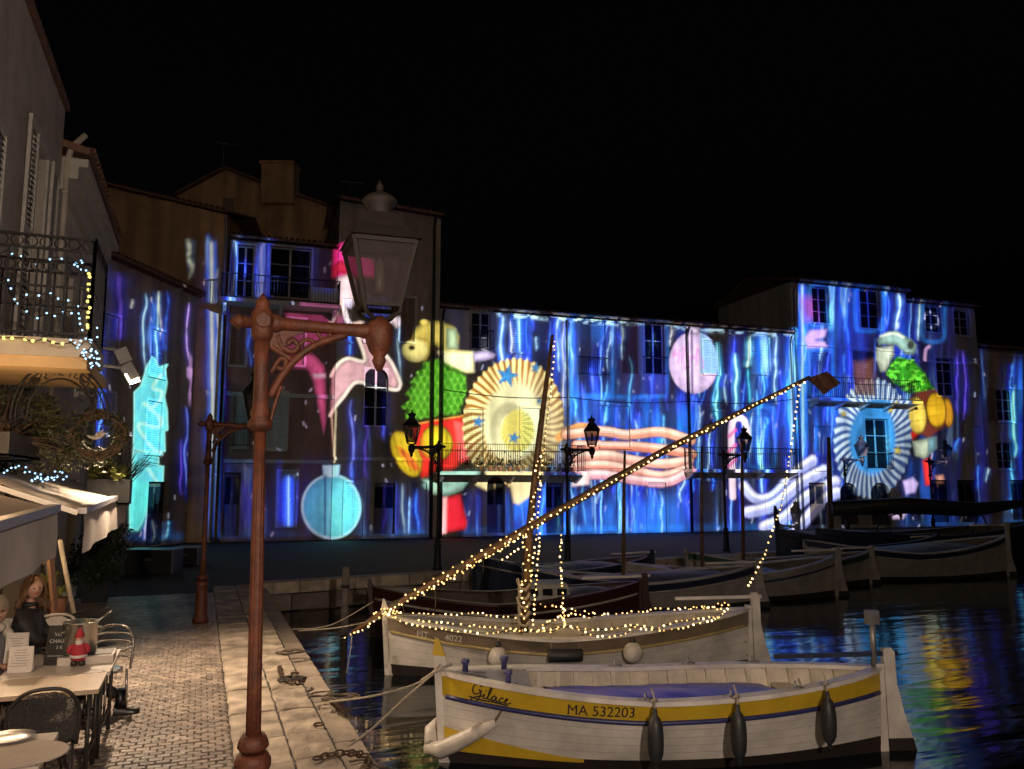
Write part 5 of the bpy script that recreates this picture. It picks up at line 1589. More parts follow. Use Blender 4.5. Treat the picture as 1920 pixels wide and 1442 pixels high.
# ---- lit boat with the lateen yard
bowB, sternB = C(-2.08, 13.62, WATER), C(4.02, 13.98, WATER)
LB = (sternB - bowB).length
HB = Hull(LB, 1.75, 0.95, 0.68, 1.0)
railB = lambda t: HB.g(t) - 0.24
bB, hB_ = boat('lateen_boat', 'white and taupe wooden boat strung with warm lights along its hull', bowB, sternB, HB, M_bwhite, M_btaupe, M_bochre, railB, planks=4, stem_top=1.22, rud_top=1.22, group='wooden boats moored in the harbour')
sdB = -1 if to_local(bB, C(0, 0)).y < 0 else 1
hull_text(HB, bB, 'MT', -LB / 2 + 0.52, 0.66, 0.14, M_inkw, sdB, slope=-0.07, label='pale letters MT on the taupe strake')
hull_text(HB, bB, '4022', -LB / 2 + 0.98, 0.63, 0.14, M_inkw, sdB, slope=-0.06, label='pale number 4022 on the taupe strake')
mb_, mt_ = at_depth(985, 1172, 13.8), at_depth(1036, 628, 13.8)
mast = empty('mast', mb_)
mast.parent = bB
mast.location = to_local(bB, mb_)
def Bl(px, py, d=13.8): return to_local(bB, at_depth(px, py, d))
COL.objects.unlink(mast); bpy.data.objects.remove(mast)
m_ = MB(); m_.tube([Bl(983, 1185), Bl(992, 1000), Bl(1010, 830), Bl(1036, 628)], [0.075, 0.07, 0.055, 0.03], 10); m_.build('mast', [M_bwood], bB)
m_ = MB()
for k in range(5):
    y_ = 1085 + k * 17
    m_.tube([Bl(970 + (k % 2) * 3, y_, 13.72), Bl(975, y_ + 18, 13.68), Bl(986, y_ + 22, 13.66), Bl(994, y_ + 10, 13.68)], 0.03, 6)
m_.build('rope_coil', [M_rope], bB)
yard = empty('lateen_yard', at_depth(990, 990, 13.65)); tag(yard, 'long slanting wooden yard across the mast of the lit boat', 'spar')
yo = Vector(yard.location)
YD = 13.62
yp = [at_depth(x, y, YD) for x, y in ((660, 1186), (715, 1150), (990, 990), (1250, 843), (1518, 707))]
MB().tube(yp, [0.03, 0.055, 0.07, 0.06, 0.03], 10).build('spar', [M_bwood], yard, yo)
m_ = MB()
for (x, y) in ((1150, 900), (1330, 802), (860, 1066), (740, 1136)):
    p = at_depth(x, y, YD); dd = (yp[4] - yp[0]).normalized()
    MB().tube([p - dd * 0.08, p + dd * 0.08], 0.078, 10).build('lashing', [M_roped], yard, yo)
m_ = MB()
fl = [[at_depth(x, y, YD + 0.04 * (j % 2)) for j, (x, y) in enumerate(r_)] for r_ in (((1514, 710), (1526, 705), (1538, 701), (1550, 696)), ((1528, 722), (1540, 716), (1552, 711), (1563, 706)), ((1546, 740), (1555, 732), (1566, 726), (1576, 718)))]
m_.grid(fl, smooth=False); m_.grid([[p + FWD * 0.03 for p in r_] for r_ in fl], smooth=False)
m_.build('pennant', [mat('pennant_cloth', (0.13, 0.06, 0.04), 0.9, var=0.4, scale=14)], yard, yo)
m_ = MB()
for (x, y0, y1) in ((815, 1095, 1150), (868, 1065, 1120), (905, 1045, 1075), (755, 1130, 1165)):
    MB().tube([at_depth(x, y0, YD), at_depth(x + 2, (y0 + y1) / 2, YD), at_depth(x, y1, YD)], 0.008, 5).build('loose_line', [M_roped], yard, yo)
MB().tube([at_depth(660, 1186, YD), at_depth(658, 1215, YD), at_depth(650, 1262, YD - .2)], 0.010, 5).build('bow_line', [M_rope], yard, yo)
# round fenders and a block fender
def hull_at(h, root, sd, px_, z, out):
    best_ = None
    for k in range(240):
        x = -h.L / 2 + h.L * (k + 0.5) / 240
        p = h.surf(x, z, sd, out)
        w_ = Matrix.Rotation(root.rotation_euler.z, 3, 'Z') @ p + Vector(root.location)
        c_ = CAMROT.transposed() @ (w_ - CAMPOS)
        e = abs(960 + FPX * c_.x / -c_.z - px_)
        if best_ is None or e < best_[0]: best_ = (e, w_, p)
    return best_[1]
for px_, z, lab in ((935, 0.42, 'round white ball fender near the bow of the lit boat'), (1186, 0.48, 'round white ball fender aft on the lit boat')):
    w_ = hull_at(HB, bB, sdB, px_, z, 0.16)
    o = empty('ball_fender', w_); tag(o, lab, 'fender', 'ball fenders of the lit boat')
    MB().lathe([(0.155 * math.sin(PI * k / 14), -0.165 * math.cos(PI * k / 14)) for k in range(1, 14)], 20).build('body', [M_fend], o)
    MB().lathe([(0.05, 0.14), (0.04, 0.2), (0.015, 0.24)], 10).build('eye', [M_fendd], o)
    MB().tube([(0, 0, 0.2), (0.01, 0.03, 0.32), (0.0, 0.09, 0.4)], 0.01, 5).build('rope', [M_rope], o)
w_ = hull_at(HB, bB, sdB, 1060, 0.45, 0.10)
o = empty('block_fender', w_, bB.rotation_euler.z); tag(o, 'black square-ended block fender amidships on the lit boat', 'fender')
MB().lathe([(0.085, -0.27), (0.10, -0.25), (0.10, 0.25), (0.085, 0.27)], 12, axis=(1, 0, 0)).build('body', [M_fendd], o)
for sx in (-0.22, 0.22): MB().tube([(sx, 0, 0.09), (sx, 0.02, 0.28)], 0.01, 5).build('rope', [M_rope], o)

# ---- boats further out
def far_boat(name, label, bx, bz, sx, sz, B, top, str_, rl, gb=0.85, gm=0.6, gs=0.95, mast=None, tarp=None, stem=1.2, rud=1.15, inner=None):
    bow, stern = C(bx, bz, WATER), C(sx, sz, WATER)
    H_ = Hull((stern - bow).length, B, gb, gm, gs)
    rt, _ = boat(name, label, bow, stern, H_, top, str_, rl, lambda t: H_.g(t) - 0.22, tarp=tarp, stem_top=stem, rud_top=rud, detail=False, inner=inner, group='wooden boats moored in the harbour')
    if mast:
        for (tt, hh, rr) in mast:
            x, y, z = H_.p(tt, 1.0)
            MB().tube([(x, 0, z - 0.4), (x + 0.05, 0, z + hh * 0.6), (x + 0.1, 0, z + hh)], [rr, rr * 0.9, rr * 0.6], 8).build('mast', [M_bwood], rt)
    return rt, H_
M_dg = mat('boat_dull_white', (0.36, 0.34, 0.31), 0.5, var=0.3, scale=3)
dkin = mat('dark_inside', (0.10, 0.08, 0.06), 0.6, var=0.3)
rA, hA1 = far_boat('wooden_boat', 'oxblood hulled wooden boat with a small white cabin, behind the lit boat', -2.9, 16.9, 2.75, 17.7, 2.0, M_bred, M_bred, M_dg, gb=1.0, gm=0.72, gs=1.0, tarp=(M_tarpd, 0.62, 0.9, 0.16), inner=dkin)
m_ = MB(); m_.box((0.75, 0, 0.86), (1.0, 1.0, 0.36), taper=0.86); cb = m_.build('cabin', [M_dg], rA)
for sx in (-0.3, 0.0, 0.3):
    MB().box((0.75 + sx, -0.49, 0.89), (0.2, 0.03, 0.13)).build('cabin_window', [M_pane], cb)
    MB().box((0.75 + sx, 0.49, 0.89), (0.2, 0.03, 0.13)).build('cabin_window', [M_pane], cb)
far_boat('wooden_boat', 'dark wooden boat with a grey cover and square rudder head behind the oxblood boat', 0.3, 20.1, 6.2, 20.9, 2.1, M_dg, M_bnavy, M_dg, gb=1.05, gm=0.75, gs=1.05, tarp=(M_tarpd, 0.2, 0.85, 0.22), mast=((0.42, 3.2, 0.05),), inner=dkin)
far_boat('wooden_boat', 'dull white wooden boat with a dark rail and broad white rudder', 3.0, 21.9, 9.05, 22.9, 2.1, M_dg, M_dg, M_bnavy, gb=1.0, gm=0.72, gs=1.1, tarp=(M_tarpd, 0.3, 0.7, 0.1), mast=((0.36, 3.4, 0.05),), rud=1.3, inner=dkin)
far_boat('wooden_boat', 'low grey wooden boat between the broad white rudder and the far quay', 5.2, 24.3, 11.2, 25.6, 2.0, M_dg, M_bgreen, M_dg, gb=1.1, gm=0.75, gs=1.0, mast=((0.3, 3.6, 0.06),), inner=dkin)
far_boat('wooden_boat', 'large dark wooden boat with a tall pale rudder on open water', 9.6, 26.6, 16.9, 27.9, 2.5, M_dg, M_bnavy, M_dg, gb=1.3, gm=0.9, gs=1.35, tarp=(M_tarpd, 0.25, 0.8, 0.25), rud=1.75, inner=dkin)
far_boat('wooden_boat', 'black boat with a high upswept prow against the lit arcade', 9.4, 28.8, 16.4, 31.4, 2.4, M_bnavy, M_bnavy, M_bkeel, gb=1.55, gm=0.95, gs=1.2, stem=2.35, inner=dkin)
rG, hG = far_boat('gaff_boat', 'black boat carrying a long boom wrapped in a dark sail cover', 11.8, 31.4, 22.0, 34.6, 2.8, M_bnavy, M_bnavy, M_bkeel, gb=1.4, gm=1.1, gs=1.5, mast=((0.06, 3.6, 0.11),), inner=dkin)
m_ = MB(); m_.tube([(-hG.L / 2 + 0.6, 0, 2.15), (-1, 0, 2.25), (2.5, 0, 2.05), (hG.L / 2 - 0.2, 0, 2.3)], [0.28, 0.34, 0.3, 0.16], 10); m_.build('sail_cover', [M_fendd], rG)
for xx in (-2.2, 2.8):
    MB().tube([(xx, -0.5, 1.0), (xx, 0, 2.0), (xx, 0.5, 1.0)], 0.04, 6).build('boom_crutch', [M_fendd], rG)
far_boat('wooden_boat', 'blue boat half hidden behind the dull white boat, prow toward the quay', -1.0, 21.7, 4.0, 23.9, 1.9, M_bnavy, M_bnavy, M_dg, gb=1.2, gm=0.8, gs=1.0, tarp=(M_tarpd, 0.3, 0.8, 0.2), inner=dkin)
# ================================================================== street lamps
M_rust = mat('oxide_red_paint', (0.055, 0.018, 0.010), 0.6, col2=(0.15, 0.041, 0.016), scale=11, bump=0.35, bscale=45, detail=9)
M_lant = mat('lantern_patina', (0.018, 0.014, 0.011), 0.7, metal=0.1, var=0.35, scale=12)
M_lglass = glass('lantern_glass', (0.78, 0.72, 0.70), 0.06, 0.75)
nt = M_lglass.node_tree                                # a film of dust on the panes
out_ = nt.nodes['Material Output']; old_ = out_.inputs['Surface'].links[0].from_socket
df_ = nt.nodes.new('ShaderNodeBsdfDiffuse'); df_.inputs['Color'].default_value = (0.13, 0.11, 0.11, 1)
nz_ = nt.nodes.new('ShaderNodeTexNoise'); nz_.inputs['Scale'].default_value = 7
mr_ = nt.nodes.new('ShaderNodeMapRange'); mr_.inputs['To Min'].default_value = 0.2; mr_.inputs['To Max'].default_value = 0.42
mx_ = nt.nodes.new('ShaderNodeMixShader')
nt.links.new(nz_.outputs['Fac'], mr_.inputs['Value']); nt.links.new(mr_.outputs['Result'], mx_.inputs[0])
nt.links.new(old_, mx_.inputs[1]); nt.links.new(df_.outputs[0], mx_.inputs[2]); nt.links.new(mx_.outputs[0], out_.inputs['Surface'])
M_bulb_off = mat('milk_glass', (0.22, 0.2, 0.19), 0.3, var=0.05)

def street_lamp(base, H, rz, label, group, arm=0.79):
    root = empty('street_lamp', base, rz); tag(root, label, 'street lamp', group)
    flute = lambda a: 1 - 0.12 * (0.5 + 0.5 * math.cos(a * 12))
    m_ = MB()
    m_.lathe([(0.14, 0), (0.14, 0.06), (0.11, 0.10), (0.105, 0.30), (0.095, 0.50), (0.085, 0.58), (0.112, 0.64), (0.112, 0.68), (0.09, 0.72)], 24)
    m_.build('plinth', [M_rust], root)
    m_ = MB()
    m_.lathe([(0.049, 0.71), (0.046, 1.2), (0.042, 2.1), (0.038, H - 0.72)], 48, wob=flute); m_.build('shaft', [M_rust], root)
    m_ = MB()
    m_.lathe([(0.05, H - 0.73), (0.080, H - 0.70), (0.082, H - 0.67), (0.058, H - 0.64), (0.066, H - 0.61), (0.052, H - 0.57), (0.045, H - 0.3), (0.05, H - 0.12)], 24); m_.build('collar', [M_rust], root)
    m_ = MB()
    m_.lathe([(0.075, 0.73), (0.098, 0.76), (0.088, 0.80), (0.072, 0.83)], 24); m_.build('base_ring', [M_rust], root)
    # head casting with finials
    m_ = MB()
    m_.lathe([(0.050, -0.13), (0.07, -0.09), (0.078, 0.0), (0.07, 0.07), (0.045, 0.10), (0.05, 0.125), (0.04, 0.15), (0.002, 0.205)], 20, (0, 0, H)); m_.build('head', [M_rust], root)
    m_ = MB(); m_.lathe([(0.04, 0.07), (0.04, 0.13), (0.055, 0.14), (0.05, 0.16), (0.002, 0.215)], 16, (0, 0, H), axis=(-1, 0, 0)); m_.build('side_finial', [M_rust], root)
    m_ = MB(); m_.lathe([(0.045, -0.1), (0.045, -0.092), (0.03, -0.092)], 16, (0, 0, H), axis=(0, 1, 0)); m_.build('rosette', [M_rust], root)
    # arm
    m_ = MB(); m_.lathe([(0.065, 0.06), (0.065, 0.10), (0.048, 0.13), (0.040, 0.45), (0.048, arm - 0.13), (0.056, arm - 0.10), (0.056, arm - 0.06)], 16, (0, 0, H), axis=(1, 0, -0.03)); m_.build('arm', [M_rust], root)
    m_ = MB(); m_.lathe([(0.02, -0.27), (0.05, -0.20), (0.04, -0.17), (0.07, -0.13), (0.095, -0.06), (0.10, 0.0), (0.09, 0.06), (0.05, 0.10), (0.03, 0.12)], 20, (arm, 0, H - 0.03)); m_.build('knuckle', [M_rust], root)
    # pierced spandrel under the arm
    m_ = MB()
    def curve(pts, r_):
        pp = smooth_pts(pts, 5); m_.tube([(p[0], 0, p[1]) for p in pp], r_, 6)
    curve([(0.06, H - 0.50), (0.13, H - 0.36), (0.22, H - 0.24), (0.36, H - 0.13), (0.56, H - 0.055)], 0.028)
    curve([(0.06, H - 0.34), (0.12, H - 0.24), (0.16, H - 0.26), (0.14, H - 0.31), (0.10, H - 0.30)], 0.018)
    curve([(0.10, H - 0.08), (0.13, H - 0.16), (0.20, H - 0.19), (0.235, H - 0.15), (0.20, H - 0.11), (0.165, H - 0.14)], 0.02)
    curve([(0.235, H - 0.15), (0.29, H - 0.10), (0.34, H - 0.12), (0.33, H - 0.155), (0.29, H - 0.15)], 0.016)
    curve([(0.06, H - 0.16), (0.12, H - 0.2), (0.19, H - 0.24)], 0.022)
    curve([(0.36, H - 0.05), (0.40, H - 0.09), (0.45, H - 0.08), (0.44, H - 0.05)], 0.014)
    curve([(0.055, H - 0.72), (0.075, H - 0.62), (0.10, H - 0.52), (0.13, H - 0.42)], 0.013)
    poly = [(0.05, 0, H - 0.05), (0.05, 0, H - 0.17), (0.13, 0, H - 0.2), (0.16, 0, H - 0.1), (0.26, 0, H - 0.06), (0.3, 0, H - 0.04)]
    m_.prism([(x, -0.012, z) for x, y, z in poly], (0, 0.024, 0))
    m_.build('bracket', [M_rust], root)
    # lantern
    LZ = H + 0.155
    bw, tw, gh = 0.125, 0.215, 0.435
    ltn = MB()
    corners = lambda w, z: [Vector((arm + sx * w, sy * w, z)) for sx, sy in ((-1, -1), (1, -1), (1, 1), (-1, 1))]
    cb, ct = corners(bw, LZ), corners(tw, LZ + gh)
    for i in range(4):
        ltn.bar(cb[i], ct[i], 0.028, 0.028, up=Vector((0.3, 0.7, 0)))
        ltn.bar(cb[i], cb[(i + 1) % 4], 0.03, 0.03); ltn.bar(ct[i], ct[(i + 1) % 4], 0.035, 0.03)
    ln = ltn.build('lantern', [M_lant], root)
    for i in range(4):
        a_, b_ = cb[i], cb[(i + 1) % 4]; c_, d_ = ct[(i + 1) % 4], ct[i]
        p = MB(); p.add([a_, b_, c_, d_], [(0, 1, 2, 3)]); p.build('pane', [M_lglass], ln)
    rf_ = MB(); r0, r1 = corners(tw + 0.035, LZ + gh + 0.02), corners(0.10, LZ + gh + 0.235)
    rm = corners(0.165, LZ + gh + 0.12)
    rf_.add(r0 + rm + r1, [(0, 1, 5, 4), (1, 2, 6, 5), (2, 3, 7, 6), (3, 0, 4, 7), (4, 5, 9, 8), (5, 6, 10, 9), (6, 7, 11, 10), (7, 4, 8, 11), (8, 9, 10, 11), (3, 2, 1, 0)])
    rf_.build('lantern_roof', [M_lant], ln)
    dm = MB(); dm.lathe([(0.085, 0.225), (0.09, 0.25), (0.095, 0.30), (0.125, 0.335), (0.125, 0.35), (0.10, 0.375), (0.05, 0.40), (0.02, 0.42), (0.03, 0.45), (0.005, 0.5)], 16, (arm, 0, LZ + gh)); dm.build('lantern_cap', [M_lant], ln)
    bl = MB(); bl.lathe([(0.01, 0.36), (0.03, 0.33), (0.04, 0.2), (0.03, 0.12), (0.02, 0.1)], 12, (arm, 0, LZ)); bl.build('lamp_bulb', [M_bulb_off], ln)
    sc_ = MB()
    for i in range(4):
        p0 = cb[i]; cc = Vector((arm, 0, H + 0.06))
        d = (p0 - cc); d.z = 0
        q = [p0, cc + d * 0.95 + Vector((0, 0, 0.05)), cc + d * 0.55 + Vector((0, 0, 0.015)), cc + d * 0.25]
        sc_.tube([Vector(v) for v in smooth_pts([tuple(x) for x in q], 4)], 0.016, 6)
    sc_.build('lantern_cradle', [M_lant], ln)
    return root
p = at_depth(493, 606, 5.3)
HL = p.z
grp = 'lantern street lamps along the quay'
lamp1 = street_lamp(Vector((p.x, p.y, 0)), HL, 0.0, 'oxide red cast iron lantern post at the edge of the paved terrace', grp)
lamp1.location += RGT * 0.055; lamp1.rotation_euler = (0, -0.016, 0)      # the old post leans a little
M_lampd = mat('lamp_silhouette', (0.012, 0.011, 0.012), 0.6, var=0.3)  # backlit silhouette of the far posts, put into their colour as black
DARK = {}
def blacken(o):
    if o.type == 'MESH' and o.data.materials and o.data.materials[0] in (M_rust, M_lant):
        if o.data.name not in DARK:
            DARK[o.data.name] = o.data.copy(); DARK[o.data.name].materials.clear(); DARK[o.data.name].materials.append(M_lampd)
        o.data = DARK[o.data.name]
    for c_ in o.children: blacken(c_)
def lamp_copy(px_, depth, rz, label):
    o = copy_tree(lamp1)
    if 'dark' in label: blacken(o)
    q_ = at_depth(px_, 908, depth)
    o.location = (q_.x, q_.y, 0); o.rotation_euler = (0, 0, rz); o['label'] = label
    return o
lit = copy_tree(lamp1); lit.rotation_euler = (0, 0, 0); lit.location = (lamp1.location.x, -3.4, 0); lit['label'] = 'lit lantern post on the quay behind the photographer'
for ch in lit.children:
    if ch.name.startswith('lantern'):
        for c2_ in ch.children:
            if c2_.name.startswith('lamp_bulb'):
                c2_.data = MB().lathe([(0.004, 0.36), (0.010, 0.3), (0.010, 0.12), (0.004, 0.1)], 8, (0.79, 0, HL + 0.155)).mesh('lamp_bulb', [emit('street_bulb', (1.0, 0.72, 0.45), 12.0)])
point_light('street_light', Vector((lamp1.location.x + 0.79, -3.4, HL + 0.155 + 0.2)), 6400.0, (1.0, 0.85, 0.71), 0.06, lit)
lamp_copy(388, 14.4, 0.0, 'oxide red lantern post further along the same slab kerb, past the terrace')
lamp_copy(822, 23.2, PI - YAW, 'dark lantern post before the tall house, arm turned toward the rose house')
lamp_copy(1063, 25.0, -YAW, 'dark lantern post in front of the long house balcony')
lamp_copy(1358, 29.5, -YAW, 'dark lantern post under the long house second balcony')
lamp_copy(1585, 35.0, -YAW, 'dark lantern post beside the house with twin arches')
lamp_copy(1745, 38.0, -YAW, 'dark lantern post in front of the narrow house')

# ================================================================== strings of lights
M_cable = mat('light_cable', (0.02, 0.02, 0.015), 0.6, var=0.0)
M_warm = emit('warm_bulb', (1.0, 0.60, 0.20), 3.6)
M_cool = emit('cool_bulb', (0.36, 0.66, 1.0), 3.2)
M_gold = emit('gold_bulb', (1.0, 0.74, 0.14), 3.2)
def ico(r_):
    bm = bmesh.new(); bmesh.ops.create_icosphere(bm, subdivisions=1, radius=r_)
    me = bpy.data.meshes.new('bulb'); bm.to_mesh(me); bm.free()
    for p_ in me.polygons: p_.use_smooth = True
    return me
def bulbmesh(r_, m): me = ico(r_); me.materials.append(m); return me
BW = bulbmesh(0.017, M_warm); BW2 = bulbmesh(0.0145, emit('warm_bulb_dim', (1.0, 0.55, 0.16), 2.4)); BW3 = bulbmesh(0.0185, emit('warm_bulb_bright', (1.0, 0.66, 0.28), 6.5)); BC = bulbmesh(0.016, M_cool); BG = bulbmesh(0.017, M_gold); BCs = bulbmesh(0.011, M_cool)
def light_string(label, pts, spacing, bulb, jit=0.01, group='strings of warm lights on the lit boat', sm=6, r_cable=0.004):
    pp = [Vector(v) for v in smooth_pts([tuple(v) for v in pts], sm)]
    o = empty('string_light', pp[0]); tag(o, label, 'string lights', group)
    o0 = pp[0].copy()
    r_ = random.Random(len(pts) * 31 + int(abs(o0.x) * 100))
    MB().tube(pp, r_cable * 1.6, 5).build('cable', [M_cable], o, o0)
    acc = 0.0
    for i in range(len(pp) - 1):
        seg = pp[i + 1] - pp[i]; L = seg.length
        while acc < L:
            q_ = pp[i] + seg * (acc / L) + Vector((r_.uniform(-jit, jit), r_.uniform(-jit, jit), r_.uniform(-jit, jit)))
            inst('bulb', bulb if bulb is not BW else r_.choice((BW, BW, BW2, BW3)), o, q_ - o0)
            acc += spacing * r_.uniform(0.7, 1.3)
        acc -= L
    return o
def pxs(pts, d):
    return [at_depth(p[0], p[1], p[2] if len(p) > 2 else d) for p in pts]
yd = 13.50
light_string('dense warm lights wound along the underside of the lower yard', pxs([(645, 1194), (680, 1182), (715, 1155), (800, 1107), (900, 1052), (990, 997)], yd), 0.075, BW, 0.018)
light_string('warm lights wound along the upper yard to its tip', pxs([(992, 992), (1100, 931), (1250, 846), (1400, 768), (1508, 716)], yd), 0.085, BW, 0.022)
# the little tufts standing off the upper side of the lower yard
for i in range(13):
    x = 762 + i * 17.8 if i < 11 else 935 + (i - 10) * 17
    y = 1118 - (x - 762) * 0.575
    light_string('short tuft of warm bulbs standing off the lower yard', pxs([(x - 2, y - 3), (x + 9, y + 5), (x + 18, y + 8)], yd), 0.085, BW, 0.006, 'tufts of bulbs on the yard', sm=2)
light_string('warm lights heaped at the bow where the yard crosses the stem', pxs([(703, 1152), (720, 1142), (735, 1146), (722, 1154), (740, 1150), (728, 1143), (748, 1148), (735, 1156)], 13.4), 0.06, BW, 0.02)
nd = 12.75
light_string('warm lights draped along the outer side of the near gunwale', pxs([(742, 1158, 13.3), (765, 1170, 13.2), (800, 1176, 13.0), (860, 1183, 12.8), (915, 1187, 12.72), (960, 1183, nd), (1000, 1182, nd), (1035, 1184, nd), (1057, 1176, nd), (1090, 1182, nd), (1110, 1192, nd), (1140, 1194, nd), (1178, 1186, nd), (1182, 1176, nd), (1215, 1180, 12.8), (1260, 1181, 12.9), (1310, 1170, 13.1), (1345, 1158, 13.3), (1368, 1138, 13.6)], nd), 0.105, BW)
light_string('warm lights along the top of the near gunwale', pxs([(785, 1163, 13.1), (860, 1171, 12.9), (930, 1176, 12.85), (965, 1180, 12.85), (1010, 1184, 12.85), (1057, 1174, 12.85), (1105, 1180, 12.9), (1150, 1178, 12.9), (1182, 1172, 12.9), (1235, 1178, 13.0), (1250, 1171, 13.1), (1290, 1163, 13.2), (1350, 1156, 13.5)], nd), 0.105, BW)
fd = 14.8
light_string('warm lights along the far gunwale toward the bow', pxs([(752, 1149, 14.0), (800, 1152, 14.3), (850, 1153, 14.6), (890, 1149, 14.8), (925, 1155, 14.8), (970, 1158, 14.8)], fd), 0.105, BW)
light_string('warm lights along the far gunwale toward the stern', pxs([(1003, 1131, 14.6), (1040, 1139, 14.7), (1085, 1145, 14.8), (1120, 1152, 14.8), (1150, 1153, 14.8), (1190, 1148, 14.8), (1240, 1143, 14.8), (1285, 1141, 14.7), (1330, 1136, 14.4), (1368, 1132, 14.1)], fd), 0.095, BW, 0.03)
light_string('second row of warm lights inside the far gunwale', pxs([(1015, 1178, 13.6), (1045, 1160, 14.0), (1080, 1153, 14.5), (1130, 1160, 14.7), (1180, 1158, 14.7), (1230, 1152, 14.7), (1280, 1145, 14.6), (1320, 1142, 14.3), (1360, 1140, 14.0)], fd), 0.10, BW, 0.03)
light_string('warm lights hanging straight from the yard to the gunwale', pxs([(1051, 1003), (1052, 1060), (1055, 1120), (1057, 1160), (1060, 1174, 12.9)], 13.45), 0.075, BW, 0.012)
light_string('warm lights running down the fore side of the mast', pxs([(1040, 640), (1034, 720), (1024, 800), (1016, 880), (1010, 950), (1006, 1000), (1000, 1050), (996, 1090)], 13.62), 0.10, BW, 0.01)
light_string('warm lights beside the mast from the yard to the deck', pxs([(1012, 1000), (1008, 1060), (1003, 1120), (1000, 1172)], 13.55), 0.078, BW, 0.01)
light_string('warm lights zigzagging round the lower mast', pxs([(985, 1000), (980, 1020), (990, 1035), (992, 1050), (982, 1058), (985, 1068), (996, 1075), (993, 1090), (980, 1088), (978, 1110), (979, 1125), (988, 1138), (978, 1152), (982, 1160)], 13.62), 0.085, BW, 0.01)
light_string('warm lights spiralling round the mast above the yard', pxs([(1018, 845), (1004, 880), (1012, 910), (996, 940), (1004, 960), (990, 985)], 13.62), 0.10, BW, 0.01)
light_string('small warm lights hooked off the mast toward the prow', pxs([(980, 1026), (962, 1036), (950, 1046), (941, 1050)], 13.6), 0.075, BW, 0.006)
light_string('warm lights looping from the yard tip down to the sternpost', pxs([(1500, 722, 13.55), (1490, 790), (1480, 860), (1466, 940), (1450, 992), (1432, 1044), (1412, 1082), (1403, 1100, 13.95)], 13.75), 0.10, BW, 0.008)
# ================================================================== restaurant houses beside the camera
FX = -2.42
NEAR = Facade(Vector((FX, -6, 0)), Vector((FX, 20, 0)))     # u = y + 6
M_nwall = mat('house_render_grey', (0.50, 0.45, 0.38), 0.9, var=0.25, scale=2.0, bump=0.25, bscale=25)
M_cream = mat('house_render_cream', (0.66, 0.59, 0.47), 0.9, var=0.15, scale=2.0, bump=0.2, bscale=25)
M_nsh = mat('near_shutter', (0.52, 0.50, 0.44), 0.6, var=0.2, scale=10)
M_orange = mat('soffit_ochre', (0.60, 0.42, 0.22), 0.9, var=0.12, scale=3)

def near_shutters(root, base, y0, y1, h0, h1, out=0.03):
    s_ = MB(); f = NEAR
    a, c = y0 + 6, y1 + 6
    f.box(s_, a, a + 0.06, h0, h1, out, out + 0.045); f.box(s_, c - 0.06, c, h0, h1, out, out + 0.045)
    for hh in (h0, (h0 + h1) / 2, h1 - 0.08): f.box(s_, a + 0.06, c - 0.06, hh, hh + 0.08, out + 0.002, out + 0.043)
    sh = s_.build('shutter', [M_nsh], root, base)
    n = int((h1 - h0) / 0.075)
    slat = None
    for i in range(n):
        hh = h0 + (h1 - h0) * (i + 0.5) / n
        q_ = MB(); q_.add([f.pt(a + 0.06, hh - 0.034, out + 0.04), f.pt(c - 0.06, hh - 0.034, out + 0.04), f.pt(c - 0.06, hh + 0.034, out + 0.012), f.pt(a + 0.06, hh + 0.034, out + 0.012)], [(0, 1, 2, 3)])
        if slat is None:
            slat = q_.build('slat', [M_nsh], sh, base); h_ref = hh; me_ = slat.data
        else:
            inst('slat', me_, sh, (0, 0, hh - h_ref))

def opening_hint(*a): pass
n1, n1b = house('restaurant_house', 'grey rendered restaurant house with louvred shutters and an iron balcony above the awnings', NEAR, 0.0, 20.7, 8.65, [
    (13.4, 0.05, 15.1, 2.45, 'dark*'), (9.6, 0.05, 11.3, 2.45, 'dark*'), (14.9, 3.95, 16.1, 6.4, 'win nosill*'), (18.55, 4.2, 19.45, 7.3, 'win nosill*'), (18.4, 0.05, 19.8, 2.45, 'dark*'), (9.5, 4.2, 10.7, 6.4, 'win*')], M_nwall, back=6, overhang=0.06, group='houses beside the restaurant terrace', eave_tiles=False)
near_shutters(n1, n1b, 8.2, 8.85, 3.95, 6.6); near_shutters(n1, n1b, 10.13, 10.75, 3.95, 6.6); near_shutters(n1, n1b, 11.85, 12.42, 4.2, 7.35, 0.05); near_shutters(n1, n1b, 13.58, 14.15, 4.2, 7.35, 0.05)
downpipe(n1, n1b, NEAR, 72, 3.0, 8.3, 0.05, 0.08, mat('cream_pipe', (0.5, 0.45, 0.38), 0.6, var=0.15))
m_ = MB(); m_.box((FX - 0.9, 13.4, 9.9), (0.9, 1.2, 2.6)); m_.build('chimney', [M_nwall], n1, n1b)
n2, n2b = house('cream_house', 'cream house with a deep moulded cornice beyond the balcony', NEAR, 20.7, 26.0, 7.9, [
    (21.5, 4.2, 22.5, 6.2, 'closed*'), (23.8, 4.2, 24.8, 6.2, 'closed*'), (21.5, 0.05, 22.9, 2.5, 'dark*'), (24, 0.05, 25.2, 2.5, 'dark*')], M_cream, back=6, overhang=0.42, group='houses beside the restaurant terrace',
    cornice=((7.3, 7.5, 0.12), (7.5, 7.72, 0.26), (7.72, 7.86, 0.40)))

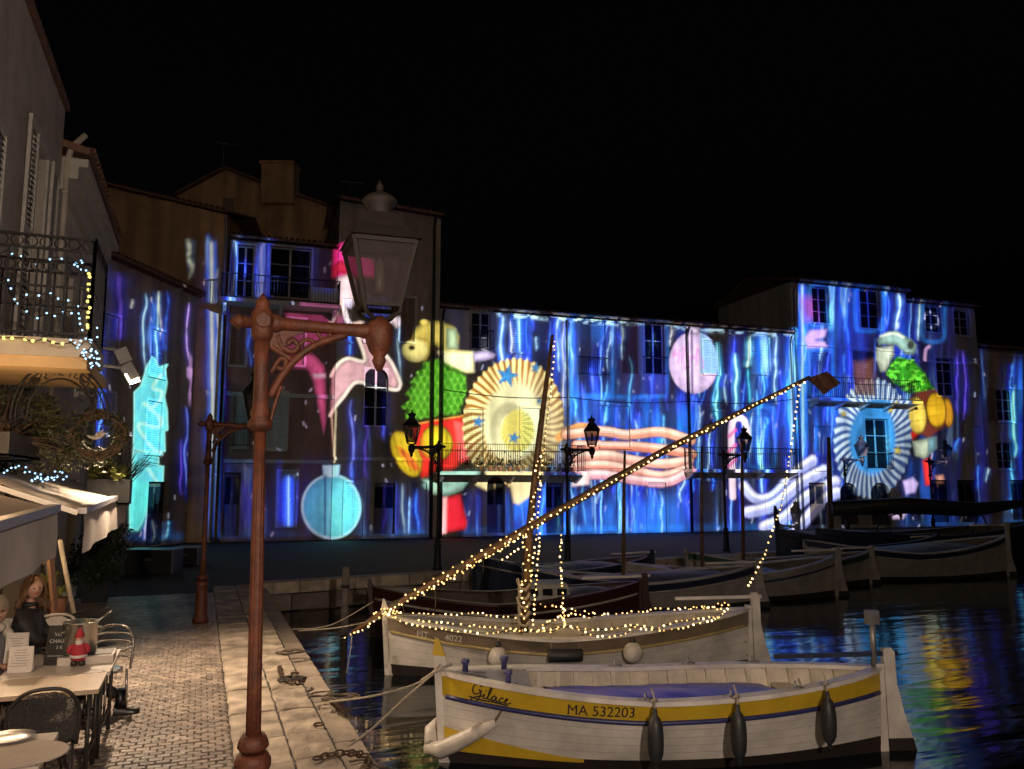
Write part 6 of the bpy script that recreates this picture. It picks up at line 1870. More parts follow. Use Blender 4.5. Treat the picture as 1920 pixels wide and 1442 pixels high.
# ---- balcony
BX1, BY0, BY1 = -1.08, 8.88, 9.95
bf = at_depth(120, 636, 7.85).z
bal = MB(); bal.box(((FX + 0.004 + BX1) / 2, (BY0 + BY1) / 2, bf - 0.09), (BX1 - FX - 0.006, BY1 - BY0, 0.18)); sl_ = bal.build('balcony_slab', [M_nwall], n1, n1b)
so_ = MB(); so_.box(((FX + BX1) / 2 + 0.01, (BY0 + BY1) / 2 + 0.4, bf - 0.235), (BX1 - FX - 0.1, BY1 - BY0 + 0.7, 0.11), taper=1.0)
tag(so_.build('soffit', [M_orange], n1, n1b), 'ochre boxed soffit lit from below')
rl_ = empty('balcony_railing', n1b); rl_.parent = n1; rl_.location = (0, 0, 0)
def rail_run(p, q_, n):
    p, q_ = Vector(p), Vector(q_)
    up = Vector((0, 0, 1))
    m_ = MB()
    for z, w in ((1.03, 0.035), (0.90, 0.022), (0.52, 0.02), (0.05, 0.03)): m_.bar(p + up * z, q_ + up * z, w, 0.022)
    m_.build('rail', [M_iron], rl_, n1b)
    for i in range(n + 1):
        x = p.lerp(q_, i / n)
        b_ = MB(); b_.bar(x + up * 0.0, x + up * (1.05 if i in (0, n) else 0.9), 0.018 if i not in (0, n) else 0.03, up=Vector((0, 1, 0))); b_.build('baluster', [M_iron], rl_, n1b)
    d = (q_ - p).normalized(); L = (q_ - p).length; k = max(1, int(L / 0.125))
    for i in range(k):
        c_ = p + d * (L * (i + 0.5) / k) + up * 0.965
        r_ = MB(); r_.tube([c_ + (d * math.cos(a) + up * math.sin(a)) * 0.052 for a in [2 * PI * j / 14 for j in range(15)]], 0.006, 5, cap=False); r_.build('ring', [M_iron], rl_, n1b)
rail_run((FX + 0.05, BY0 + 0.03, bf), (BX1 - 0.03, BY0 + 0.03, bf), 10)
rail_run((BX1 - 0.03, BY0 + 0.03, bf), (BX1 - 0.03, BY1 - 0.03, bf), 8)
rail_run((BX1 - 0.03, BY1 - 0.03, bf), (FX + 0.05, BY1 - 0.03, bf), 10)
# balcony lights
bd = 7.75
LG = 'strings of lights on the balcony'
light_string('cool white lights zigzagging behind the balcony bars', pxs([(-20, 490), (12, 470), (30, 482), (50, 490), (82, 492), (104, 483), (126, 484), (148, 492)], bd), 0.13, BCs, 0.03, LG)
light_string('cool white lights looped low across the balcony bars', pxs([(-10, 520), (12, 526), (18, 552), (36, 565), (62, 550), (82, 553), (98, 553), (114, 567), (130, 567), (145, 570), (152, 584), (124, 585), (102, 590), (85, 590), (62, 594), (50, 583), (34, 565)], bd), 0.115, BCs, 0.02, LG)
light_string('gold lights running down the corner post of the balcony', pxs([(168, 512), (166, 530), (168, 550), (166, 575), (165, 600), (168, 622)], bd), 0.06, BG, 0.012, LG)
light_string('gold lights along the balcony floor edge', pxs([(-20, 634), (22, 633), (45, 634), (62, 641), (82, 636), (100, 643), (120, 645), (140, 640)], bd - 0.15), 0.11, BG, 0.01, LG)
light_string('bunched cool lights at the top of the balcony corner', pxs([(142, 494), (152, 486), (158, 492), (148, 500), (160, 505), (156, 510), (150, 497)], bd), 0.055, BCs, 0.015, LG)
light_string('bunched cool lights tangled under the balcony corner', pxs([(130, 640), (146, 650), (160, 640), (172, 648), (160, 660), (150, 668), (170, 672), (186, 660), (176, 684), (190, 688), (168, 680), (158, 656), (184, 676), (172, 690)], bd), 0.05, BCs, 0.025, LG)
light_string('cool lights dangling beside the gold corner lights', pxs([(148, 572), (150, 590), (146, 606), (152, 620), (158, 634), (172, 640)], bd), 0.07, BCs, 0.02, LG)
light_string('cool lights on the far balcony post', pxs([(176, 568), (183, 572), (181, 580), (178, 640)], bd + .6), 0.08, BCs, 0.02, LG)

# ---- floodlights on arms
M_alu = mat('flood_aluminium', (0.5, 0.48, 0.46), 0.5, metal=0.4, var=0.1)
M_floodlens = emit('flood_lens', (1.0, 0.86, 0.66), 25.0)
def flood(px0, px1, head, lab, lit):
    D_ = 10.6
    p0, p1 = at_depth(px0[0], px0[1], D_), at_depth(px1[0], px1[1], D_)
    wallp = Vector((FX + 0.02, p0.y - 0.6, p0.z))
    o = empty('floodlight', wallp); tag(o, lab, 'floodlight', 'floodlights on the restaurant wall')
    m_ = MB(); m_.tube([wallp, p0.lerp(wallp, 0.4), p1], 0.022, 8); m_.build('arm', [M_alu], o, wallp)
    h0, h1 = at_depth(head[0], head[1], D_), at_depth(head[2], head[3], D_)
    m_ = MB(); m_.bar(h0, h1, 0.16, 0.07, up=Vector((0, 1, 0.2))); m_.build('head', [M_alu], o, wallp)
    if lit:
        tgt = Vector((0.35, 10.6, 0.0))
        dd = (tgt - h1).normalized()
        m_ = MB(); m_.bar(h0.lerp(h1, 0.35) + dd * 0.045, h1 + dd * 0.045, 0.13, 0.02, up=dd.cross(h1 - h0)); m_.build('lens', [M_floodlens], o, wallp)
        point_light('flood_beam', h1 + dd * 0.3, 1150.0, (1.0, 0.74, 0.50), 0.07, o, spot=R(128), target=tgt, blend=1.0)
flood((178, 650), (228, 657), (226, 655, 238, 680), 'grey floodlight head on the upper wall arm', False)
flood((200, 684), (238, 691), (236, 684, 252, 712), 'lit floodlight on the lower wall arm shining on the terrace', True)

# ---- awnings
M_awn = mat('awning_canvas', (0.50, 0.45, 0.40), 0.9, var=0.12, scale=5)
M_awnb = mat('awning_canvas_shaded', (0.30, 0.225, 0.18), 0.9, var=0.15, scale=5)  # shade on the near awning's top, put into the canvas colour
M_val = mat('valance_canvas', (0.56, 0.50, 0.46), 0.9, var=0.1, scale=6)
def awning(y0, y1, zf0, zf1, top_m, lab, val):
    o = empty('awning', Vector((FX, (y0 + y1) / 2, 2.55))); tag(o, lab, 'awning', 'awnings over the restaurant terrace'); o0 = Vector(o.location)
    XF = -1.12
    n = 10
    m_ = MB(); rows = []
    for i in range(n + 1):
        y = y0 + (y1 - y0) * i / n; zf = zf0 + (zf1 - zf0) * i / n
        rows.append([Vector((FX + 0.05, y, 2.60)), Vector((FX + 0.55, y, 2.60 + (zf - 2.60) * 0.35 - 0.012 * (i % 2))), Vector((-1.6, y, 2.60 + (zf - 2.60) * 0.66 - 0.01 * (i % 2))), Vector((XF, y, zf))])
    m_.grid(rows); m_.build('canvas', [top_m], o, o0)
    m_ = MB(); m_.bar((XF + 0.03, y0, zf0 - 0.01), (XF + 0.03, y1, zf1 - 0.01), 0.09, 0.06); m_.build('front_bar', [mat('awning_bar', (0.33, 0.31, 0.33), 0.45, metal=0.3, var=0.1)], o, o0)
    m_ = MB(); m_.bar((XF + 0.0, y0 - 0.01, zf0 - 0.03), (FX + 0.05, y0 - 0.01, 2.57), 0.05, 0.05); m_.build('arm', [M_alu], o, o0)
    nseg = 1
    for k in range(nseg):
        m_ = MB(); rows = []
        ya, yb = y0 + (y1 - y0) * k / nseg + 0.004, y0 + (y1 - y0) * (k + 1) / nseg - 0.004
        for i in range(25):
            y = ya + (yb - ya) * i / 24; zf = zf0 + (zf1 - zf0) * (y - y0) / (y1 - y0)
            w_ = 0.014 * math.sin(i * 0.8 + k)
            rows.append([Vector((XF + 0.05, y, zf - 0.04)), Vector((XF + 0.06 + w_, y, zf - val * 0.5)), Vector((XF + 0.055 + w_ * 1.6, y, zf - val))])
        m_.grid(rows); m_.build('valance', [M_val], o, o0)
    return o
awning(3.6, 7.40, 2.14, 2.22, M_awnb, 'awning with its top toned as in shade and a pinkish valance over the seated people', 0.40)
awning(9.02, 13.7, 2.15, 2.26, M_awn, 'pale awning beneath the leafy shrub and iron arch', 0.43)

# ---- terrace furniture
M_tab = mat('table_top_pale', (0.52, 0.40, 0.28), 0.35, var=0.15, scale=7)
M_tabw = mat('table_top_white', (0.58, 0.52, 0.46), 0.35, var=0.1, scale=7)
M_dmet = mat('dark_steel', (0.05, 0.045, 0.04), 0.5, metal=0.5, var=0.2)
M_steel = mat('brushed_steel', (0.55, 0.52, 0.48), 0.25, metal=0.9, var=0.12, scale=14)
def table(x0, x1, y0, y1, lab, m, planks=1, h=0.75):
    o = empty('terrace_table', Vector(((x0 + x1) / 2, (y0 + y1) / 2, 0))); tag(o, lab, 'table', 'terrace tables'); o0 = Vector(o.location)
    for k in range(planks):
        ya, yb = y0 + (y1 - y0) * k / planks + 0.003, y0 + (y1 - y0) * (k + 1) / planks - 0.003
        MB().box(((x0 + x1) / 2, (ya + yb) / 2, h - 0.0175), (x1 - x0, yb - ya, 0.035)).build('tabletop', [m], o, o0)
    for sx in (x0 + 0.07, x1 - 0.07):
        for sy in (y0 + 0.07, y1 - 0.07):
            MB().tube([(sx, sy, 0), (sx, sy, h - 0.037)], 0.018, 8).build('leg', [M_dmet], o, o0)
        MB().bar((sx, y0 + 0.1, 0.22), (sx, y1 - 0.1, 0.22), 0.025).build('stretcher', [M_dmet], o, o0)
    return o
table(-2.05, -0.70, 7.50, 8.14, 'wooden topped table carrying menus, blackboard and gnome', M_tab, 1)
table(-1.55, -0.68, 8.16, 9.22, 'pale slatted table carrying the steel pot', M_tabw, 2)
nt_ = on_z(110, 1372, 0.75)
table(nt_.x - 1.4, nt_.x, nt_.y - 0.72, nt_.y, 'white table with a round plate close to the dark wicker chair', M_tabw, 1)
# plate and place mat on the near table
pp = on_z(15, 1386, 0.757)
o = tag(MB().lathe([(0.06, 0.0), (0.10, 0.004), (0.155, 0.016), (0.16, 0.018), (0.10, 0.008), (0.02, 0.006)], 28).build('plate', [mat('plate_glaze', (0.6, 0.56, 0.5), 0.2, var=0.05)], loc=pp), 'round pale plate on the white table', 'plate')
pm = on_z(40, 1415, 0.753)
o = tag(MB().lathe([(0.26, 0.0), (0.265, 0.004), (0.25, 0.006), (0.02, 0.006)], 36).build('place_mat', [mat('mat_cork', (0.52, 0.44, 0.38), 0.7, var=0.1)], loc=pm), 'round pale place mat at the edge of the white table', 'place mat')

def tub_chair(loc, rz, lab, m, mesh_m=None, group='terrace chairs', hb=0.86):
    """bent-tube chair, seat 0.45, faces +x"""
    o = empty('terrace_chair', loc, rz); tag(o, lab, 'chair', group)
    for sy in (-1, 1):
        MB().tube([(0.20, sy * 0.22, 0), (0.19, sy * 0.22, 0.43)], 0.013, 8).build('leg', [m], o)
        MB().tube([(-0.22, sy * 0.2, 0), (-0.18, sy * 0.2, 0.43)], 0.013, 8).build('leg', [m], o)
        MB().tube([(0.22, sy * 0.24, 0.43), (0.2, sy * 0.26, 0.62), (0.12, sy * 0.27, 0.66), (-0.16, sy * 0.25, 0.66), (-0.22, sy * 0.22, 0.7)], 0.014, 8).build('armrest', [m], o)
    MB().lathe([(0.20, 0.425), (0.235, 0.43), (0.235, 0.455), (0.2, 0.46)], 24).build('seat', [mesh_m or m], o)
    arch = [(-0.20, -0.23, 0.43), (-0.22, -0.24, 0.66), (-0.24, -0.20, hb - 0.08), (-0.25, -0.10, hb), (-0.25, 0.10, hb), (-0.24, 0.20, hb - 0.08), (-0.22, 0.24, 0.66), (-0.20, 0.23, 0.43)]
    MB().tube([Vector(v) for v in smooth_pts(arch, 4)], 0.015, 8).build('back_hoop', [m], o)
    if mesh_m:
        rows = []
        for i in range(7):
            k = i / 6; z = 0.47 + (hb - 0.485) * k
            w = 0.225 if k < 0.6 else 0.225 * math.sqrt(max(0.05, 1 - ((k - 0.6) / 0.42) ** 2))
            rows.append([Vector((-0.205 - 0.05 * k, -w + 2 * w * j / 8, z)) for j in range(9)])
        m_ = MB(); m_.grid(rows); m_.build('backrest', [mesh_m], o)
    else:
        for k in range(4):
            z = 0.52 + k * 0.08
            MB().tube([Vector(v) for v in smooth_pts([(-0.21, -0.23, z), (-0.27, -0.12, z + 0.02), (-0.28, 0.12, z + 0.02), (-0.21, 0.23, z)], 3)], 0.010, 6).build('back_rail', [m], o)
    return o
# woven mesh look for the dark chair
def woven(name, col, dens, scale):
    m = bpy.data.materials.new(name); m.use_nodes = True; nt = m.node_tree; b = nt.nodes['Principled BSDF']
    b.inputs['Base Color'].default_value = col; b.inputs['Roughness'].default_value = 0.5
    tc = nt.nodes.new('ShaderNodeTexCoord'); ck = nt.nodes.new('ShaderNodeTexVoronoi'); ck.inputs['Scale'].default_value = scale
    gt = nt.nodes.new('ShaderNodeMath'); gt.operation = 'GREATER_THAN'; gt.inputs[1].default_value = dens
    nt.links.new(tc.outputs['Object'], ck.inputs['Vector']); nt.links.new(ck.outputs['Distance'], gt.inputs[0]); nt.links.new(gt.outputs[0], b.inputs['Alpha'])
    return m
M_weave = woven('black_mesh_weave', (0.03, 0.028, 0.026, 1), 0.36, 120)
c1 = on_z(70, 1500, 0.0)
tub_chair(Vector((c1.x, c1.y, 0)), PI / 2 + 0.15, 'dark mesh backed chair tucked under the table with the menus', M_dmet, M_weave)
tub_chair(Vector((-0.92, 9.75, 0)), -PI / 2 - 0.5, 'tubular steel chair behind the pot table', M_steel)
M_wch = mat('white_chair_plastic', (0.58, 0.52, 0.44), 0.5, var=0.1)
tub_chair(Vector((-1.42, 10.35, 0)), -PI / 2 + 0.2, 'white round backed chair beside the woman', M_wch, M_wch, hb=0.92)
tub_chair(Vector((-1.62, 9.72, 0)), 0.0, 'dark chair the woman sits on', M_dmet, M_weave, hb=0.8)
tub_chair(Vector((-1.80, 9.10, 0)), -0.4, 'dark chair under the child', M_dmet, M_weave, hb=0.8)
c2 = on_z(150, 1480, 0.0)

# stock pot on a burner box, ladle
po = Vector((-1.0, 8.72, 0.753))
o = empty('burner_tray', po + Vector((0.08, -0.02, 0))); tag(o, 'white shallow tray holding the steel stock pot', 'tray')
MB().box((0, 0, 0.035), (0.46, 0.34, 0.07)).build('box', [M_tabw], o)
MB().box((0.03, 0, 0.0755), (0.36, 0.24, 0.005)).build('recess', [M_dmet], o)
o = empty('stock_pot', po + Vector((0, 0, 0.078))); tag(o, 'tall steel stock pot with two side handles on the table', 'pot')
MB().lathe([(0.145, 0), (0.15, 0.01), (0.15, 0.27), (0.156, 0.275), (0.156, 0.285), (0.144, 0.285), (0.143, 0.06)], 32).build('body', [M_steel], o)
for a in (PI * 1.18, PI * 0.18):
    c_ = Vector((math.cos(a), math.sin(a), 0)); t_ = Vector((-c_.y, c_.x, 0))
    MB().tube([c_ * 0.15 + t_ * 0.05 + Vector((0, 0, 0.21)), c_ * 0.19 + t_ * 0.045 + Vector((0, 0, 0.21)), c_ * 0.19 - t_ * 0.045 + Vector((0, 0, 0.21)), c_ * 0.15 - t_ * 0.05 + Vector((0, 0, 0.21))], 0.008, 6).build('handle', [M_steel], o)
o = tag(MB().tube([(0.05, 0.0, 0.10), (0.16, 0.02, 0.29), (0.26, 0.05, 0.36)], 0.009, 6).lathe([(0.01, 0.06), (0.035, 0.07), (0.045, 0.09), (0.045, 0.11)], 12, (0.05, 0, 0)).build('ladle', [M_steel], loc=po + Vector((0, 0, 0.08))), 'steel ladle standing in the stock pot', 'ladle')
# blackboard
bb = on_z(105, 1247, 0.753)
o = empty('menu_board', bb, -0.25); tag(o, 'small black menu board with chalk writing on the table', 'menu board')
Rb = Matrix.Rotation(R(-12), 3, 'X')
MB().box(Rb @ Vector((0, 0, 0.175)), (0.22, 0.012, 0.35), Rb).build('board', [mat('chalkboard', (0.012, 0.012, 0.012), 0.6, var=0.2)], o)
MB().box(Matrix.Rotation(R(14), 3, 'X') @ Vector((0, 0, 0.165)) + Vector((0, 0.165, 0)), (0.2, 0.01, 0.33), Matrix.Rotation(R(14), 3, 'X')).build('back_leaf', [M_tabw], o)
M_chalk = mat('chalk', (0.5, 0.5, 0.48), 0.9, var=0)
def flat_text(root, txt, x, z, size, m, rot, off):
    vs_, fs = text_mesh(txt, size)
    mb = MB(); mb.add([rot @ Vector((x + v.x, off, z + v.y)) for v in vs_], fs); mb.build('lettering', [m], root)
for i, (t_, x, z, s_) in enumerate((('Vin', -0.05, 0.255, 0.05), ('CHAUD', -0.085, 0.195, 0.045), ('3 €', -0.02, 0.14, 0.04), ('vente à emporter', -0.088, 0.075, 0.02))):
    flat_text(o, t_, x, z, s_, M_chalk, Rb, -0.0075)
# menu cards
M_paper = mat('menu_paper', (0.62, 0.58, 0.54), 0.8, var=0.08, scale=20)
M_print = mat('menu_print', (0.25, 0.22, 0.22), 0.8, var=0)
for i, (x, y, ht, lab) in enumerate(((18, 1215, 0.30, 'white menu card standing at the back of the group'), (30, 1240, 0.27, 'white menu card standing in the middle of the group'), (38, 1258, 0.22, 'short white menu card standing in front of the other cards'))):
    p_ = on_z(x, y + 2, 0.753)
    o = empty('menu_card', p_, -0.3 + 0.12 * i); tag(o, lab, 'menu card', 'menu cards on the table')
    for sg in (-1, 1):
        Rm = Matrix.Rotation(R(9 * sg), 3, 'X')
        MB().box(Rm @ Vector((0, 0, ht / 2)) + Vector((0, 0.035 * sg, 0)), (0.19, 0.003, ht), Rm).build('leaf', [M_paper], o)
    Rm = Matrix.Rotation(R(-9), 3, 'X')
    for k in range(int(ht / 0.022) - 3):
        w_ = random.uniform(0.06, 0.14)
        m_ = MB(); m_.box(Rm @ Vector((random.uniform(-0.02, 0.02), -0.0022, ht - 0.03 - k * 0.022)) + Vector((0, -0.035, 0)), (w_, 0.0008, 0.005), Rm); m_.build('print_line', [M_print], o)
# gnome
gn = on_z(146, 1248, 0.753)
o = empty('gnome_figure', gn); tag(o, 'small red Father Christmas figure beside the black menu board', 'figurine')
M_red = mat('red_felt', (0.42, 0.03, 0.05), 0.85, var=0.2); M_skin = mat('skin', (0.50, 0.29, 0.21), 0.55, var=0.12, scale=12)
MB().lathe([(0.055, 0.05), (0.07, 0.08), (0.065, 0.14), (0.04, 0.2), (0.03, 0.215)], 16).build('coat', [M_red], o)
MB().lathe([(0.072, 0.075), (0.075, 0.085), (0.072, 0.1)], 16).build('coat_hem', [M_paper], o)
MB().lathe([(0.01, 0.2), (0.033, 0.215), (0.036, 0.24), (0.025, 0.265)], 14).build('face', [M_skin], o)
MB().lathe([(0.04, 0.255), (0.042, 0.265), (0.034, 0.28), (0.02, 0.31), (0.004, 0.335)], 14).build('hat', [M_red], o)
MB().lathe([(0.02, 0.17), (0.034, 0.2), (0.03, 0.225), (0.01, 0.23)], 12, (0, -0.014, 0)).build('beard', [M_paper], o)
for sx in (-1, 1): MB().lathe([(0.012, 0), (0.03, 0.004), (0.03, 0.03), (0.02, 0.055)], 10, (sx * 0.032, -0.01, 0)).build('boot', [M_dmet], o)
for sx in (-1, 1): MB().tube([(sx * 0.045, 0, 0.19), (sx * 0.08, -0.01, 0.15), (sx * 0.075, -0.03, 0.12)], [0.02, 0.02, 0.014], 8).build('arm', [M_red], o)
# slanting post beside the people
o = empty('parasol_pole', Vector((-1.35, 10.9, 0))); tag(o, 'slanting pale and brown wooden pole between the awnings', 'pole'); o0 = Vector(o.location)
a_, b_ = at_depth(138, 1150, 10.2), at_depth(112, 1012, 10.2)
MB().tube([a_, b_], 0.028, 10).build('pole', [mat('pole_pale', (0.55, 0.46, 0.33), 0.6, var=0.15)], o, o0)
MB().bar(Vector((a_.x - 0.09, a_.y + 0.03, 0.0)), Vector((b_.x - 0.12, b_.y + 0.03, b_.z - 0.05)), 0.10, 0.04).build('board', [mat('board_brown', (0.25, 0.13, 0.07), 0.6, var=0.2)], o, o0)

# ---- lights of the restaurant: pendant under the near awning, uplight under the soffit, wall lantern beside the camera
M_shade = mat('lamp_shade_tin', (0.3, 0.2, 0.12), 0.5, var=0.1)
M_glow = emit('lamp_glow', (1.0, 0.72, 0.42), 12.0)
def pendant(loc, top, lab, energy, group=None):
    o = empty('pendant_lamp', Vector(loc)); tag(o, lab, 'lamp', group)
    MB().lathe([(0.02, 0.14), (0.03, 0.10), (0.13, 0.0), (0.125, 0.0), (0.03, 0.09)], 18).build('shade', [M_shade], o)
    MB().lathe([(0.01, -0.01), (0.035, 0.02), (0.03, 0.05), (0.015, 0.07)], 12).build('bulb', [M_glow], o)
    MB().tube([(0, 0, 0.13), (0, 0, top - loc[2])], 0.006, 5).build('cord', [M_cable], o)
    point_light('pendant_light', Vector(loc) - Vector((0, 0, 0.04)), energy, (1.0, 0.70, 0.42), 0.04, o)
pendant((-1.65, 7.2, 2.0), 2.34, 'tin pendant lamp hanging under the near awning', 34.0)
pendant((-1.95, 10.9, 2.0), 2.45, 'tin pendant lamp hanging under the pale awning', 26.0)
def uplight(loc, lab, energy):
    o = empty('wall_uplight', Vector(loc)); tag(o, lab, 'lamp')
    MB().lathe([(0.03, -0.12), (0.05, -0.1), (0.05, 0.0), (0.04, 0.0)], 14).build('housing', [M_dmet], o)
    MB().lathe([(0.01, -0.03), (0.036, -0.02), (0.036, -0.006)], 12).build('lens', [M_glow], o)
    MB().bar((0, 0, -0.08), (FX + 0.02 - loc[0], 0, -0.08), 0.02).build('bracket', [M_dmet], o)
    point_light('uplight_beam', Vector(loc) + Vector((0, 0, 0.05)), energy, (1.0, 0.62, 0.30), 0.03, o)
uplight((-1.75, 8.3, 2.78), 'small uplight washing the ochre soffit below the balcony', 42.0)
def wall_lantern(loc, lab, energy):
    o = empty('wall_lantern', Vector(loc)); tag(o, lab, 'lamp')
    MB().bar((0, 0, 0.25), (FX + 0.02 - loc[0], 0, 0.25), 0.03).build('bracket', [M_iron], o)
    MB().lathe([(0.10, 0.16), (0.13, 0.16), (0.03, 0.27), (0.01, 0.3)], 6).build('roof', [M_iron], o)
    MB().lathe([(0.05, -0.17), (0.07, -0.15), (0.05, -0.14)], 6).build('base', [M_iron], o)
    for k in range(6):
        a = PI / 3 * k
        MB().tube([(0.07 * math.cos(a), 0.07 * math.sin(a), -0.15), (0.105 * math.cos(a), 0.105 * math.sin(a), 0.16)], 0.006, 5).build('bar', [M_iron], o)
    MB().lathe([(0.02, -0.05), (0.04, -0.03), (0.045, 0.03), (0.02, 0.08)], 12).build('bulb', [M_glow], o)
    point_light('lantern_light', loc, energy, (1.0, 0.74, 0.50), 0.06, o)
wall_lantern((FX + 0.75, 1.2, 3.9), 'lit iron wall lantern on the restaurant front beside the camera', 700.0)
# ================================================================== people
def skin_mesh(joints, edges, root_i, sub=2):
    """joints: [(pos, (rx, ry))]; one continuous surface grown along the edges"""
    me = bpy.data.meshes.new('tmp'); me.from_pydata([j[0] for j in joints], edges, [])
    ob = bpy.data.objects.new('tmp', me); COL.objects.link(ob)
    md = ob.modifiers.new('skin', 'SKIN'); md.use_smooth_shade = True
    ss = ob.modifiers.new('sub', 'SUBSURF'); ss.levels = sub; ss.render_levels = sub
    for i, j in enumerate(joints):
        r_ = j[1] if isinstance(j[1], tuple) else (j[1], j[1])
        me.skin_vertices[0].data[i].radius = r_
        me.skin_vertices[0].data[i].use_root = (i == root_i)
    bpy.context.view_layer.update()
    dg = bpy.context.evaluated_depsgraph_get()
    ev = bpy.data.meshes.new_from_object(ob.evaluated_get(dg))
    vs_ = [v.co.copy() for v in ev.vertices]; fs = [tuple(p.vertices) for p in ev.polygons]
    bpy.data.objects.remove(ob); bpy.data.meshes.remove(me); bpy.data.meshes.remove(ev)
    return vs_, fs

def head_mesh(mb, c, yaw, s=1.0, pitch=0.0):
    """head with eye sockets, nose, lips, chin; mats: 0 skin, 1 eye/brow dark, 2 lips, 3 eye white"""
    n, m_ = 36, 30
    Rm = Matrix.Rotation(yaw, 3, 'Z') @ Matrix.Rotation(pitch, 3, 'Y')
    pts = []
    gs = lambda x, w: math.exp(-(x / w) ** 2)
    for i in range(m_ + 1):
        th = PI * i / m_
        for k in range(n):
            ph = 2 * PI * k / n - PI
            x, y, z = math.sin(th) * math.cos(ph), math.sin(th) * math.sin(ph), math.cos(th)
            X, Y, Z = x * 0.098, y * 0.083, z * 0.116
            if z < 0: X *= 1 - 0.10 * z * z; Y *= 1 - 0.28 * z * z
            f = max(0, x)
            d = 0.0
            d += 0.026 * gs(Y, 0.013) * gs(Z + 0.014, 0.020) * f          # nose tip
            d += 0.010 * gs(Y, 0.010) * gs(Z - 0.012, 0.022) * f          # bridge
            d -= 0.012 * (gs(Y - 0.030, 0.015) + gs(Y + 0.030, 0.015)) * gs(Z - 0.012, 0.013) * f
            d += 0.007 * gs(Y, 0.022) * gs(Z + 0.050, 0.008) * f          # lips
            d += 0.010 * gs(Y, 0.022) * gs(Z + 0.085, 0.014) * f          # chin
            d += 0.005 * (gs(Y - 0.04, 0.02) + gs(Y + 0.04, 0.02)) * gs(Z + 0.02, 0.02) * f
            X += d
            e = 0.010 * gs(X + 0.005, 0.014) * gs(Z + 0.002, 0.028) * (1 if abs(y) > 0.8 else 0)   # ears
            Y += math.copysign(e, y)
            pts.append((Vector((X, Y, Z)) * s))
    b0 = len(mb.v)
    mb.v += [tuple(Rm @ p + Vector(c)) for p in pts]
    for i in range(m_):
        for k in range(n):
            k2 = (k + 1) % n
            q_ = [i * n + k, (i + 1) * n + k, (i + 1) * n + k2, i * n + k2]
            cen = sum((pts[a] for a in q_), Vector()) / 4 / s
            mi = 0
            if cen.x > 0.03:
                ay = abs(cen.y)
                if abs(cen.z - 0.012) < 0.006 and abs(ay - 0.030) < 0.009: mi = 1
                elif abs(cen.z + 0.050) < 0.009 and ay < 0.022: mi = 2
            mb.f.append([a + b0 for a in q_]); mb.m.append(mi); mb.smooth.append(True)

def hand(mb, wrist, d, up, s=1.0, side=1):
    """palm and five bent fingers"""
    d, up = Vector(d).normalized(), Vector(up).normalized(); sx = d.cross(up).normalized() * side
    w = Vector(wrist)
    mb.tube([w, w + d * 0.03 * s, w + d * 0.075 * s, w + d * 0.09 * s], [0.024 * s, 0.034 * s, 0.036 * s, 0.026 * s], 10)
    for k, (o_, L) in enumerate(((-0.027, 0.058), (-0.009, 0.070), (0.009, 0.066), (0.026, 0.052))):
        p = w + d * 0.085 * s + sx * o_ * s
        mb.tube([p, p + d * L * 0.45 * s + up * 0.006 * s, p + d * L * 0.8 * s - up * 0.006 * s, p + d * L * s - up * 0.02 * s], [0.0095 * s, 0.0092 * s, 0.0085 * s, 0.005 * s], 7)
    p = w + d * 0.03 * s - sx * 0.028 * s
    mb.tube([p, p + d * 0.025 * s - sx * 0.022 * s, p + d * 0.055 * s - sx * 0.026 * s], [0.012 * s, 0.0105 * s, 0.006 * s], 7)

M_eye = mat('eye_dark', (0.03, 0.02, 0.015), 0.4, var=0); M_lip = mat('lips', (0.36, 0.13, 0.11), 0.45, var=0); M_eyew = mat('eye_white', (0.55, 0.5, 0.46), 0.3, var=0)
M_hair = mat('hair_brown', (0.14, 0.075, 0.04), 0.5, var=0.4, scale=30)
M_coat = mat('black_coat', (0.012, 0.012, 0.014), 0.7, var=0.3, scale=18, bump=0.4, bscale=14)
M_jean = mat('dark_trousers', (0.015, 0.016, 0.022), 0.8, var=0.3)
M_boot = mat('black_boot', (0.01, 0.009, 0.009), 0.35, var=0.2)
M_wool = mat('pale_wool', (0.52, 0.48, 0.42), 0.95, var=0.2, scale=30, bump=0.5, bscale=70)
M_greyj = mat('grey_jacket', (0.16, 0.16, 0.17), 0.85, var=0.2, scale=14)

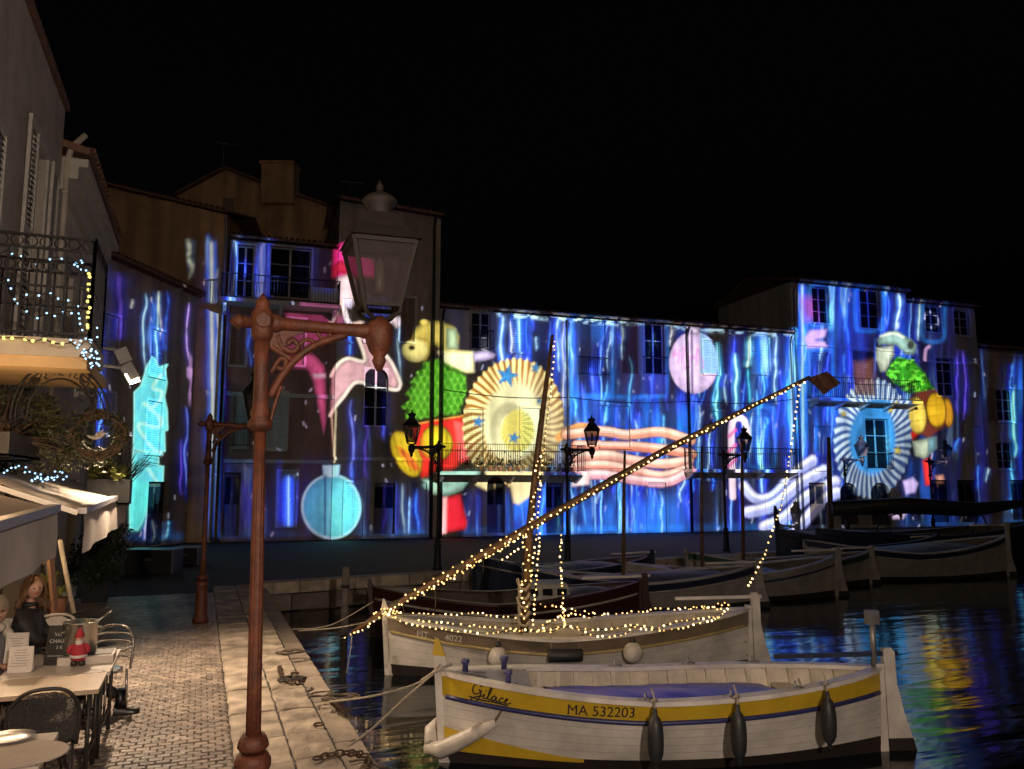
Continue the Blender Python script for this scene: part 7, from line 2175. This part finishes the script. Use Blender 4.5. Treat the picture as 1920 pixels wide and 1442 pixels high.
def sitter(base, rz, s, head_yaw, lab, coat_m, hair, foot_out, hat=None, scarf=None):
    o = empty('person', base, rz); tag(o, lab, 'person')
    J = [((0, 0, .52), .15), ((-.02, 0, .75), (.13, .12)), ((-.01, 0, 1.0), (.15, .13)), ((.0, 0, 1.15), .07), ((.015, 0, 1.24), .052),
         ((0, .16, 1.07), .075), ((.08, .23, .86), .055), ((.26, .15, .80), .036), ((0, -.16, 1.07), .075), ((.08, -.23, .86), .055), ((.26, -.15, .80), .036),
         ((.03, .09, .50), .10), ((.45, .10, .50), .072), ((.52, .10, .12), .03), ((.58, .10, .05), .02),
         ((.03, -.09, .50), .10), ((.47, -.10, .50), .072), ((foot_out - .12, -.06, .12), .03), ((foot_out - .04, -.06, .05), .02)]
    E = [(0, 1), (1, 2), (2, 3), (3, 4), (2, 5), (5, 6), (6, 7), (2, 8), (8, 9), (9, 10), (0, 11), (11, 12), (12, 13), (13, 14), (0, 15), (15, 16), (16, 17), (17, 18)]
    sc = lambda p: tuple(c * s for c in p)
    vs_, fs = skin_mesh([(sc(p), (r_[0] * s * .85, r_[1] * s * .85) if isinstance(r_, tuple) else r_ * s * .85) for p, r_ in J], E, 0)
    mb = MB(); mb.add(vs_, fs, 0, True)
    hc = Vector((.03, 0, 1.335)) * s
    head_mesh(mb, hc, head_yaw, s if s > 0.9 else s * 1.1, 0.05)
    hand(mb, Vector((.26, .15, .80)) * s, (1, -0.25, -0.1), (0, 0, 1), s, 1); hand(mb, Vector((.26, -.15, .80)) * s, (1, 0.25, -0.1), (0, 0, 1), s, -1)
    mb.build('body', [M_skin, M_eye, M_lip, M_eyew], o)
    # coat over torso and arms
    J2 = [((0, 0, .50), (.19, .19)), ((-.02, 0, .75), (.175, .165)), ((-.01, 0, 1.0), (.185, .165)), ((.0, 0, 1.14), .10), ((0.01, 0, 1.205), .085),
          ((0, .17, 1.07), .10), ((.08, .25, .86), .082), ((.25, .155, .80), .06), ((0, -.17, 1.07), .10), ((.08, -.25, .86), .082), ((.25, -.155, .80), .06)]
    vs_, fs = skin_mesh([(sc(p), (r_[0] * s, r_[1] * s) if isinstance(r_, tuple) else r_ * s) for p, r_ in J2], E[:10], 0)
    mb = MB(); mb.add(vs_, fs, 0, True); ct = mb.build('coat', [coat_m], o)
    for k in range(3): MB().lathe([(0.012 * s, 0), (0.012 * s, 0.006)], 8, Vector((0.175, 0.02, 0.82 + 0.1 * k)) * s, axis=(1, 0, 0)).build('button', [M_dmet], ct)
    J3 = [((.0, 0, .5), .15)] + [((.03, .09, .50), .115), ((.45, .10, .50), .085), ((.52, .10, .16), .06), ((.03, -.09, .50), .115), ((.47, -.10, .50), .085), ((foot_out - .14, -.06, .18), .058)]
    vs_, fs = skin_mesh([(sc(p), r_ * s) for p, r_ in J3], [(0, 1), (1, 2), (2, 3), (0, 4), (4, 5), (5, 6)], 0)
    mb = MB(); mb.add(vs_, fs, 0, True); mb.build('trousers', [M_jean], o)
    for (ax_, ay_) in ((.52, .10), (foot_out - .12, -.06)):
        m_ = MB()
        m_.tube([Vector((ax_ - .01, ay_, .26)) * s, Vector((ax_, ay_, .14)) * s, Vector((ax_ + .01, ay_, .07)) * s], [.062 * s, .055 * s, .06 * s], 12)
        rows = []
        for i in range(9):
            t = i / 8; x = ax_ - .06 + .25 * t
            w = .045 * (1 - .15 * abs(t - .6)) * math.sqrt(max(.05, 1 - (max(0, t - .75) / .27) ** 2)); hgt = .10 - .055 * min(1, t * 1.3)
            rows.append([Vector((x, ay_ + w * math.cos(a), max(0.004, .012 + hgt * max(0, math.sin(a))) + (0.0 if ay_ > 0 else 0.0))) * s for a in [PI * j / 8 for j in range(9)]] + [Vector((x, ay_ - w, 0.004)) * s, Vector((x, ay_ + w, 0.004)) * s])
        m_.grid(rows, closed=True); m_.build('boot', [M_boot], o)
    Rh = Matrix.Rotation(head_yaw, 3, 'Z')
    hs = s if s > 0.9 else s * 1.1
    if hair:
        m_ = MB(); r_ = random.Random(2)
        # scalp shell
        rows = []
        for i in range(9):
            th = 0.02 + (PI * 0.66) * i / 8
            row = []
            for k in range(21):
                ph = R(70) + (2 * PI - R(140)) * k / 20
                row.append(Rh @ Vector((math.sin(th) * math.cos(ph) * .112, math.sin(th) * math.sin(ph) * .094, math.cos(th) * .136)) * hs + hc)
            rows.append(row)
        m_.grid(rows)
        for i in range(170):
            ph = R(76) + (2 * PI - R(152)) * r_.random()
            th = R(8 + 40 * r_.random())
            L = r_.uniform(.22, .33)
            a0 = Vector((math.sin(th) * math.cos(ph) * .112, math.sin(th) * math.sin(ph) * .096, math.cos(th) * .136))
            a1 = Vector((math.cos(ph) * .113, math.sin(ph) * .103, .02))
            a2 = Vector((math.cos(ph) * .118 - .01, math.sin(ph) * .112, -.09 + r_.uniform(-.02, .02)))
            a3 = Vector((math.cos(ph) * .120 + r_.uniform(-.02, .02), math.sin(ph) * .145 + r_.uniform(-.03, .03), -L + .08))
            m_.tube([Rh @ Vector(v) * hs + hc for v in smooth_pts([tuple(a0), tuple(a1), tuple(a2), tuple(a3)], 3)], [.009, .011, .012, .012, .012, .012, .011, .009, .007, .003][:10], 5)
        for i in range(60):      # fringe swept to the sides
            sg = 1 if i % 3 else -1
            e_ = R(r_.uniform(48, 82)) * sg; th0 = R(r_.uniform(4, 16))
            a0 = Vector((math.sin(th0) * .10, .02 * sg, math.cos(th0) * .138)); a1 = Vector((.085, .045 * sg, .085 + r_.uniform(-.012, .012)))
            a2 = Vector((math.cos(e_) * .118, math.sin(e_) * .108, .02 + r_.uniform(-.02, .02))); a3 = Vector((math.cos(e_) * .10, math.sin(e_) * .128, -.10 + r_.uniform(-.06, .04)))
            m_.tube([Rh @ Vector(v) * hs + hc for v in smooth_pts([tuple(a0), tuple(a1), tuple(a2), tuple(a3)], 3)], [.006, .008, .009, .009, .009, .009, .008, .007, .006, .003][:10], 5)
        m_.build('hair', [hair], o)
    if hat:
        m_ = MB(); rows = []
        for i in range(8):
            th = 0.02 + R(84) * i / 7
            rows.append([Rh @ Vector((math.sin(th) * math.cos(2 * PI * k / 20) * .115 - .008, math.sin(th) * math.sin(2 * PI * k / 20) * .095, math.cos(th) * .145 + .01)) * hs + hc for k in range(20)])
        m_.grid(rows, closed=True); m_.build('knitted_hat', [hat], o)
    if scarf:
        m_ = MB(); m_.tube([Vector((.10 * math.cos(a) + .01, .10 * math.sin(a), 1.175 + .012 * math.sin(2 * a))) * s for a in [2 * PI * k / 16 for k in range(17)]], .048 * s, 10)
        m_.tube([Vector((.11, .03, 1.16)) * s, Vector((.17, .04, 1.06)) * s, Vector((.18, .04, .92)) * s], [.045 * s, .05 * s, .04 * s], 8)
        m_.build('scarf', [scarf], o)
    return o
sitter(Vector((-1.60, 9.72, 0)), 0.0, 1.0, R(-62), 'woman with brown shoulder length hair in a black coat seated at the terrace table', M_coat, M_hair, 1.03)
sitter(Vector((-1.78, 9.10, 0)), R(-30), 0.90, R(-40), 'child in a pale hat and scarf sitting beside the woman in black', M_greyj, None, 0.55, hat=M_wool, scarf=M_wool)

# ================================================================== plants, iron arch, wreath
M_leaf = mat('olive_leaf', (0.10, 0.10, 0.038), 0.5, var=0.5, scale=9)
M_leafd = mat('dark_leaf', (0.030, 0.045, 0.018), 0.5, var=0.5, scale=9)
M_leafy = mat('yellow_green_leaf', (0.20, 0.22, 0.05), 0.5, var=0.4, scale=9)
M_twig = mat('twig', (0.10, 0.065, 0.04), 0.9, var=0.3)
def leaf(mb, p, d, L, w, r_):
    d = d.normalized(); s_ = d.cross(Vector((r_.uniform(-1, 1), r_.uniform(-1, 1), r_.uniform(-1, 1))))
    if s_.length < 1e-3: s_ = d.orthogonal()
    s_.normalize(); n_ = s_.cross(d)
    mb.add([p, p + d * L * .45 + s_ * w, p + d * L - n_ * L * .15, p + d * L * .45 - s_ * w], [(0, 1, 2, 3)])
def shrub(name, lab, cat, base, blobs, n, L, w, m, group=None, stems=6, seed=1, extra=None):
    """blobs: [(centre, radii)] in world space"""
    r_ = random.Random(seed)
    o = empty(name, base); tag(o, lab, cat, group); b0 = Vector(base)
    lf, st = MB(), MB()
    tips = []
    for c_, rad in blobs:
        for _ in range(stems):
            e = Vector(c_) + Vector((r_.gauss(0, .45) * rad[0], r_.gauss(0, .45) * rad[1], r_.uniform(-.2, .9) * rad[2]))
            mid = b0.lerp(e, .5) + Vector((r_.uniform(-.08, .08), r_.uniform(-.08, .08), .05))
            st.tube([b0 + Vector((r_.uniform(-.08, .08), r_.uniform(-.08, .08), 0)), mid, e], [.014, .010, .004], 5)
    tot = sum(r_0[0] * r_0[1] * r_0[2] for _, r_0 in blobs)
    for c_, rad in blobs:
        k = int(n * rad[0] * rad[1] * rad[2] / tot)
        clumps = [Vector((r_.uniform(-1, 1), r_.uniform(-1, 1), r_.uniform(-1, 1))) for _ in range(max(6, k // 22))]
        clumps = [v.normalized() * min(1, v.length) for v in clumps]
        for i in range(k):
            q_ = clumps[i % len(clumps)] + Vector((r_.gauss(0, .16), r_.gauss(0, .16), r_.gauss(0, .16)))
            p = Vector(c_) + Vector((q_.x * rad[0], q_.y * rad[1], q_.z * rad[2]))
            leaf(lf, p, Vector((r_.gauss(0, 1), r_.gauss(0, 1), r_.gauss(.25, 1))), L * r_.uniform(.6, 1.3), w * r_.uniform(.7, 1.3), r_)
    st.build('stems', [M_twig], o, b0)
    tag(lf.build('foliage', [m], o, b0), kind='stuff')
    return o
def planter(name, lab, c, size, m, bracket=True, group=None):
    o = empty(name, c); tag(o, lab, 'planter', group)
    sx, sy, sz = size
    m_ = MB(); t = 0.025
    m_.box((0, 0, -sz / 2 + t / 2), (sx, sy, t)); m_.build('bottom', [m], o)
    for (cx, cy_, wx, wy) in ((-sx / 2 + t / 2, 0, t, sy), (sx / 2 - t / 2, 0, t, sy), (0, -sy / 2 + t / 2, sx - 2 * t, t), (0, sy / 2 - t / 2, sx - 2 * t, t)):
        MB().box((cx, cy_, 0), (wx, wy, sz - 0.002)).build('side', [m], o)
    MB().box((0, 0, sz / 2 - 0.05), (sx - 2 * t, sy - 2 * t, 0.03)).build('soil', [M_joint], o)
    if bracket:
        for yy in (-sy / 3, sy / 3):
            MB().bar((sx / 2 - 0.02, yy, -sz / 2 - 0.015), (FX + 0.02 - c[0], yy, -sz / 2 - 0.015), 0.025).build('bracket', [M_iron], o)
    return o
M_dbox = mat('planter_black', (0.008, 0.008, 0.008), 0.6, var=0.2)
# olive shrub on a shelf above the pale awning
pc = Vector((-2.05, 10.1, 2.80))
planter('shelf_planter', 'dark trough on wall brackets under the olive shrub', pc, (0.5, 1.7, 0.24), M_dbox)
bl = [(at_depth(30, 790, 9.5), (.50, .4, .30)), (at_depth(95, 815, 9.7), (.40, .35, .26)), (at_depth(10, 840, 9.5), (.45, .4, .26)), (at_depth(70, 860, 9.6), (.5, .4, .18)), (at_depth(15, 740, 9.5), (.26, .3, .22)), (at_depth(150, 868, 9.9), (.35, .3, .16))]
shrub('olive_shrub', 'small leaved olive shrub spilling over the pale awning', 'shrub', pc + Vector((0, 0, .1)), bl, 3600, .085, .014, M_leaf, seed=4)
light_string('cool lights tangled at the foot of the olive shrub', pxs([(10, 886), (25, 880), (38, 874), (50, 884), (62, 890), (75, 893), (92, 898), (108, 884), (116, 882), (104, 896), (84, 902), (60, 899), (134, 896)], 8.9), .045, BCs, .02, 'strings of lights on the balcony')
# wrought iron arch
ap = at_depth(112, 780, 8.25)
arch = empty('iron_arch', Vector((FX + .02, ap.y, ap.z))); tag(arch, 'black wrought iron arch with scrolls below the balcony', 'sign bracket'); a0 = Vector(arch.location)
def arcpts(cx, cy_, rx, ry, t0, t1, d, n=24): return [at_depth(cx + rx * math.cos(R(t0 + (t1 - t0) * i / n)), cy_ - ry * math.sin(R(t0 + (t1 - t0) * i / n)), d) for i in range(n + 1)]
for rx, ry, rr in ((92, 104, .012), (84, 95, .008), (62, 74, .010)):
    MB().tube(arcpts(112, 784, rx, ry, -5, 185, 8.25), rr, 6).build('hoop', [M_iron], arch, a0)
for k in range(7):
    a = 25 + k * 22
    cx_, cy2 = 112 + 74 * math.cos(R(a)), 784 - 86 * math.sin(R(a))
    MB().tube(pxs(smooth_pts([(cx_ - 9, cy2 + 4), (cx_ - 3, cy2 - 6), (cx_ + 4, cy2 - 2), (cx_, cy2 + 4), (cx_ + 8, cy2 + 6)], 3), 8.25), .006, 5).build('scroll', [M_iron], arch, a0)
MB().tube(pxs(smooth_pts([(152, 705), (158, 716), (168, 712), (166, 702), (156, 700), (150, 712), (160, 728), (170, 742), (178, 738), (176, 730)], 3), 8.25), .010, 6).build('scroll', [M_iron], arch, a0)
MB().tube(pxs([(102, 676), (103, 672), (122, 672), (123, 678)], 8.25), .008, 5).build('top_handle', [M_iron], arch, a0)
MB().lathe([(.05, 0), (.055, .006), (.05, .012)], 20, at_depth(67, 712, 8.55), axis=-FWD).build('disc', [M_dmet], arch, a0)
MB().tube([at_depth(20, 790, 8.25), Vector((FX + .02, at_depth(20, 790, 8.25).y, at_depth(20, 790, 8.25).z))], .012, 6).build('wall_arm', [M_iron], arch, a0)
# wreath ring with a white dove
wd_ = 9.4
wc = at_depth(184, 816, wd_)
wr = empty('wreath_sign', wc); tag(wr, 'dark round twig wreath with a white dove hanging by the iron arch', 'wreath')
m_ = MB(); r_ = random.Random(8)
Rr = .285
for k in range(26):
    a0_ = r_.uniform(0, 2 * PI)
    m_.tube([RGT * ((Rr + r_.uniform(-.07, .07)) * math.cos(a0_ + t)) + Vector((0, 0, (Rr + r_.uniform(-.07, .07)) * .86 * math.sin(a0_ + t))) + FWD * r_.uniform(-.05, .05) for t in [i * .32 for i in range(8)]], .016, 5)
m_.build('twig_ring', [M_twig], wr)
lf = MB()
for k in range(420):
    a = r_.uniform(0, 2 * PI); q_ = Rr + r_.gauss(0, .055)
    p = RGT * (q_ * math.cos(a)) + Vector((0, 0, q_ * .86 * math.sin(a))) + FWD * r_.gauss(0, .05)
    leaf(lf, p, Vector((r_.gauss(0, 1), r_.gauss(0, 1), r_.gauss(0, 1))), .07, .014, r_)
tag(lf.build('leaves', [M_leafd], wr), kind='stuff')
M_dove = mat('white_enamel', (0.6, 0.57, 0.5), 0.4, var=0.1)
dv = MB(); dv.tube([RGT * x + Vector((0, 0, z)) for x, z in ((-.14, .0), (-.10, -.02), (-.03, -.035), (.03, -.02), (.07, .02), (.10, .015))], [.004, .014, .024, .022, .016, .004], 8)
dv.add([RGT * -.05 + Vector((0, 0, -.02)), RGT * .02 + Vector((0, 0, -.02)), RGT * .05 + Vector((0, 0, .07)) + FWD * .03, RGT * -.02 + Vector((0, 0, .03))], [(0, 1, 2, 3)])
dv.build('dove', [M_dove], wr)
MB().tube([RGT * (.2 * math.cos(a)) + Vector((0, 0, .18 * math.sin(a))) for a in [R(200 + 140 * i / 12) for i in range(13)]], .008, 5).build('inner_ring', [M_dove], wr)
MB().tube([Vector((0, 0, .26)), Vector((0, 0, .5)), at_depth(170, 742, 8.25) - wc], .006, 5).build('hanger', [M_iron], wr)
# black planter on a bracket with grasses
pb = at_depth(206, 922, 11.2)
planter('hanging_planter', 'black box planter at the far end of the pale awning', pb, (.52, .5, .34), M_dbox)
shrub('yellow_plant', 'yellow green plant growing in the black box planter', 'plant', pb + Vector((0, 0, .12)), [(pb + Vector((-.05, -.1, .24)), (.2, .2, .1))], 140, .12, .03, M_leafy, seed=6, stems=4)
m_ = MB(); r_ = random.Random(12)
gb_ = pb + Vector((.12, .1, .13))
for k in range(70):
    a = r_.uniform(-1.2, 1.6); L = r_.uniform(.25, .55)
    d = RGT * math.sin(a) + FWD * r_.uniform(-.4, .4) + Vector((0, 0, 1.0))
    d.normalize(); q_ = gb_ + RGT * r_.uniform(-.1, .12) + FWD * r_.uniform(-.1, .1)
    e = q_ + d * L; e2 = e + RGT * math.sin(a) * .18 - Vector((0, 0, .03))
    m_.tube([q_, q_.lerp(e, .6), e, e2], [.006, .006, .004, .001], 4)
o = tag(m_.build('grass_plant', [M_leafd], None, gb_), 'dark arching grass in the black box planter', 'plant')
# potted shrub under the pale awning end, potted spider plant behind the woman
sb = on_z(178, 1128, 0.0)
o = empty('plant_pot', sb); tag(o, 'dark square pot under the bushy green shrub', 'plant pot')
MB().box((0, 0, .2), (.45, .45, .4), taper=1.15).build('pot', [M_dbox], o)
shrub('terrace_shrub', 'bushy dark green shrub growing in a pot at the end of the terrace', 'shrub', sb + Vector((0, 0, .38)), [(sb + Vector((0, 0, .85)), (.55, .5, .45)), (sb + Vector((.1, .1, 1.25)), (.45, .45, .4)), (sb + Vector((-.1, -.2, .55)), (.5, .4, .25))], 2600, .11, .02, M_leafd, seed=9)
for (x, y, lab) in ((88, 1090, 'pale spider plant in a pot behind the woman'), (108, 1112, 'pale spider plant in a pot beside the white chair')):
    p_ = at_depth(x, y, 10.9)
    o = empty('potted_plant', Vector((p_.x, p_.y, 0))); tag(o, lab, 'plant', 'spider plants on stands'); o0 = Vector(o.location)
    MB().lathe([(.12, 0), (.13, .02), (.03, .05), (.03, p_.z - .32), (.10, p_.z - .3)], 14).build('stand', [M_twig], o)
    MB().lathe([(.09, p_.z - .298), (.12, p_.z - .08), (.125, p_.z - .06), (.10, p_.z - .07)], 16).build('pot', [mat('terracotta', (.3, .13, .07), .8, var=.2)], o)
    m_ = MB(); r_ = random.Random(int(x))
    for k in range(36):
        a = r_.uniform(0, 2 * PI); L = r_.uniform(.18, .34); c_ = Vector((math.cos(a), math.sin(a), 0)); t_ = Vector((-c_.y, c_.x, 0)) * .014
        b_ = Vector((0, 0, p_.z - .07)); q1 = b_ + c_ * L * .45 + Vector((0, 0, L * .55)); q2 = b_ + c_ * L + Vector((0, 0, L * .25))
        m_.add([b_ - t_ * .5, b_ + t_ * .5, q1 + t_, q1 - t_, q2], [(0, 1, 2, 3), (3, 2, 4)])
    m_.build('leaves', [M_leafy], o)

# ================================================================== clutter of the show: flight cases by the side house
M_case2 = mat('flight_case', (0.03, 0.03, 0.034), 0.4, var=0.2); 
for (x, y, w_, h_, lab) in ((275, 1076, 1.35, .62, 'low black flight case with metal edges on the dark plaza'), (345, 1060, .8, .5, 'small black flight case next to the low case')):
    p_ = on_z(x, y, 0)
    o = empty('flight_case', p_, -YAW); tag(o, lab, 'case', 'flight cases on the plaza')
    MB().box((0, .35, h_ / 2), (w_, .7, h_)).build('body', [M_case2], o)
    MB().box((0, .35, h_ + .012), (w_ + .03, .73, .02)).build('lid', [M_zinc], o)
    for sx in (-1, 1): MB().box((sx * w_ / 2, -.002, h_ / 2), (.04, .02, h_ - .02)).build('edge', [M_zinc], o)
    MB().box((0, -.008, h_ * .6), (.16, .02, .05)).build('handle', [M_zinc], o)

# ================================================================== mooring pile, ropes, chains
pl0 = on_z(645, 1190, WATER)
o = empty('mooring_pile', pl0); tag(o, 'weathered grey wooden mooring pile standing in the water', 'mooring pile')
MB().tube([(0, 0, -1.6), (0, 0, .9), (.01, 0, 1.38)], [.085, .08, .075], 12).build('pile', [mat('weathered_wood', (.24, .21, .18), .9, var=.4, scale=7, bump=.5, bscale=20)], o)
MB().lathe([(.082, .95), (.09, .97), (.09, 1.0), (.082, 1.02)], 12).build('band', [M_dmet], o)
def rope(lab, pts, r_=.012, m=None, sag=0.0, group='mooring ropes'):
    pp = [Vector(v) for v in smooth_pts([tuple(v) for v in pts], 6)]
    o = MB().tube(pp, r_, 6).build('mooring_rope', [m or M_rope], None, pp[0]); tag(o, lab, 'rope', group)
    return o
def RG(px, py, z): return on_z(px, py, z)
stemA = bowA + Vector((0, 0, .98)); stemB = bowB + Vector((0, 0, .9))
rope('pale mooring rope from the yellow-tipped stem to the coil on the slabs', [RG(618, 1316, 0.02), at_depth(700, 1305, 8.9), at_depth(785, 1280, 9.3), at_depth(826, 1245, 9.4)])
rope('mooring rope with an eye splice from the yellow-tipped stem down to the chain', [RG(652, 1400, 0.03), at_depth(700, 1365, 8.2), at_depth(770, 1300, 9.1), at_depth(826, 1252, 9.4)], .014)
rope('knotted rope lashing round the yellow-tipped stem', [at_depth(790, 1276, 9.3), at_depth(812, 1262, 9.35), at_depth(832, 1252, 9.4), at_depth(846, 1246, 9.5)], .018)
rope('slack rope from the lit boat bow to the quay slabs', [RG(560, 1183, 0.0), at_depth(640, 1176, 13.0), at_depth(715, 1160, 13.5)], .010)
rope('thin rope from the lit boat to the quay past the pile', [RG(548, 1180, 0.0), at_depth(620, 1172, 13.5), at_depth(700, 1128, 14.0)], .008)
rope('dark rope from the tip of the yard to the quay', [RG(575, 1225, -0.1), at_depth(640, 1197, 13.0), at_depth(662, 1187, 13.55)], .009, M_roped)
rope('thin rope from the oxblood boat to the far quay', [at_depth(560, 1146, 16.5), at_depth(630, 1138, 16.8), at_depth(700, 1125, 17.0)], .008, M_roped)
rope('old rope trailing along the ledge', [RG(655, 1428, -.09), RG(690, 1425, -.1), RG(715, 1438, -.1), RG(750, 1446, -.3)], .012, M_roped)
# coils and chain on the slabs
def coil(px, py, z, n, rad, lab, m, r_=.012):
    c_ = RG(px, py, z); o = empty('rope_heap', c_); tag(o, lab, 'rope', 'rope heaps on the quay edge')
    q_ = random.Random(px)
    m_ = MB(); pts = []
    for i in range(n * 10):
        a = i * 2 * PI / 10
        rr = rad * (.45 + .55 * q_.random())
        pts.append((rr * math.cos(a) * 1.25 + .02 * math.sin(i * .7), rr * math.sin(a) * .9, .012 + .006 * (i // 10) + q_.uniform(0, .012)))
    m_.tube([Vector(v) for v in smooth_pts(pts, 3)], r_, 5); m_.build('coil', [m], o)
    return o
coil(640, 1312, .0, 4, .17, 'tangled brown rope heap where the pale mooring rope ends', M_roped)
coil(545, 1225, .0, 3, .16, 'small rope heap on the slabs further along the quay', M_roped)
coil(548, 1276, .0, 3, .14, 'dark rope heap beside the crack in the slabs', M_dmet)
coil(600, 1305, .0, 2, .13, 'loose dark rope loops on the worn slabs', M_roped, .009)
def chain(lab, pts, link=.075):
    pp = [Vector(v) for v in smooth_pts([tuple(v) for v in pts], 8)]
    o = empty('chain', pp[0]); tag(o, lab, 'chain', 'mooring chains'); o0 = pp[0].copy()
    me = None; acc = 0; k = 0
    lm = MB(); lm.tube([(link * .62 * math.cos(a) * (1 if abs(math.cos(a)) < .7 else 1), link * .34 * math.sin(a), 0) for a in [2 * PI * i / 10 for i in range(11)]], .0095, 5, cap=False)
    me = lm.mesh('link', [mat('rusty_chain', (.07, .04, .025), .8, var=.5, scale=20)])
    for i in range(len(pp) - 1):
        seg = pp[i + 1] - pp[i]
        while acc < seg.length:
            q_ = pp[i] + seg * (acc / seg.length)
            inst('link', me, o, q_ - o0 + Vector((0, 0, .012)), (R(75) if k % 2 else R(15), 0, math.atan2(seg.y, seg.x)))
            acc += link * .9; k += 1
        acc -= seg.length
chain('rusty chain lying across the slabs by the spliced rope', [RG(596, 1424, .01), RG(620, 1418, .01), RG(650, 1414, .01), RG(685, 1420, -.09), RG(692, 1440, -.1)])
chain('rusty chain loop by the crack in the slabs', [RG(524, 1252, .01), RG(530, 1272, .01), RG(552, 1282, .01), RG(574, 1274, .01)])
# spring mooring damper
sp0, sp1 = RG(622, 1320, -.03), RG(655, 1345, -.07)
o = empty('mooring_spring', sp0); tag(o, 'rusty coil spring on the mooring line at the ledge', 'spring')
d = sp1 - sp0; e1 = d.normalized().orthogonal().normalized(); e2 = d.normalized().cross(e1)
MB().tube([d * (i / 120) + (e1 * math.cos(i * .75) + e2 * math.sin(i * .75)) * .035 + Vector((0, 0, .03)) for i in range(121)], .006, 5).build('coil', [MATS['rusty_chain']], o)
# eye rings set in the slabs
for (x, y, lab) in ((598, 1358, 'flat iron ring set in the worn slab near the spring'), (553, 1262, 'flat iron ring set in the slab by the dark heap')):
    p_ = RG(x, y, .012); o = tag(MB().tube([(.05 * math.cos(a), .05 * math.sin(a), 0) for a in [2 * PI * i / 14 for i in range(15)]], .010, 6, cap=False).build('mooring_ring', [MATS['rusty_chain']], loc=p_), lab, 'ring', 'mooring rings')
# flower pots along the long house balcony
for i, x in enumerate((868, 892, 912, 930, 948, 964, 1000, 1020, 1048, 1064)):
    u_ = MAIN.u(x); p_ = MAIN.pt(u_, hD, .6)
    r_ = random.Random(i)
    o = empty('balcony_pot', p_); tag(o, 'potted plant standing behind the bars of the long house balcony', 'plant pot', 'pots on the long house balcony')
    MB().lathe([(.09, 0.003), (.12, .2), (.13, .22)], 10).build('pot', [mat('terracotta', (.3, .13, .07), .8, var=.2)], o)
    m_ = MB()
    for k in range(45): leaf(m_, Vector((r_.gauss(0, .09), r_.gauss(0, .09), .25 + abs(r_.gauss(0, .16)))), Vector((r_.gauss(0, 1), r_.gauss(0, 1), 1)), .14, .03, r_)
    m_.build('leaves', [M_leafd], o)

# ================================================================== roof-top aerials
for (x, y0, y1, d_, lab) in ((418, 318, 268, 42.5, 'thin television aerial on the ridge of the gabled house'), (655, 400, 340, 40.0, 'television aerial above the tall house roof')):
    b_ = at_depth(x, y0, d_); t_ = at_depth(x, y1, d_)
    o = empty('roof_aerial', b_); tag(o, lab, 'aerial', 'roof aerials')
    L = t_.z - b_.z
    MB().tube([(0, 0, -.3), (0, 0, L)], .018, 6).build('pole', [M_zinc], o)
    MB().bar((-.5, 0, L - .05), (.7, 0, L - .02), .02).build('boom', [M_zinc], o)
    for k in range(6): MB().bar((-.45 + k * .2, -.3, L - .04), (-.45 + k * .2, .3, L - .04), .012).build('element', [M_zinc], o)
